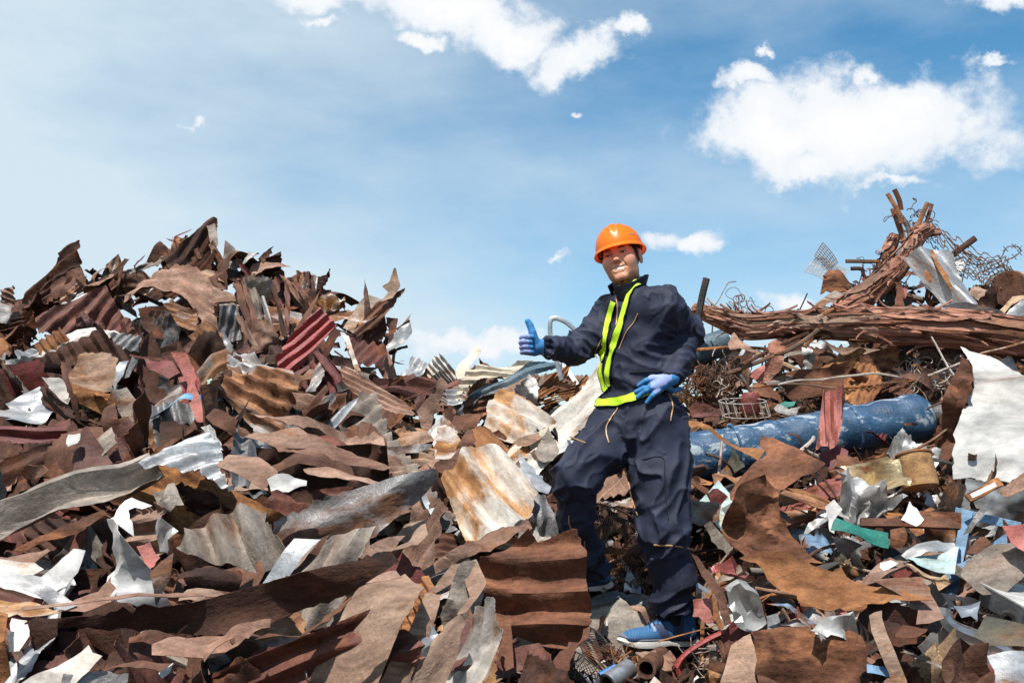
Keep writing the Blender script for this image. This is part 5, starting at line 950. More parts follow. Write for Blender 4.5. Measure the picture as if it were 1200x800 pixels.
# rusty pipe stubs in front of the shoe
def stub(label, a, b, r, mat, nm='pipe_stub'):
    root = empty(nm, a, label, 'pipe'); lathe_between('wall', a, b, [(0, r*.70), (0, r), (.05, r*1.03), (.95, r), (1, r*.97)], mat, root, a, 28, .02, 3, False); lathe_between('bore', a, b, [(0.0, r*.70), (.9, r*.68), (.9, 0)], 'rust_dark', root, a, 28, 0, 3, False); HEROES.append((760, 780, 'the pipe stub')); return root
stub('rusty pipe end facing the camera in front of the shoe', P(757, 783, 3.62), P(775, 768, 3.85), .036, 'rust_brown')
stub('silver short pipe lying at the bottom below the shoe', P(712, 800, 3.62), P(738, 782, 3.7), .034, 'silver')
for i, (p, m, lab) in enumerate([([(745,766),(768,762),(775,775),(752,772)], 'tan', 'tan angular block under the middle of the front shoe'), ([(768,775),(785,760),(792,768),(788,785),(772,790)], 'rust_pink', 'pink-brown angular block right of the pipe end'), ([(778,790),(800,775),(815,790),(805,810),(780,812)], 'rust_brown', 'brown slab between pipe end and red hoop'), ([(735,790),(752,780),(756,800),(735,806)], 'galv_dark', 'grey crushed bit left of the pipe end'), ([(756,800),(770,785),(782,806),(770,815)], 'white', 'frayed white rag-like piece under the pipe end'),
        ([(655,800),(680,788),(702,790),(708,812),(650,815)], 'galv', 'pale blue-grey plastic sheet at the bottom beside the blue handle')]):
    sc(lab, m, p, (0, 0, 1.0), n=(-.1, -1, .9), Y=3.72, folds=3, fold_s=.4, crum=.015, th=.006)
# red oval hoop with wires
c = P(833, 775, 3.7); root = empty('red_hoop', c, 'red oval plastic rim filled with grey wires at the bottom', 'hoop'); HEROES.append((830, 770, 'the red hoop'))
mb = MB(); pts = [(793, 782), (800, 770), (815, 758), (838, 745), (858, 738), (875, 736), (882, 742), (878, 756), (866, 772), (850, 786), (832, 800), (815, 806), (800, 798)]
W = smooth_path([P(x, y, 3.72)-c for x, y in pts+[pts[0]]], 5); mb.tube(W, .011, 8, False, 1.7); mb.build('rim', MATS['red'], root)
mb = MB(); rg = random.Random(3)
for i in range(46):
    p = P(rg.uniform(803, 868), rg.uniform(752, 795), 3.72)-c; d = Vector((rg.gauss(0, 1), rg.gauss(0, .4), rg.gauss(0, 1))).normalized()*.045; q = Vector((rg.gauss(0, 1), rg.gauss(0, .3), rg.gauss(0, 1)))*.015
    mb.tube(smooth_path([p-d, p+q, p+d], 4), .0018, 4, False)
mb.build('wire_filling', MATS['wire_pale'], root)
a = P(840, 790, 3.62); b = P(836, 756, 3.62); root = empty('spool', a, 'grey metal spool with flanges inside the red hoop', 'spool'); lathe_between('core', a, b, [(0, .012), (.0, .026), (.1, .026), (.14, .013), (.84, .013), (.88, .024), (1, .024), (1, 0)], 'tan_grey', root, a, 24); lathe_between('toothed_ring', a, a+(b-a)*.12, [(0, .028), (0, .031), (1, .031), (1, .028)], 'rust_orange', root, a, 16)
sc('tan block fragment inside the red hoop', 'wood', [(848,762),(862,752),(872,760),(866,775),(852,778)], (0, 0, 1.0), n=(-.1, -1, .6), Y=3.64, th=.01, folds=2)
# fan guards
def fan_guard(label, c, n, r, mat, spokes=46, dome=.05, off0=0):
    n = Vector(n).normalized(); X = (cR-n*cR.dot(n)).normalized(); Yv = n.cross(X); root = empty('fan_guard', c, label, 'fan guard')
    mb = MB(); mb.tube([X*math.cos(t)*r+Yv*math.sin(t)*r for t in np.linspace(0, 2*math.pi, 49)], .004, 6, False); mb.build('outer_rim', MATS[mat], root)
    mb = MB(); mb.tube([X*math.cos(t)*r*.25+Yv*math.sin(t)*r*.25+n*dome for t in np.linspace(0, 2*math.pi, 25)], .003, 5, False); mb.tube([X*math.cos(t)*r*.66+Yv*math.sin(t)*r*.66+n*dome*.75 for t in np.linspace(0, 2*math.pi, 37)], .002, 5, False); mb.build('hub_ring', MATS[mat], root)
    mb = MB()
    for k in range(spokes):
        t = 2*math.pi*k/spokes; pp = []
        for s in np.linspace(.25, 1, 8):
            a = t+.55*(1-s); pp.append(X*math.cos(a)*r*s+Yv*math.sin(a)*r*s+n*dome*(1-max(0, (s-.25)/.75)**2.5))
        mb.tube(pp, .0015, 4, False)
    mb.build('spoke_wires', MATS[mat], root); return root
fan_guard('spiral wire fan guard showing between the worker\'s legs', P(722, 636, 4.36), (-.1, -1, .25), .155, 'wire', 70)
fan_guard('black wire fan guard poking out at the bottom under the brown fragment', P(668, 772, 3.78), (.1, -1, .9), .16, 'black', 54)
fan_guard('small dark fan guard half buried at the bottom beside the maroon sheet', P(640, 788, 3.6), (-.2, -1, .8), .10, 'black', 60, .02)
# round motor part behind wrap
a = P(957, 746, 3.8); root = empty('motor_part', a, 'small round silver motor part beside the plastic wrap', 'motor part'); lathe_between('casing', a, a+Vector((.01, .05, 0)), [(0, .0), (0, .012), (.02, .03), (.3, .034), (1, .034)], 'silver', root, a, 24); lathe_between('hub', a+Vector((-.004, -.012, 0)), a, [(0, .0), (0, .011), (1, .011)], 'black', root, a, 16)
a = P(952, 618, 4.6); root = empty('metal_ring', P(895, 742, 3.9), 'silver and rusty ring beside the silver foil', 'ring'); q = P(895, 742, 3.9); lathe_between('band', q, q+Vector((.03, .04, .03)), [(0, .026), (0, .034), (1, .034), (1, .026)], 'galv_rust', root, q, 26, 0, 1, False)
# ------------------------------------------------------------------ filler scrap: individuals copied from prototypes
def rand_poly(rg, w, h, k=8, rough=.18, taper=.0):
    pts = []
    if rg.random() < .6:      # roughly rectangular, torn corners
        c = [(-w, -h), (w, -h), (w*(1-taper), h), (-w, h)]
        for i in range(4):
            a, b = c[i], c[(i+1) % 4]; m = rg.choice([1, 2, 3])
            for j in range(m):
                t = j/m; d = rg.uniform(-rough, rough)*min(w, h)
                pts.append((a[0]+(b[0]-a[0])*t+d, a[1]+(b[1]-a[1])*t+rg.uniform(-rough, rough)*min(w, h)))
    else:
        for i in range(k):
            t = 2*math.pi*i/k; r = rg.uniform(.7, 1.15); pts.append((w*r*math.cos(t), h*r*math.sin(t)))
    return pts
rg = random.Random(21)
PROTO = {'corr': [], 'flat': [], 'crump': [], 'strip': [], 'curl': []}
for i in range(16): PROTO['corr'].append(sheet_mesh('corrugated_sheet', rand_poly(rg, rg.uniform(.22, .42), rg.uniform(.10, .2), rough=.08, taper=rg.choice([0, 0, .3])), step=.016, ang=rg.choice([0, 0, 0, 90]), pitch=rg.uniform(.05, .075), amp=rg.uniform(.008, .012), folds=rg.choice([1, 1, 2]), fold_s=.35, crum=.006, jag=.008, bend=(rg.uniform(-.7, .7), 0), curl=.008, seed=100+i))
for i in range(14): PROTO['flat'].append(sheet_mesh('scrap_sheet', rand_poly(rg, rg.uniform(.14, .32), rg.uniform(.06, .15), rough=.10, taper=rg.choice([0, .2, .6])), step=.018, folds=rg.choice([1, 2, 3]), fold_s=.55, crum=.005, jag=.006, bend=(rg.uniform(-1, 1), rg.uniform(-.5, .5)), seed=200+i))
for i in range(12): PROTO['crump'].append(sheet_mesh('crumpled_scrap', rand_poly(rg, rg.uniform(.12, .22), rg.uniform(.08, .16)), step=.013, folds=6, fold_s=.5, crum=.03, cs=10, jag=.012, curl=.02, bend=(rg.uniform(-2, 2), rg.uniform(-2, 2)), seed=300+i))
for i in range(12): PROTO['strip'].append(sheet_mesh('metal_strip', rand_poly(rg, rg.uniform(.22, .42), rg.uniform(.018, .05), rough=.08, taper=rg.uniform(0, .5)), step=.014, folds=rg.choice([1, 2, 3]), fold_s=.5, crum=.003, jag=.003, bend=(rg.uniform(-.4, .4), rg.choice([0, 8, -8])), seed=400+i))
for i in range(10): PROTO['curl'].append(sheet_mesh('curled_scrap', rand_poly(rg, rg.uniform(.14, .28), rg.uniform(.07, .13), rough=.1), step=.014, folds=2, fold_s=.4, crum=.006, jag=.01, bend=(rg.choice([-3.5, 3.5, 2.5, -2.5]), 0), curl=.01, seed=500+i))
PR_ROD = []
for i in range(8):
    mb = MB(); L = rg.uniform(.35, .6); k = rg.uniform(-.12, .12); k2 = rg.uniform(-.1, .1); pts = [Vector(((t-.5)*2*L*.6, k*math.sin(t*3), k2*math.sin(t*5+1))) for t in np.linspace(0, 1, 14)]; mb.tube(pts, rg.uniform(.004, .010), 6, True, rg.choice([1, 1, .5]))
    me = mesh_from('bent_rod', mb.v, mb.f, True, 40); PR_ROD.append(me)
PR_PIPE = []
for i in range(5):
    mb = MB(); L = rg.uniform(.1, .25); r = rg.uniform(.018, .035); pts = [Vector(((t-.5)*2*L, .02*math.sin(t*2), 0)) for t in np.linspace(0, 1, 8)]; mb.tube(pts, r, 14, False, rg.uniform(.6, 1)); mb.tube(pts, r*.8, 14, False, .8)
    me = mesh_from('pipe_piece', mb.v, mb.f, True, 40); PR_PIPE.append(me)
for L_ in list(PROTO.values())+[PR_ROD, PR_PIPE]:
    for me in L_: me.materials.append(MATS['rust_brown'])
CNAME = {'rust_dark': 'dark brown rusty', 'rust_brown': 'brown rusty', 'rust_maroon': 'maroon', 'rust_pink': 'pinkish brown', 'rust_orange': 'orange rusty', 'rust_skin': 'reddish brown', 'galv': 'pale grey', 'galv_rust': 'rust-mottled grey', 'galv_dark': 'dark grey', 'white': 'white', 'white_rust': 'rust-spotted white', 'white_orange': 'orange-stained white', 'cream': 'cream', 'tan': 'tan', 'tan_grey': 'grey-brown', 'red': 'red', 'red_pale': 'faded red', 'red_dark': 'dark red', 'blue_frame': 'faded blue', 'blue': 'blue', 'teal': 'green', 'teal_pale': 'pale teal', 'gold': 'gold', 'silver': 'shiny silver', 'foil': 'glossy white', 'ochre': 'ochre', 'black': 'black', 'olive': 'olive', 'wood': 'wooden-looking', 'wire': 'brown', 'wire_pale': 'pale'}
FILL = []
SHORTS = [h for h in HEROES if h[2].startswith('the ') and len(h[2].split()) < 6]
def project(p):
    q = Vector(p)-CAM; z = q.dot(cF); return 600+FPX*q.dot(cR)/z, 400-FPX*q.dot(cU)/z
def put(kind, me, mat, p, rot, scl, group):
    nm = me.name.split('.')[0]; o = bpy.data.objects.new(nm, me); COL.objects.link(o); o.location = p; o.rotation_mode = 'QUATERNION'; o.rotation_quaternion = rot; o.scale = (scl, scl, scl)
    o.material_slots[0].link = 'OBJECT'; o.material_slots[0].material = MATS[mat]
    FILL.append((o, kind, mat, scl, project(p))); o['group'] = group; return o
PAL_L = ['rust_dark']*15+['rust_brown']*8+['rust_maroon']*6+['rust_pink']*5+['rust_orange']*1+['rust_skin']*4+['galv_rust']*4+['galv_dark']*4+['galv']*1+['tan_grey']*3+['tan']*1+['white_rust']*1+['red_dark']*2
PAL_C = ['rust_dark']*4+['rust_brown']*6+['rust_pink']*6+['rust_orange']*3+['rust_skin']*4+['galv_rust']*3+['galv_dark']*3+['tan']*4+['tan_grey']*4+['white_orange']*3+['white_rust']*3+['galv']*2+['cream']
PAL_R = ['rust_dark']*7+['rust_brown']*8+['rust_skin']*5+['rust_orange']*3+['rust_pink']*5+['black']*4+['galv_dark']*4+['galv_rust']*3+['tan']*2+['tan_grey']*3+['wood']*2+['red_pale']*2+['red_dark']*2+['galv']*2+['foil']*2+['white']*1+['blue_frame']*1+['olive']*2+['teal_pale']*1+['silver']
from mathutils import Quaternion
def orient(rg, px=600, py=500):
    n = Vector((rg.gauss(-.05, .5), -1*rg.uniform(.3, 1.2), rg.uniform(-.25, 1.35))).normalized()
    if rg.random() < .12: n = Vector((rg.gauss(0, 1), rg.gauss(-.3, .6), rg.gauss(0, .6))).normalized()
    # pieces in one part of the heap came off the grab together and lie roughly the same way
    base = 38 if px < 240 else ((62 if py < 450 else 12) if px < 480 else (30 if px < 640 else 4))
    if px < 480 and py > 600: base = 14
    th = R(base+rg.gauss(0, 30)) if rg.random() < .8 else rg.uniform(0, 6.28)
    X, Yv, nz = frame_for(n); q = Matrix((X, Yv, nz)).transposed().to_quaternion(); return q @ Quaternion((0, 0, 1), th)
MANX = [(640, 640, 850, 770)]
def place(count, rowbias, xr, pal, kinds, rmin, rmax, seed, lift=(.0, .40), ridge=False, skip_man=True):
    rg = random.Random(seed); n = 0; tries = 0
    while n < count and tries < count*20:
        tries += 1; px = rg.uniform(*xr)
        rt = float(np.interp((px-600)/FPX, _ru, [P2 for P2 in _ridge_py]))
        if ridge: py = rt+rg.uniform(-9, 16)
        else:
            py = rt+10+(815-rt-10)*(rg.random()**rowbias)
        if skip_man and 640 < px < 830 and py > 600: continue
        Y = hit(px, py) if not ridge else float(np.interp((px-600)/FPX, _ru, _rY))-rg.uniform(-.1, .35)
        if Y < 3.2: continue
        p = P(px, py, Y-rg.uniform(*lift)); k = rg.choices(list(kinds), list(kinds.values()))[0]
        s = rg.uniform(rmin, rmax)*min(1.0, .45+.12*Y)
        if k == 'rod': me = rg.choice(PR_ROD); mat = rg.choice(['rust_brown', 'rust_dark', 'rust_orange', 'wire', 'wire', 'wire_pale', 'rust_pink', 'black']); s = rg.uniform(.6, 1.3)
        elif k == 'pipe': me = rg.choice(PR_PIPE); mat = rg.choice(['rust_brown', 'rust_pink', 'rust_skin', 'galv_rust', 'tan_grey']); s = rg.uniform(.6, 1.2)
        else: me = rg.choice(PROTO[k]); mat = rg.choice(pal)
        q = orient(rg, px, py)
        if ridge and k in ('strip', 'corr', 'flat') and rg.random() < .5:
            n_ = Vector((rg.gauss(0, .5), -1, rg.uniform(-.2, .4))).normalized(); q = n_.to_track_quat('Z', 'Y') @ Quaternion((0, 0, 1), math.pi/2+rg.gauss(0, .5) if k == 'strip' else rg.uniform(0, 6.28)); s *= .8
        put(k, me, mat, p, q, s, {'corr': 'corrugated sheet offcuts strewn through the heap', 'flat': 'torn flat metal sheets strewn through the heap', 'crump': 'crumpled metal pieces strewn through the heap', 'strip': 'narrow metal strips strewn through the heap', 'curl': 'curled metal sheets strewn through the heap', 'rod': 'bent rods and wires strewn through the heap', 'pipe': 'pipe pieces strewn through the heap'}[k]); n += 1
_ridge_py = [q for _, q, _ in RIDGE]
KL = {'corr': 5, 'flat': 4, 'crump': 4, 'strip': 3, 'curl': 3, 'rod': .5}
KC = {'corr': 4, 'flat': 5, 'crump': 4, 'strip': 3, 'curl': 3, 'rod': .8, 'pipe': .3}
KR = {'corr': 1, 'flat': 4, 'crump': 4.5, 'strip': 4, 'curl': 3, 'rod': 4, 'pipe': 1}
place(225, .85, (-60, 470), PAL_L, KL, .7, 1.45, 1)
place(110, .85, (450, 700), PAL_C, KC, .45, .9, 2)
place(270, .85, (780, 1260), PAL_R, KR, .4, .85, 3)
place(60, .9, (640, 860), PAL_C, KC, .35, .6, 4, lift=(-.05, .03))
place(95, 1, (-60, 520), PAL_L, KL, .45, .95, 5, ridge=True)
place(26, 1, (520, 720), PAL_C, KC, .3, .6, 6, ridge=True)
place(46, 1, (800, 1260), PAL_R, KR, .4, .75, 7, ridge=True)
# labels for the strewn pieces: colour, form, and the traced neighbour they lie beside
KN = {'corr': 'corrugated offcut', 'flat': 'flat torn sheet', 'crump': 'crumpled metal scrap', 'strip': 'narrow metal strip', 'curl': 'curled metal piece', 'rod': 'bent rod', 'pipe': 'pipe piece'}
CT = {'corr': 'corrugated sheet', 'flat': 'scrap sheet', 'crump': 'metal scrap', 'strip': 'metal strip', 'curl': 'curled scrap', 'rod': 'rod', 'pipe': 'pipe'}
lab = {}
for (o, k, m, s, (px, py)) in FILL:
    h = min(SHORTS, key=lambda h: (h[0]-px)**2+(h[1]-py)**2); dx, dy = px-h[0], py-h[1]
    rel_ = ('right of' if dx > 0 else 'left of') if abs(dx) > abs(dy) else ('below' if dy > 0 else 'above')
    sz = 'large' if s > .8 else ('small' if s < .55 else 'mid-sized')
    if k in ('rod', 'pipe'): sz = 'long' if s > .95 else 'short'
    L_ = f"{sz} {CNAME[m]} {KN[k]} {rel_} {h[2]}"; o['category'] = CT[k]; lab.setdefault(L_, []).append((o, px, py))
ORD = ['first', 'second', 'third', 'fourth', 'fifth', 'sixth', 'seventh']
for L_, os_ in lab.items():
    if len(os_) == 1: os_[0][0]['label'] = L_; continue
    os_.sort(key=lambda t: t[1])
    if len(os_) == 2: os_[0][0]['label'] = L_+', left one'; os_[1][0]['label'] = L_+', right one'
    else:
        for i, t in enumerate(os_): t[0]['label'] = L_+f", {ORD[min(i, 6)]} from left"
# ------------------------------------------------------------------ uncountable small litter between the sheets
def litter(name, label, mat, n, seed, smin, smax, xr=(-80, 1280)):
    g = np.random.default_rng(seed); px = g.uniform(xr[0], xr[1], n); V = []; Fc = []
    for i in range(n):
        rt = float(np.interp((px[i]-600)/FPX, _ru, _ridge_py)); py = rt+2+(820-rt)*g.random()**.9; Y = hit(px[i], py)-g.uniform(-.20, .03)
        c = np.array(P(px[i], py, Y)); s = g.uniform(smin, smax); a = g.normal(size=3); a /= np.linalg.norm(a); b = np.cross(a, g.normal(size=3)); b /= np.linalg.norm(b); cc = np.cross(a, b); e = g.uniform(.10, 1); t = g.uniform(.03, .2)*s
        k = g.uniform(-.5, .5)*s; pts = [-a*s-b*s*e, a*s*g.uniform(.5, 1)-b*s*e, a*s+b*s*e*g.uniform(.3, 1), -a*s*.6+b*s*e]; mid = cc*k; base = len(V)
        for p in pts: V.append(c+p)
        V.append(c+mid)
        for p in pts: V.append(c+p*.98-cc*t)
        V.append(c+mid-cc*t)
        for j in range(4): Fc.append((base+j, base+(j+1) % 4, base+4)); Fc.append((base+5+(j+1) % 4, base+5+j, base+9)); Fc.append((base+(j+1) % 4, base+j, base+5+j, base+5+(j+1) % 4))
    me = mesh_from(name, V, Fc, False); o = link(name, me, MATS[mat]); tag(o, label, 'scrap litter', None, 'stuff')
litter('scrap_litter', 'dark brown shredded metal litter filling the gaps of the heap', 'rust_dark', 2300, 1, .015, .06)
litter('scrap_litter', 'lighter rusty shredded metal litter between the sheets', 'rust_brown', 1400, 2, .012, .055)
litter('scrap_litter', 'pinkish brown metal crumbs scattered over the heap', 'rust_pink', 700, 3, .010, .035)
litter('scrap_litter', 'grey metal crumbs scattered over the heap', 'galv_dark', 600, 4, .010, .045)
litter('scrap_litter', 'mixed pale crumbs scattered over the right side of the heap', 'white_rust', 500, 5, .008, .03, (600, 1280))
# ------------------------------------------------------------------ the worker: signed-distance sculpting
class Vol:
    def __init__(s, lo, hi, h):
        s.h = h; s.lo = np.array(lo, float); n = np.ceil((np.array(hi)-s.lo)/h).astype(int)+1; s.n = n
        s.D = np.full(n, .05, np.float32); s.ax = [s.lo[i]+h*np.arange(n[i]) for i in range(3)]
    def blk(s, lo, hi):
        a = np.clip(np.floor((np.array(lo)-s.lo)/s.h).astype(int), 0, s.n-1); b = np.clip(np.ceil((np.array(hi)-s.lo)/s.h).astype(int)+1, 0, s.n)
        sl_ = tuple(slice(a[i], b[i]) for i in range(3)); g = np.meshgrid(*[s.ax[i][sl_[i]] for i in range(3)], indexing='ij', sparse=True); return sl_, g
    def comb(s, sl_, d, k, sub):
        D = s.D[sl_]
        if sub:
            if k > 0: h = np.maximum(k-np.abs(D+d), 0)/k; s.D[sl_] = np.maximum(D, -d)+h*h*k*.25
            else: s.D[sl_] = np.maximum(D, -d)
        else:
            if k > 0: h = np.maximum(k-np.abs(D-d), 0)/k; s.D[sl_] = np.minimum(D, d)-h*h*k*.25
            else: s.D[sl_] = np.minimum(D, d)
    def cap(s, a, b, ra, rb, k=.02, sub=False):
        a = np.array(a, float); b = np.array(b, float); m = max(ra, rb)+k+.05; sl_, (x, y, z) = s.blk(np.minimum(a, b)-m, np.maximum(a, b)+m)
        d = b-a; L = max(float(d@d), 1e-12); t = np.clip(((x-a[0])*d[0]+(y-a[1])*d[1]+(z-a[2])*d[2])/L, 0, 1)
        q = np.sqrt((x-a[0]-t*d[0])**2+(y-a[1]-t*d[1])**2+(z-a[2]-t*d[2])**2)-(ra+(rb-ra)*t); s.comb(sl_, q.astype(np.float32), k, sub)
    def ell(s, c, r, k=.02, Rm=None, sub=False):
        c = np.array(c, float); r = np.array(r, float); m = r.max()+k+.05; sl_, (x, y, z) = s.blk(c-m, c+m)
        X, Y, Z = x-c[0], y-c[1], z-c[2]
        if Rm is not None: Rm = np.array(Rm); X, Y, Z = (X*Rm[0, i]+Y*Rm[1, i]+Z*Rm[2, i] for i in range(3))
        k0 = np.sqrt((X/r[0])**2+(Y/r[1])**2+(Z/r[2])**2); k1 = np.sqrt((X/r[0]**2)**2+(Y/r[1]**2)**2+(Z/r[2]**2)**2)
        s.comb(sl_, (k0*(k0-1)/np.maximum(k1, 1e-6)).astype(np.float32), k, sub)
    def box(s, c, r, rd, k=.01, Rm=None, sub=False):
        c = np.array(c, float); r = np.array(r, float); m = np.linalg.norm(r)+rd+k+.03; sl_, (x, y, z) = s.blk(c-m, c+m)
        X, Y, Z = x-c[0], y-c[1], z-c[2]
        if Rm is not None: Rm = np.array(Rm); X, Y, Z = (X*Rm[0, i]+Y*Rm[1, i]+Z*Rm[2, i] for i in range(3))
        qx, qy, qz = np.abs(X)-r[0]+rd, np.abs(Y)-r[1]+rd, np.abs(Z)-r[2]+rd
        d = np.sqrt(np.maximum(qx, 0)**2+np.maximum(qy, 0)**2+np.maximum(qz, 0)**2)+np.minimum(np.maximum(np.maximum(qx, qy), qz), 0)-rd; s.comb(sl_, d.astype(np.float32), k, sub)
    def plane(s, p, n):      # cut away the side the normal points to
        p = np.array(p); n = np.array(n); n = n/np.linalg.norm(n); g = np.meshgrid(*s.ax, indexing='ij', sparse=True); d = (g[0]-p[0])*n[0]+(g[1]-p[1])*n[1]+(g[2]-p[2])*n[2]; s.D = np.maximum(s.D, d.astype(np.float32))
    def mesh(s):
        D = s.D.copy()
        for ax in range(3):
            for e in (0, -1):
                ix = [slice(None)]*3; ix[ax] = e; D[tuple(ix)] = np.maximum(D[tuple(ix)], 1e-3)
        ins = D < 0; nx, ny, nz = D.shape; c = np.zeros((nx-1, ny-1, nz-1), np.int8); offs = [(i, j, k) for i in (0, 1) for j in (0, 1) for k in (0, 1)]
        for (i, j, k) in offs: c += ins[i:nx-1+i, j:ny-1+j, k:nz-1+k]
        act = np.argwhere((c > 0) & (c < 8)); N = len(act); vid = np.full(c.shape, -1, np.int64); vid[tuple(act.T)] = np.arange(N)
        val = {o: D[act[:, 0]+o[0], act[:, 1]+o[1], act[:, 2]+o[2]] for o in offs}; acc = np.zeros((N, 3)); cnt = np.zeros(N)
        for o in offs:
            for ax in range(3):
                if o[ax]: continue
                p = list(o); p[ax] = 1; p = tuple(p); a, b = val[o], val[p]; m = (a < 0) != (b < 0); t = np.where(m, a/np.where(m, a-b, 1), 0)
                q = np.array(o, float)[None]+np.zeros((N, 3)); q[:, ax] += t; acc[m] += q[m]; cnt[m] += 1
        V = (act+acc/cnt[:, None])*s.h+s.lo; Fs = []
        for ax in range(3):
            o1, o2 = [(1, 2), (2, 0), (0, 1)][ax]
            a = [slice(0, None)]*3; b = [slice(0, None)]*3; a[ax] = slice(0, -1); b[ax] = slice(1, None)
            A_, B_ = ins[tuple(a)], ins[tuple(b)]; e = np.argwhere(A_ != B_); ok = (e[:, o1] > 0) & (e[:, o2] > 0) & (e[:, o1] < ins.shape[o1]-1) & (e[:, o2] < ins.shape[o2]-1); e = e[ok]; fl = A_[tuple(e.T)]
            def vv(d1, d2): q = e.copy(); q[:, o1] -= d1; q[:, o2] -= d2; return vid[tuple(q.T)]
            q = np.stack([vv(1, 1), vv(0, 1), vv(0, 0), vv(1, 0)], 1); q[~fl] = q[~fl][:, ::-1]; Fs.append(q)
        return V, np.vstack(Fs)
def vnormals(V, Fq):
    n = np.cross(V[Fq[:, 2]]-V[Fq[:, 0]], V[Fq[:, 3]]-V[Fq[:, 1]]); out = np.zeros_like(V)
    for k in range(4): np.add.at(out, Fq[:, k], n)
    return out/np.maximum(np.linalg.norm(out, axis=1, keepdims=True), 1e-12)
def relax(V, Fq, it=2, lam=.5):
    for _ in range(it):
        acc = np.zeros_like(V); cnt = np.zeros(len(V))
        for k in range(4):
            a, b = Fq[:, k], Fq[:, (k+1) % 4]; np.add.at(acc, a, V[b]); np.add.at(acc, b, V[a]); np.add.at(cnt, a, 1); np.add.at(cnt, b, 1)
        V = V+(acc/np.maximum(cnt, 1)[:, None]-V)*lam
    return V
def qmesh(name, V, Fq, mat, parent, origin, colors=None):
    me = mesh_from(name, V-np.array(origin), Fq.tolist(), True)
    if colors is not None:
        at = me.color_attributes.new('col', 'FLOAT_COLOR', 'POINT'); at.data.foreach_set('color', np.column_stack([colors, np.ones(len(colors))]).astype(np.float32).ravel())
    return link(name, me, mat, parent)
def vcol_mat(key, rough=.5, sub=0.0, bump=.2, bs_=220, spec=.4, sheen=0.0, wave=False):
    m = new_mat(key); N = m.node_tree.nodes; L = m.node_tree.links; at = N.new('ShaderNodeAttribute'); at.attribute_name = 'col'; tc = N.new('ShaderNodeTexCoord')
    n = N.new('ShaderNodeTexNoise'); n.inputs['Scale'].default_value = bs_; n.inputs['Detail'].default_value = 3; L.new(tc.outputs['Object'], n.inputs['Vector'])
    n2 = N.new('ShaderNodeTexNoise'); n2.inputs['Scale'].default_value = 22; n2.inputs['Detail'].default_value = 5; L.new(tc.outputs['Object'], n2.inputs['Vector'])
    x = N.new('ShaderNodeMapRange'); L.new(n2.outputs['Fac'], x.inputs[0]); x.inputs[1].default_value = .3; x.inputs[2].default_value = .7; x.inputs[3].default_value = .86; x.inputs[4].default_value = 1.12
    hs = N.new('ShaderNodeHueSaturation'); L.new(at.outputs['Color'], hs.inputs['Color']); L.new(x.outputs[0], hs.inputs['Value'])
    b = N.new('ShaderNodeBsdfPrincipled'); L.new(hs.outputs[0], b.inputs['Base Color']); b.inputs['Roughness'].default_value = rough; b.inputs['Specular IOR Level'].default_value = spec
    b.inputs['Subsurface Weight'].default_value = sub; b.inputs['Subsurface Radius'].default_value = (.010, .004, .002); b.inputs['Sheen Weight'].default_value = sheen; b.inputs['Subsurface Scale'].default_value = .6
    bp = N.new('ShaderNodeBump'); bp.inputs['Strength'].default_value = bump; bp.inputs['Distance'].default_value = .002; L.new(n.outputs['Fac'], bp.inputs['Height'])
    if wave:
        nw = N.new('ShaderNodeTexNoise'); nw.inputs['Scale'].default_value = 15; nw.inputs['Detail'].default_value = 4; nw.inputs['Distortion'].default_value = 1.2; nw.noise_type = 'RIDGED_MULTIFRACTAL'; L.new(tc.outputs['Object'], nw.inputs['Vector'])
        b2 = N.new('ShaderNodeBump'); b2.inputs['Strength'].default_value = .55; b2.inputs['Distance'].default_value = .006; L.new(nw.outputs['Fac'], b2.inputs['Height']); L.new(b2.outputs[0], bp.inputs['Normal']); L.new(bp.outputs[0], b.inputs['Normal'])
    o = N.new('ShaderNodeOutputMaterial'); L.new(b.outputs[0], o.inputs[0]); MATS[key] = m; return m
SKIN = vcol_mat('skin', .48, .12, .15, 260, .4); CLOTH = vcol_mat('cloth', .68, 0, .4, 420, .30, .0, True); GLOVE = vcol_mat('glove', .7, 0, .4, 500, .3); SHOEM = vcol_mat('shoe', .75, 0, .6, 380, .3)
plain('helmet', (1.0, .31, .015), .36, 0, .5, 0, 30, .02, .5, .3); plain('hair', (.012, .010, .009), .5, 0, .4, .8, 300, .3)
plain('lime', (.52, .80, .03), .5, 0, .4, .3, 140, .10); plain('black_trim', (.012, .012, .014), .7, 0, .3, .2, 200, .2)
plain('brass', (.42, .25, .12), .5, .3, .5, .3, 300, .25); plain('sole', (.60, .57, .52), .7, 0, .3, .3, 120, .12); plain('sole_grey', (.13, .14, .17), .7, 0, .3, .2, 120, .1)
plain('lace', (.02, .035, .08), .8, 0, .2, .2, 200, .1); plain('eye_white', (.62, .56, .52), .25, 0, .5, 0, 50, .02); plain('iris', (.012, .008, .006), .15, 0, .6, 0, 50, .1); plain('teeth', (.88, .84, .76), .3, 0, .5, 0, 50, .04)
plain('collar_lining', (.42, .26, .03), .8, 0, .2, .2, 200, .1)
def A3(p): return np.array(p, float)
BASE = P(745, 757, 4.1)
man = empty('person', BASE, 'worker in navy coverall orange hard hat and lime harness giving a thumbs-up', 'person')
MO = A3(BASE)
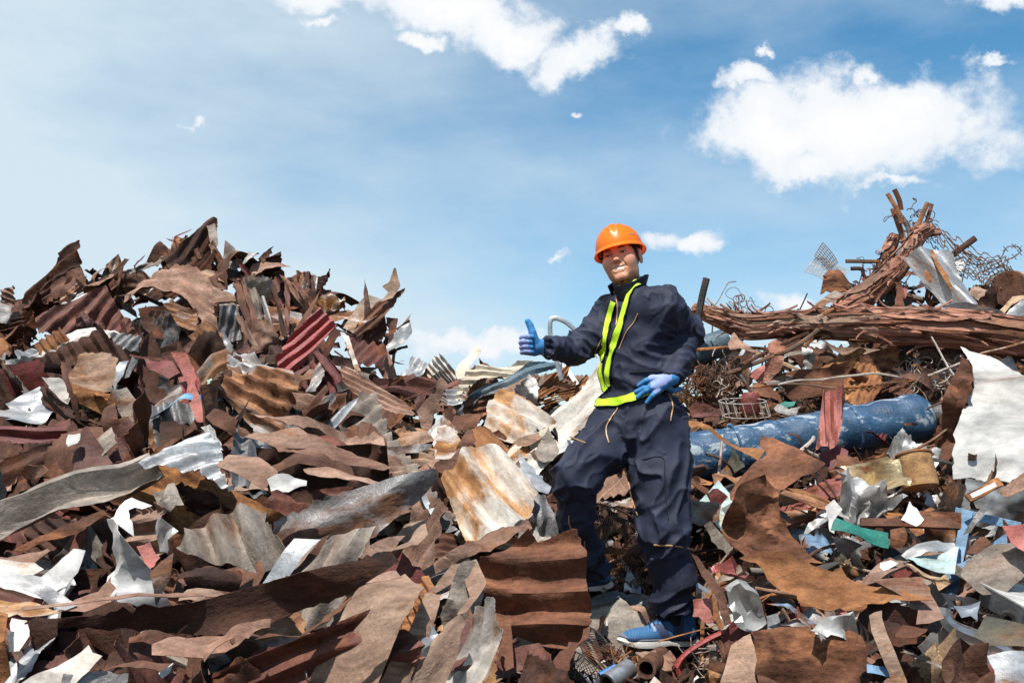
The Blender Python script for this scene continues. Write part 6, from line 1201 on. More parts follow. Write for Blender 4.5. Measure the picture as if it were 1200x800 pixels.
# ---- skeleton in world space (pixel, pixel, depth)
sR = A3(P(718, 368, 4.20)); eR = A3(P(676, 409, 4.08)); wR = A3(P(634, 407, 3.88))          # his right arm (viewer's left)
sL = A3(P(773, 359, 4.00)); eL = A3(P(805, 388, 4.14)); wL = A3(P(787, 442, 3.955))
hL = A3(P(771, 498, 4.05)); kL = A3(P(777, 622, 3.98)); aL = A3(P(788, 716, 4.04))
hR = A3(P(727, 500, 4.13)); kR = A3(P(676, 556, 3.93)); aR = A3(P(697, 668, 4.14))
yw = R(48); Lx = np.array([math.cos(yw), -math.sin(yw), 0]); Fw = np.array([-math.sin(yw), -math.cos(yw), 0]); Up = np.array([0, 0, 1.])
RT = np.stack([Lx, -Fw, Up], 1)
def tors(px, py, Y=4.1): return A3(P(px, py, Y))
V = Vol(A3(P(618, 460, 4.1))*[1, 0, 0]+[0, 3.62, A3(P(700, 735, 4.1))[2]-.03], [A3(P(836, 460, 4.1))[0], 4.46, A3(P(740, 318, 4.1))[2]], .0058)
for (px, py, rx, ry, rz, k) in [(745, 392, .170, .122, .155, .05), (745, 435, .162, .128, .12, .06), (748, 475, .165, .134, .11, .06), (749, 505, .155, .135, .08, .06), (744, 362, .15, .095, .07, .05)]:
    V.ell(tors(px, py), (rx, ry, rz), k, RT)
V.cap(sR, sL, .068, .072, .06); nb = A3(P(741, 345, 4.09)); V.cap(nb, A3(P(738, 333, 4.075)), .075, .062, .03)
V.cap(sL, eL, .072, .068, .07); V.cap(eL, A3(P(793, 430, 4.0)), .066, .050, .03); V.cap(A3(P(793, 430, 4.0)), wL, .052, .043, .01)
V.cap(sR, eR, .072, .060, .04); V.cap(eR, wR, .060, .038, .03)
mL = hL+(kL-hL)*.45
V.cap(hL, mL, .118, .117, .05); V.cap(mL, kL, .117, .097, .04); V.cap(kL, A3(P(786, 670, 4.01)), .097, .084, .03); V.cap(A3(P(786, 670, 4.01)), aL, .086, .083, .02)
V.cap(hR, kR, .114, .090, .05); V.cap(kR, A3(P(676, 612, 4.02)), .090, .070, .03); V.cap(A3(P(676, 612, 4.02)), aR, .070, .060, .02)
# open ends: neck hole, cuffs, hems
def cut_end(p, d, r, depth=.05):
    d = np.array(d)/np.linalg.norm(d); V.cap(p+d*.10, p-d*depth, r, r, .0, True)
d = wR-eR; d /= np.linalg.norm(d)
V.cap(wR+d*.005, wR+d*.12, .06, .06, 0, True); V.cap(wR+d*.05, wR-d*.03, .027, .027, 0, True)
dl = wL-eL; dl /= np.linalg.norm(dl); V.cap(wL+dl*.072, wL+dl*.14, .065, .065, 0, True)
V.ell(A3(P(735, 322, 4.06)), (.075, .08, .045), .0, sub=True)
dn = np.array([0.02, .03, -1.]); V.box(aL+np.array([0, 0, -.115]), (.16, .16, .10), .0, 0, None, True); V.cap(aL+[0, 0, -.08], aL+[0, 0, .03], .066, .066, .0, True)
V.box(aR+np.array([0, 0, -.115]), (.14, .14, .10), .0, 0, None, True)
VV, FF = V.mesh(); VV = relax(VV, FF, 3, .5); NN = vnormals(VV, FF)
# wrinkles
bones = [(sR, eR, 'a', .15), (eR, wR, 'a', .2), (sL, eL, 'a', .15), (eL, wL, 'a', .2), (hL, kL, 'l', .2), (kL, aL, 's', .2), (hR, kR, 'l', .2), (kR, aR, 's', .2), (tors(749, 505), tors(742, 350), 't', .1)]
best = np.full(len(VV), 9.); bi = np.zeros(len(VV), int); bt = np.zeros(len(VV))
RAD = [.066, .05, .074, .055, .12, .09, .10, .08, .14]
for i, (a, b, k_, _) in enumerate(bones):
    dd = b-a; t = np.clip(((VV-a)@dd)/(dd@dd), 0, 1); q = np.linalg.norm(VV-a-t[:, None]*dd, axis=1)/RAD[i]; m = q < best; best[m] = q[m]; bi[m] = i; bt[m] = t[m]
disp = np.zeros(len(VV))
def ridge(p, seed): n = vn(p, seed); return .85-1.85*np.abs(n)**.5
for i, (a, b, k_, _) in enumerate(bones):
    m = bi == i; p = VV[m]; dd = b-a; L = np.linalg.norm(dd); ax = dd/L; s_ = (p-a)@ax; per = p-a-s_[:, None]*ax; t = s_/L
    # frame around the bone
    u = np.cross(ax, [0.3, 1, .1]); u /= np.linalg.norm(u); w = np.cross(ax, u); c1 = per@u; c2 = per@w
    warp = .02*np.column_stack([vn(p*9, 1), vn(p*9, 2), vn(p*9, 3)])
    if k_ == 'a':    # sleeve: folds run round and slantwise, tight at the elbow
        q = np.column_stack([(s_+.45*c1)*22, c1*7, c2*7])+warp*30; r1 = ridge(q, 11+i); q2 = np.column_stack([(s_-.5*c2)*34, c1*10, c2*10])+warp*30; r2 = ridge(q2, 13+i)
        D_ = .0075*r1+.0042*r2; D_ *= .75+.6*np.exp(-((t-(1 if i in (0, 2) else 0))/.35)**2)
    elif k_ == 'l':  # thigh: long folds falling from the hip
        q = np.column_stack([s_*5, (c1+.3*s_)*17, (c2-.2*s_)*17])+warp*28; r1 = ridge(q, 21+i); q2 = np.column_stack([(s_+.6*c1)*14, c1*8, c2*8])+warp*28; r2 = ridge(q2, 23+i)
        D_ = .0085*r1+.005*r2
    elif k_ == 's':  # shank: bunching above the hem and behind the knee
        q = np.column_stack([(s_+.5*c1)*17, c1*6, c2*6])+warp*30; r1 = ridge(q, 31+i); q2 = np.column_stack([s_*5, c1*15, c2*15])+warp*30; r2 = ridge(q2, 33+i)
        D_ = (.0095*r1*(.5+.7*np.clip(t, 0, 1)**2+.5*np.exp(-(t/.3)**2))+.0045*r2)
    else:
        q = np.column_stack([s_*9, (c1+.4*s_)*12, c2*12])+warp*28; r1 = ridge(q, 41); q2 = np.column_stack([(s_-.3*c1)*20, c1*7, c2*7])+warp*28; r2 = ridge(q2, 43); D_ = .0055*r1+.0045*r2
    disp[m] = D_
# blend the fold field over joints
disp *= 2.0
for _ in range(1):
    acc = np.zeros(len(VV)); cnt = np.zeros(len(VV))
    for k in range(4):
        a, b = FF[:, k], FF[:, (k+1) % 4]; np.add.at(acc, a, disp[b]); np.add.at(acc, b, disp[a]); np.add.at(cnt, a, 1); np.add.at(cnt, b, 1)
    disp = disp*.5+.5*acc/np.maximum(cnt, 1)
# cinched waist under the belt
wb = tors(748, 462)[2]
disp -= .006*np.exp(-((VV[:, 2]-wb)/.02)**2)*(bi == 8)
VV = VV+NN*disp[:, None]
navy = np.array([.017, .021, .041]); colr = np.tile(navy, (len(VV), 1))*(1+.25*vn(VV*11, 4)[:, None]+.15*vn(VV*35, 6)[:, None])
cov = qmesh('coverall', VV, FF, CLOTH, man, MO, np.clip(colr, .004, 1)); tag(cov, 'baggy navy coverall with creased sleeves and legs')
bvh = BVHTree.FromPolygons([tuple(v) for v in VV], [tuple(f) for f in FF.tolist()])
def onbody(px, py, lift=.003, fallback=4.0):
    d = ray(px, py).normalized(); h = bvh.ray_cast(CAM, d)
    if h[0] is None:
        if fallback is None: return None
        return P(px, py, fallback), Vector((0, -1, 0))
    return h[0]+h[1]*lift, h[1]
def ribbon(name, pts, w, mat, lift=.005, sub=7, th=.003, trim=None, project=True):
    """pts: (px,py) centreline; w half width in metres; laid on the coverall"""
    W = smooth_path([Vector((p[0], p[1], 0)) for p in pts], sub); C_ = []
    for q in W:
        h_ = onbody(q.x, q.y, lift, None)
        if h_ is not None: C_.append(h_)
    c = [p for p, n in C_]; n = [q for p, q in C_]
    for _ in range(2): c = [c[0]]+[(c[i-1]+c[i]*2+c[i+1])/4 for i in range(1, len(c)-1)]+[c[-1]]; n = [n[0]]+[(n[i-1]+n[i]+n[i+1]).normalized() for i in range(1, len(n)-1)]+[n[-1]]
    return strap(name, c, n, w, mat, th, trim)
def strap(name, c, n, w, mat, th=.003, trim=None, closed=False):
    m = len(c); mb = MB(); V_ = []; F_ = []; ed = [[], []]
    for i in range(m):
        t = (c[(i+1) % m if closed else min(i+1, m-1)]-c[(i-1) % m if closed else max(i-1, 0)]).normalized(); s_ = t.cross(n[i]).normalized(); 
        for j in (-1, -.33, .33, 1):
            b = bvh.find_nearest(c[i]+s_*w*j)
            p = c[i]+s_*w*j
            if b[0] is not None and b[3] < .02: p = b[0]+b[1]*.0055
            V_.append(p)
        ed[0].append(V_[-4]+n[i]*.001); ed[1].append(V_[-1]+n[i]*.001)
    for i in range(m if closed else m-1):
        for j in range(3): a = i*4+j; b = ((i+1) % m)*4+j; F_.append((a, b, b+1, a+1))
    k = len(V_); nn = [n[i//4] for i in range(k)]; V2 = V_+[v+q*th for v, q in zip(V_, nn)]; F2 = F_+[tuple(x+k for x in reversed(f)) for f in F_]
    for i in range(m if closed else m-1):
        for j in (0, 3): a = i*4+j; b = ((i+1) % m)*4+j; F2.append((a, b, b+k, a+k))
    mb.add([v-Vector(MO) for v in V2], F2); o = mb.build(name, MATS[mat], man)
    if trim:
        for e in ed:
            pts_ = [p-Vector(MO) for p in e]
            if closed: pts_.append(pts_[0])
            mb = MB(); mb.tube(pts_, .0032, 5); mb.build('strap_edging', MATS[trim], o)
    return o
def line(name, pts, r, mat, lift=.002, sub=5, parent=None):
    W = smooth_path([Vector((p[0], p[1], 0)) for p in pts], sub); c = [onbody(q.x, q.y, lift)[0] for q in W]
    for _ in range(1): c = [c[0]]+[(c[i-1]+c[i]*2+c[i+1])/4 for i in range(1, len(c)-1)]+[c[-1]]
    mb = MB(); mb.tube([p-Vector(MO) for p in c], r, 5, True); return mb.build(name, MATS[mat], parent or man)
def cz(pts, ox, oy, s): return [(ox+x/s, oy+y/s) for x, y in pts]
K1 = (590, 240, 3.077)
ribbon('harness_strap', cz([(500, 266), (478, 285), (455, 330), (432, 400), (408, 470), (392, 535), (380, 590), (378, 625), (382, 655)], *K1), .0165, 'lime', trim='black_trim')
ribbon('harness_strap', cz([(398, 352), (385, 400), (372, 460), (360, 530), (354, 590), (358, 635), (374, 668)], *K1), .0165, 'lime', trim='black_trim')
# belt: ring round the waist, dipping at the front
ct = tors(748, 462); ct = np.array([ct[0], 4.10, ct[2]]); c = []; n = []
dipdir = np.array([-math.sin(R(62)), -math.cos(R(62)), 0])
for k in range(72):
    a = 2*math.pi*k/72; dv = Lx*math.cos(a)+Fw*math.sin(a); zz = ct[2]+.004-.052*max(-.3, float(dv@dipdir))+.012
    org = Vector((ct[0]+dv[0]*.5, ct[1]+dv[1]*.5, zz)); h = None; o_ = org
    hh = bvh.ray_cast(o_, Vector(-dv), .5)
    # skip arms: keep the hit nearest to the torso
    for _ in range(4):
        if hh[0] is None: break
        if (Vector((ct[0], ct[1], zz))-hh[0]).length < .205: h = hh; break
        o_ = hh[0]-Vector(dv)*.004; hh = bvh.ray_cast(o_, Vector(-dv), .5)
    if h is None: p = Vector(ct+dv*.15); p.z = zz; q = Vector(dv)
    else: p = h[0]+Vector(dv)*.006; q = Vector(dv)
    c.append(p); n.append(q)
for _ in range(4): c = [(c[i-1]+c[i]*2+c[(i+1) % 72])/4 for i in range(72)]
strap('harness_belt', c, n, .0185, 'lime', trim='black_trim', closed=True)
# zips, pockets, seams
line('front_zip', cz([(405, 330), (412, 370), (408, 430), (395, 500), (388, 570), (382, 640)], *K1), .0028, 'brass')
line('collar_edge', cz([(400, 318), (408, 300), (430, 283), (447, 272)], *K1), .003, 'collar_lining')
line('pocket_zip', cz([(485, 392), (470, 425), (445, 455), (430, 490), (418, 520)], *K1), .003, 'brass')
line('pocket_zip', cz([(355, 480), (340, 510), (328, 535), (338, 552)], *K1), .0025, 'brass')
K2 = (620, 440, 2.354); K5 = (680, 420, 7.5)
line('pocket_zip', cz([(770, 305), (800, 375), (812, 420), (798, 500), (792, 545)], *K5), .003, 'brass')
line('fly_zip', cz([(335, 380), (330, 440), (270, 520), (230, 590), (228, 660), (250, 740)], *K5), .003, 'brass')
line('pocket_zip', cz([(112, 168), (135, 178), (155, 186)], *K2), .0032, 'brass')
line('pocket_zip', cz([(262, 258), (275, 290), (285, 340), (300, 385)], *K2), .0028, 'brass')
line('knee_zip', cz([(345, 466), (375, 468), (410, 470), (452, 480)], *K2), .0036, 'brass')
line('knee_zip', cz([(110, 385), (113, 415), (128, 440), (142, 447)], *K2), .003, 'brass')
line('knee_zip', cz([(153, 455), (153, 480), (147, 505)], *K2), .0026, 'brass')
line('seam', cz([(245, 240), (300, 235), (370, 225), (372, 300), (385, 400)], *K2), .0016, 'black_trim')
line('seam', cz([(455, 605), (520, 600), (575, 600)], *K1), .003, 'black_trim')
for (a_, b_, r_) in [((781, 436), (806, 447), .0022)]: line('cuff_seam', [a_, ((a_[0]+b_[0])/2, (a_[1]+b_[1])/2+1), b_], r_, 'black_trim')
# stand-up collar: curved flap round the neck
def collar():
    c0 = A3(P(738, 336, 4.075)); V_ = []; F_ = []; n_ = 40; rows = 5
    for i in range(n_+1):
        a = R(-28)+(2*math.pi-R(44-0))*i/n_ + R(22)
        dv = Fw*math.cos(a)+Lx*math.sin(a); front = max(0, math.cos(a))
        for j in range(rows):
            s = j/(rows-1); rr = .068+.014*s*(1+.7*front)+.004*math.sin(a*5); z = -.012+.050*s-.052*front+.016*max(0, -math.cos(a))
            V_.append(c0+dv*np.array([rr, rr, 0])+np.array([0, 0, z])-MO)
    for i in range(n_):
        for j in range(rows-1): a = i*rows+j; F_.append((a, a+rows, a+rows+1, a+1))
    F3 = []
    for f in F_: F3 += [(f[0], f[1], f[2]), (f[0], f[2], f[3])]
    Vv, Ff = solid(np.array(V_), F3, .005); mb = MB(); mb.add(Vv, Ff); o = mb.build('collar', CLOTH, man); at = o.data.color_attributes.new('col', 'FLOAT_COLOR', 'POINT'); at.data.foreach_set('color', np.tile([*navy*.9, 1], len(o.data.vertices)).astype(np.float32)); return o
collar()

# ---- head
yaw, roll, pit = R(21), R(13), R(-4)
bx = np.array([math.cos(yaw), -math.sin(yaw), 0]); by = np.array([math.sin(yaw), math.cos(yaw), 0]); bz = np.array([0, 0, 1.])
# roll about by (image plane), nod about bx
bx2 = bx*math.cos(roll)+bz*math.sin(roll); bz2 = bz*math.cos(roll)-bx*math.sin(roll)
by3 = by*math.cos(pit)+bz2*math.sin(pit); bz3 = bz2*math.cos(pit)-by*math.sin(pit)
HR = np.stack([bx2, by3, bz3], 1); HS = 1.0
HC = A3(P(721.3, 297.5, 4.0))-HR@(np.array([0, -.088, .0])*HS)
hd = Vol([-.11, -.14, -.30], [.11, .13, .135], .0022)
hd.ell((0, .012, .035), (.076, .094, .084), .0); hd.ell((0, -.030, -.028), (.059, .060, .076), .03); hd.ell((0, -.040, -.074), (.043, .044, .032), .035)
hd.cap((-.012, -.078, -.100), (.012, -.078, -.100), .013, .013, .02)
for s in (-1, 1):
    hd.ell((s*.043, -.060, -.020), (.020, .019, .018), .035); hd.ell((s*.035, -.066, -.036), (.016, .014, .018), .03); hd.ell((s*.040, -.014, -.056), (.013, .032, .030), .035)
    hd.cap((s*.012, -.083, .021), (s*.045, -.072, .022), .009, .008, .014)
    hd.ell((s*.032, -.092, .002), (.017, .013, .009), .010, None, True); hd.ell((s*.032, -.0725, .002), (.0145, .0125, .0125), .003)
    hd.ell((s*.032, -.087, .0005), (.0125, .0055, .0028), .0015, None, True)
    hd.cap((s*.0145, -.086, -.030), (s*.0145, -.091, -.033), .0075, .007, .006)
    hd.ell((s*.007, -.100, -.0405), (.0042, .005, .004), .002, None, True)
    hd.ell((s*(.079 if s > 0 else .072), .008, -.006), (.0075, .020, .032), .008); hd.ell((s*.085, .002, -.004), (.004, .011, .020), .003, None, True); hd.cap((s*.078, .012, .018), (s*.0835, .016, .022), .005, .005, .004); hd.ell((s*(.079 if s > 0 else .068), -.002, -.033), (.006, .008, .009), .006)
hd.cap((0, -.082, .014), (0, -.097, -.024), .0075, .008, .012); hd.ell((0, -.102, -.029), (.0135, .0110, .0100), .007)
# mouth: smiling, slightly open
for (a_, b_, ra, rb) in [((-.033, -.075, -.0500), (-.012, -.0895, -.0560), .0022, .0032), ((-.012, -.0895, -.0560), (.012, -.0895, -.0560), .0032, .0032), ((.012, -.0895, -.0560), (.033, -.075, -.0500), .0032, .0022),
                         ((-.034, -.076, -.054), (-.014, -.088, -.0755), .0022, .0036), ((-.014, -.088, -.0755), (.014, -.088, -.0755), .0036, .0036), ((.014, -.088, -.0755), (.034, -.076, -.054), .0036, .0022)]: hd.cap(a_, b_, ra, rb, .005)
hd.cap((-.029, -.082, -.0575), (0, -.094, -.0665), .0026, .0060, .002, True); hd.cap((.029, -.082, -.0575), (0, -.094, -.0665), .0026, .0060, .002, True)
for s in (-1, 1): hd.cap((s*.022, -.093, -.034), (s*.034, -.083, -.062), .0016, .0018, .006, True)      # smile fold
hd.cap((0, .026, -.06), (0, .048, -.22), .048, .055, .03); hd.cap((0, -.012, -.095), (0, .03, -.22), .026, .038, .02)
hd.ell((0, .04, -.235), (.055, .050, .04), .02)
hv, hf = hd.mesh(); hv = relax(hv, hf, 2, .35)
skin = np.tile(np.array([.60, .29, .17]), (len(hv), 1)); skin *= (1+.06*vn(hv*45, 2)+.05*vn(hv*120, 3))[:, None]
x_, y_, z_ = hv.T
def blobm(cx, cy, cz_, rx, ry, rz): return np.clip(1.4-1.4*np.sqrt(((x_-cx)/rx)**2+((y_-cy)/ry)**2+((z_-cz_)/rz)**2), 0, 1)
lip = np.clip(blobm(0, -.090, -.0565, .036, .022, .006)+blobm(0, -.088, -.0755, .028, .02, .0072), 0, 1)*.75
skin = skin*(1-lip[:, None])+np.array([.38, .13, .10])*lip[:, None]
flush = np.clip(blobm(.04, -.07, -.03, .028, .04, .025)+blobm(-.04, -.07, -.03, .028, .04, .025)+blobm(0, -.105, -.03, .018, .03, .018), 0, 1)*.35; skin = skin*(1-flush[:, None])+np.array([.50, .20, .13])*flush[:, None]
beard = np.clip(blobm(0, -.095, -.05, .024, .03, .006)+blobm(0, -.09, -.095, .03, .04, .016), 0, 1)*.12; skin = skin*(1-beard[:, None])+np.array([.12, .07, .05])*beard[:, None]
hvW = hv@HR.T+HC
head = qmesh('head_and_neck', hvW, hf, SKIN, man, MO, np.clip(skin, 0, 1)); tag(head, 'smiling tanned face with neck')
def hp(x, y, z): return Vector(HR@np.array([x, y, z])+HC-MO)
def hmesh(name, V_, F_, mat, parent=None):
    mb = MB(); mb.add([hp(*v) for v in V_], F_); return mb.build(name, MATS[mat], parent or man)
def usphere(c, r, nu=20, nv=12, sc_=(1, 1, 1)):
    V_ = []; F_ = []
    for j in range(nv+1):
        for i in range(nu): t = math.pi*j/nv; a = 2*math.pi*i/nu; V_.append((c[0]+r*sc_[0]*math.sin(t)*math.cos(a), c[1]+r*sc_[1]*math.sin(t)*math.sin(a), c[2]+r*sc_[2]*math.cos(t)))
    for j in range(nv):
        for i in range(nu): F_.append((j*nu+i, j*nu+(i+1) % nu, (j+1)*nu+(i+1) % nu, (j+1)*nu+i))
    return V_, F_
for s in (-1, 1):
    e = hmesh('eye', *usphere((s*.032, -.0735, .0015), .0112), 'eye_white'); hmesh('iris', *usphere((s*.032-.0005, -.0816, .001), .0058, 14, 8, (1, .6, 1)), 'iris', e)
    mb = MB(); mb.tube([hp(s*(.015+.034*t), -.0925+.020*t*t, .0185+.0050*math.sin(math.pi*min(1, t*.8+.15))) for t in np.linspace(0, 1, 9)], [.0014+.0016*math.sin(math.pi*t) for t in np.linspace(.1, .95, 9)], 6); mb.build('eyebrow', MATS['hair'], man)
    mb = MB(); mb.tube([hp(s*(.0185+.027*t), -.0852-.0015*math.sin(math.pi*t)+.003*t, .0022+.0030*math.sin(math.pi*t)) for t in np.linspace(0, 1, 8)], .0017, 5); mb.build('eyelash', MATS['hair'], man)
mb = MB(); mb.tube([hp(.027*t, -.0895+.0095*t*t, -.0648+.0068*t*t) for t in np.linspace(-1, 1, 15)], [.0056-.0032*abs(t)**2 for t in np.linspace(-1, 1, 15)], 8, True, .5); mb.build('teeth', MATS['teeth'], man)
# hair
hr = Vol([-.105, -.12, -.09], [.105, .13, .14], .003); hr.ell((0, .016, .037), (.0815, .098, .089), 0); hr.ell((0, -.075, -.02), (.085, .062, .072), .006, None, True); hr.ell((0, .02, -.10), (.12, .14, .055), .01, None, True)
for s in (-1, 1): hr.ell((s*.085, .004, -.008), (.016, .024, .034), .003, None, True); hr.cap((s*.074, -.026, .02), (s*.0735, -.024, -.012), .0065, .004, .006)
rv, rf = hr.mesh(); rn = vnormals(rv, rf); rv = rv+rn*(.0012*vn(rv*220, 3))[:, None]; qmesh('hair', rv@HR.T+HC, rf, MATS['hair'], man, MO)
# hard hat
def hatpt(th, ph, dr=0.0):
    """th: azimuth (0 = front), ph: 0 rim .. 1 top"""
    rx, ry, rz = .098, .123, .108; c = math.cos(ph*math.pi/2); s = math.sin(ph*math.pi/2); c = c**.80; s = s**1.0
    x = math.sin(th); y = -math.cos(th); rib = 0
    X = x*c*rx
    for q, w, h_ in ((0, .012, .006), (-.030, .007, .0035), (.030, .007, .0035)): rib = max(rib, h_*math.exp(-((X-q)/w)**4)*min(1, max(0, (ph-.22)*4)))
    k = 1+(rib+dr)/.11
    return (X*k, (y*c*ry)*k+.008, s*rz*k)
HT = Matrix.Rotation(R(2), 3, 'X')
def hat_local(v): q = HT @ Vector(v); return (q.x, q.y, q.z+.040)
V_ = []; F_ = []; nT, nP = 96, 30
for j in range(nP+1):
    for i in range(nT): V_.append(hat_local(hatpt(2*math.pi*i/nT, j/nP)))
for j in range(nP):
    for i in range(nT): F_.append((j*nT+i, j*nT+(i+1) % nT, (j+1)*nT+(i+1) % nT, (j+1)*nT+i))
b0 = len(V_)
for j in range(nP+1):
    for i in range(nT): V_.append(hat_local(hatpt(2*math.pi*i/nT, j/nP, -.004)))
for j in range(nP):
    for i in range(nT): F_.append((b0+j*nT+i, b0+(j+1)*nT+i, b0+(j+1)*nT+(i+1) % nT, b0+j*nT+(i+1) % nT))
hat = hmesh('hard_hat', V_, F_, 'helmet'); tag(hat, 'bright orange hard hat with three raised ribs')
V_ = []; F_ = []; rows = [(-.0025, -.002), (.0, .001), (.008, -.001), (1.0, -.004), (1.06, -.006), (1.03, -.009), (.9, -.0075), (.1, -.004), (-.0025, -.002)]
for r_, z0 in rows:
    for i in range(nT):
        th = 2*math.pi*i/nT; ext = .010+.010*max(0, math.cos(th))**2.2; x, y, z = hatpt(th, 0); d_ = math.hypot(x, y-.008); e = ext*r_ if r_ > .05 else r_
        k = 1+e/d_; droop = -.006*max(0, r_)*max(0, math.cos(th))-.004*max(0, r_); V_.append(hat_local((x*k, (y-.008)*k+.008, z0+droop)))
for j in range(len(rows)-1):
    for i in range(nT): F_.append((j*nT+i, j*nT+(i+1) % nT, (j+1)*nT+(i+1) % nT, (j+1)*nT+i))
hmesh('brim', V_, F_, 'helmet', hat)
for s in (-1, 1):     # suspension band showing at the temple
    mb = MB(); mb.tube([hp(*hat_local((s*.098*math.cos(a)*.93, .008-.118*math.sin(a)*.93, -.004))) for a in np.linspace(-1.2, 1.2, 15)], .005, 6, True, .4); mb.build('headband', MATS['black_trim'], hat)
mb = MB(); mb.tube([hp(*hat_local(hatpt(t, .20, .0012))) for t in np.linspace(.75, 1.15, 8)], .0012, 5); mb.build('pale_stripe', MATS['eye_white'], hat)

# ---- gloves
def glove_cols(v, test): c = np.where(test[:, None], np.array([.045, .20, .44]), np.array([.27, .34, .62])); return c*(1+.08*vn(v*80, 3))[:, None]
GL = Vol(A3(P(596, 400, 3.8))-[.0, .15, .12], A3(P(638, 400, 3.8))+[.0, .17, .14], .0022)
a = np.array([-.86, -.50, .05]); a /= np.linalg.norm(a); p = np.array([.50, -.86, 0.]); up = np.cross(p, a); up = up if up[2] > 0 else -up; p = np.cross(a, up); p = p if p[1] < 0 else -p
W0 = wR+d*.0+a*.006
GL.cap(wR-d*.04, W0+a*.012, .031, .031, .01)
RG = np.stack([a, p, up], 1); GL.box(W0+a*.043-p*.002, (.035, .016, .037), .014, .012, RG)
mc = []
for i, z in enumerate((.0285, .0095, -.0095, -.028)):
    m0 = W0+a*(.080-.003*abs(i-1))+up*z-p*.008; m1 = m0+p*(.040-.002*i)+a*(.012-.002*i); m2 = m1-a*(.026)+p*.006; m3 = m2-p*.014-a*.010; rr = .0112-.0006*i
    GL.cap(m0, m1, rr*1.05, rr, .002); GL.cap(m1, m2, rr, rr*.92, .002); GL.cap(m2, m3, rr*.9, rr*.85, .002); mc.append((m0, m1, m2, m3))
t0 = W0+a*.030+p*.010+up*.022; t1 = W0+a*.044+p*.014+up*.052; t2 = W0+a*.054+p*.010+up*.080; t3 = W0+a*.064+p*.008+up*.094
GL.cap(t0, t1, .018, .0150, .01); GL.cap(t1, t2, .0148, .0132, .003); GL.cap(t2, t3, .0134, .0112, .003)
gv, gf = GL.mesh(); gv = relax(gv, gf, 1, .4)
rl = gv-W0; A_, P_, U_ = rl@a, rl@p, rl@up
blue = (P_ > .038-.0*A_) & (A_ < .075) | (U_ > .043) | ((P_ > .006) & (A_ < .062)) | (U_ < -.036)
g1 = qmesh('glove', gv, gf, GLOVE, man, MO, glove_cols(gv, blue)); tag(g1, 'blue and pale lilac work glove making a thumbs-up')
# left glove on the hip
def hipy(px, py, dd_): q, n_ = onbody(px, py, dd_); return A3(q)
G2 = Vol(A3(P(738, 470, 3.9))-[.02, .16, .06], A3(P(806, 440, 3.9))+[.03, .22, .06], .0022)
kn = [(763, 447.5), (762.5, 452), (763.5, 456.5), (767.5, 460)]
tips = [(748.5, 451.5), (745.5, 459.5), (747.5, 466.2), (758.3, 472.3)]
wr = wL+np.array([0, -.012, -.004]); G2.cap(wr-dl*.015, wr, .024, .027, .01)
kk = []
for (q, t_, ra) in zip(kn, tips, (.0105, .0112, .011, .0098)):
    k0 = hipy(*q, .022); t9 = hipy(*t_, .010); md = (k0+t9)/2+np.array([0, -.010, .004]); kk.append(k0); G2.cap(k0, md, ra*1.1, ra, .002); G2.cap(md, t9, ra, ra*.82, .002)
    G2.cap(wr+np.array([0, -.004, 0]), k0, .018, ra*1.35, .012)
G2.cap(wr, (kk[1]+kk[2])/2, .026, .018, .012)
th0 = wr+np.array([.006, -.004, -.008]); th1 = hipy(779, 458, .016); th1b = A3(P(788, 457, float(th1[1])+.02)); th2 = A3(P(797, 455.5, float(th1[1])+.06)); G2.cap(kk[3]*.5+wr*.5, th1b, .017, .013, .01); G2.cap(th1b, th2, .013, .010, .004)
g_v, g_f = G2.mesh(); g_v = relax(g_v, g_f, 1, .4); nn_ = vnormals(g_v, g_f)
px_ = np.array([project(v) for v in g_v])
# fingertips and the palm edge are rubber coated (blue); the back is knitted
tipd = np.min([np.linalg.norm(g_v-hipy(*t_, .010), axis=1) for t_ in tips], axis=0)
blue = (tipd < .05) | (nn_[:, 2] < -.25) | (px_[:, 0] > 787)
g2 = qmesh('glove', g_v, g_f, GLOVE, man, MO, glove_cols(g_v, blue)); tag(g2, 'blue and pale lilac work glove resting on the hip')

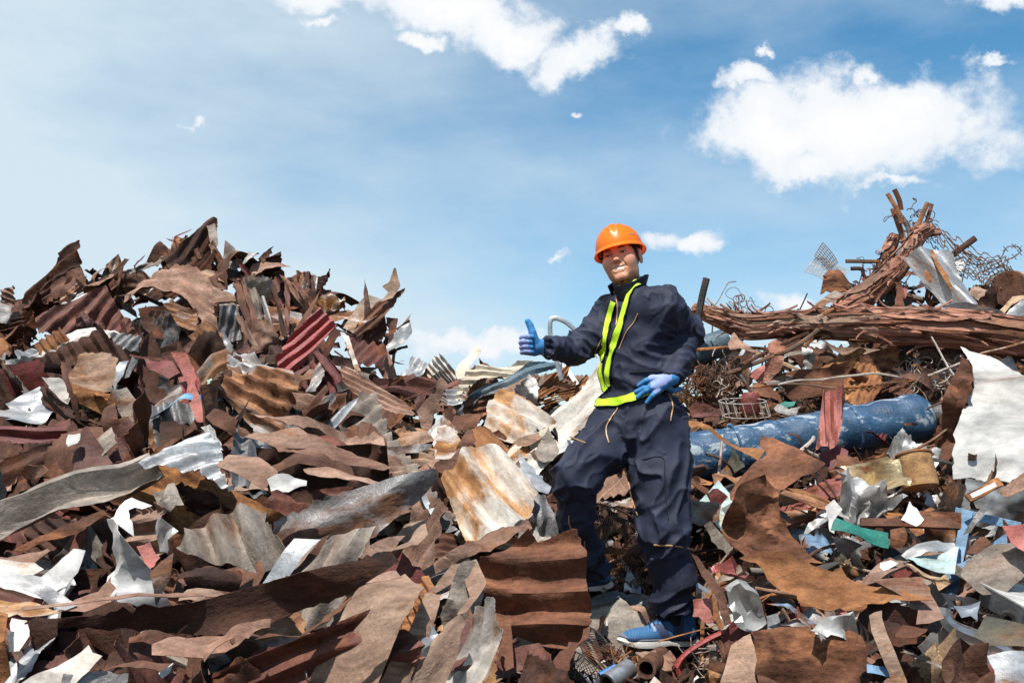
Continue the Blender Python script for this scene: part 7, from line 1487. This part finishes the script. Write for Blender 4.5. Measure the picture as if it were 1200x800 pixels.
# ---- shoes
def shoe(heel, toe, label):
    heel = np.array(heel); toe = np.array(toe); f = toe-heel; L = np.linalg.norm(f); f /= L; u_ = np.array([0, 0, 1.]); u_ -= f*(u_@f); u_ /= np.linalg.norm(u_); s_ = np.cross(u_, f)
    def q(x, y, z): return heel+f*x*L+s_*y+u_*z
    v = Vol([-.02, -.065, -.01], [L+.02, .065, .15], .003)
    v.ell((.05, 0, .045), (.048, .036, .045), 0); v.cap((.05, 0, .06), (.055, 0, .115), .040, .044, .02); v.ell((.13, 0, .045), (.085, .040, .045), .03); v.cap((.07, 0, .095), (.17, 0, .062), .030, .027, .03)
    v.ell((L*.74, 0, .036), (.072, .046, .034), .03); v.ell((L*.88, .004, .030), (.040, .038, .024), .02)
    v.cap((.045, 0, .112), (.06, 0, .20), .034, .045, .0, True); v.plane((0, 0, .018), (0, 0, -1))
    a_, b_ = v.mesh(); a_ = relax(a_, b_, 1, .4)
    c_ = np.tile(np.array([.045, .14, .29]), (len(a_), 1)); X, Y_, Z = a_.T
    knit = .5+.5*np.sin((X*.9+Z*.5)*2*np.pi/.009); c_ = c_*(1-.35*knit[:, None])
    dk = ((Z-.02) < .014) | ((np.abs(X-L*.50-.5*(Z-.05)) < .022) & (Z < .085)) | ((X < .12) & (X > .075) & (Z < .11) & (Z > .03)) ; c_[dk] = np.array([.035, .05, .10])
    toe_l = (np.abs(X-L*.62) < .004+.05*np.abs(Y_)) & (Z > .06); c_[toe_l] = np.array([.22, .28, .36])
    W = heel+a_[:, :1]*f+a_[:, 1:2]*s_+a_[:, 2:3]*u_; up_ = qmesh('shoe', W, b_, SHOEM, man, MO, np.clip(c_, 0, 1)); tag(up_, label)
    out = []
    for t in np.linspace(0, 2*math.pi, 56, endpoint=False):
        x = (L*.5+.004)+(L*.5+.009)*math.cos(t); w = .030+.022*min(1, max(0, (x/L-.35)/.35)); w = w if x < L*.78 else w*(1-.35*((x/L-.78)/.25)**2); y = w*math.copysign(abs(math.sin(t))**.6, math.sin(t)); out.append((x, y))
    def layer(name, z0, z1, gr, mat):
        V_ = []; F_ = []; n_ = len(out); rws = [(z0, 0), (z0, 1), ((z0+z1)/2, 1.045), (z1, 1), (z1, 0)]
        for (z, k) in rws:
            for (x, y) in out:
                rock = .012*max(0, (x/L-.80)/.2)**1.6+.004*max(0, (.12-x/L)/.12); arch = -.0; cx = L*.5; kk_ = k*gr; V_.append(Vector(heel+f*(cx+(x-cx)*kk_)+s_*(y*kk_)+u_*(z+rock+(.006*math.sin(math.pi*min(1, max(0, (x/L-.25)/.3))) if z == z0 and k > 0 else 0))-MO))
        for j in range(len(rws)-1):
            for i in range(n_): F_.append((j*n_+i, j*n_+(i+1) % n_, (j+1)*n_+(i+1) % n_, (j+1)*n_+i))
        mb = MB(); mb.add(V_, F_); return mb.build(name, MATS[mat], up_)
    layer('sole', -.002, .022, 1.0, 'sole'); layer('midsole_stripe', .0225, .031, .985, 'sole_grey')
    mb = MB()
    for k in range(6):
        x0 = L*(.36+.052*k); z_ = .1195-.0066*k
        for s in (-1, 1): mb.tube([Vector(q(x0/L+.03*s*0, -.024, z_-.016)-MO), Vector(q((x0+.006*s)/L, -.010, z_+.001)-MO), Vector(q((x0+.012)/L, .010, z_+.001)-MO), Vector(q((x0+.014)/L, .024, z_-.016)-MO)], .0024, 5)
    mb.build('laces', MATS['lace'], up_)
    mb = MB(); mb.tube([Vector(q(.35+.02*math.cos(t), .022*math.sin(t), .121+.004*math.cos(t))-MO) for t in np.linspace(0, 6, 12)], .0028, 5); mb.build('lace_bow', MATS['lace'], up_)
    return up_
shoe(A3(P(816, 755, 4.07)), A3(P(729, 757, 3.97)), 'blue knitted trainer with laces and pale sole, front foot')
shoe(A3(P(716, 688, 4.24)), A3(P(632, 700, 4.12)), 'blue trainer, back foot half hidden by the brown sheet')
# dark socks closing the hems
for (a_, b_) in ((aL+[0, 0, .05], aL+[0, 0, -.05]), (aR+[0, 0, .06], aR+[0, 0, -.035])):
    mb = MB(); mb.tube([Vector(np.array(a_)-MO), Vector((np.array(a_)+np.array(b_))/2-MO), Vector(np.array(b_)-MO)], [.045, .042, .042], 18); mb.build('sock', MATS['black_trim'], man)
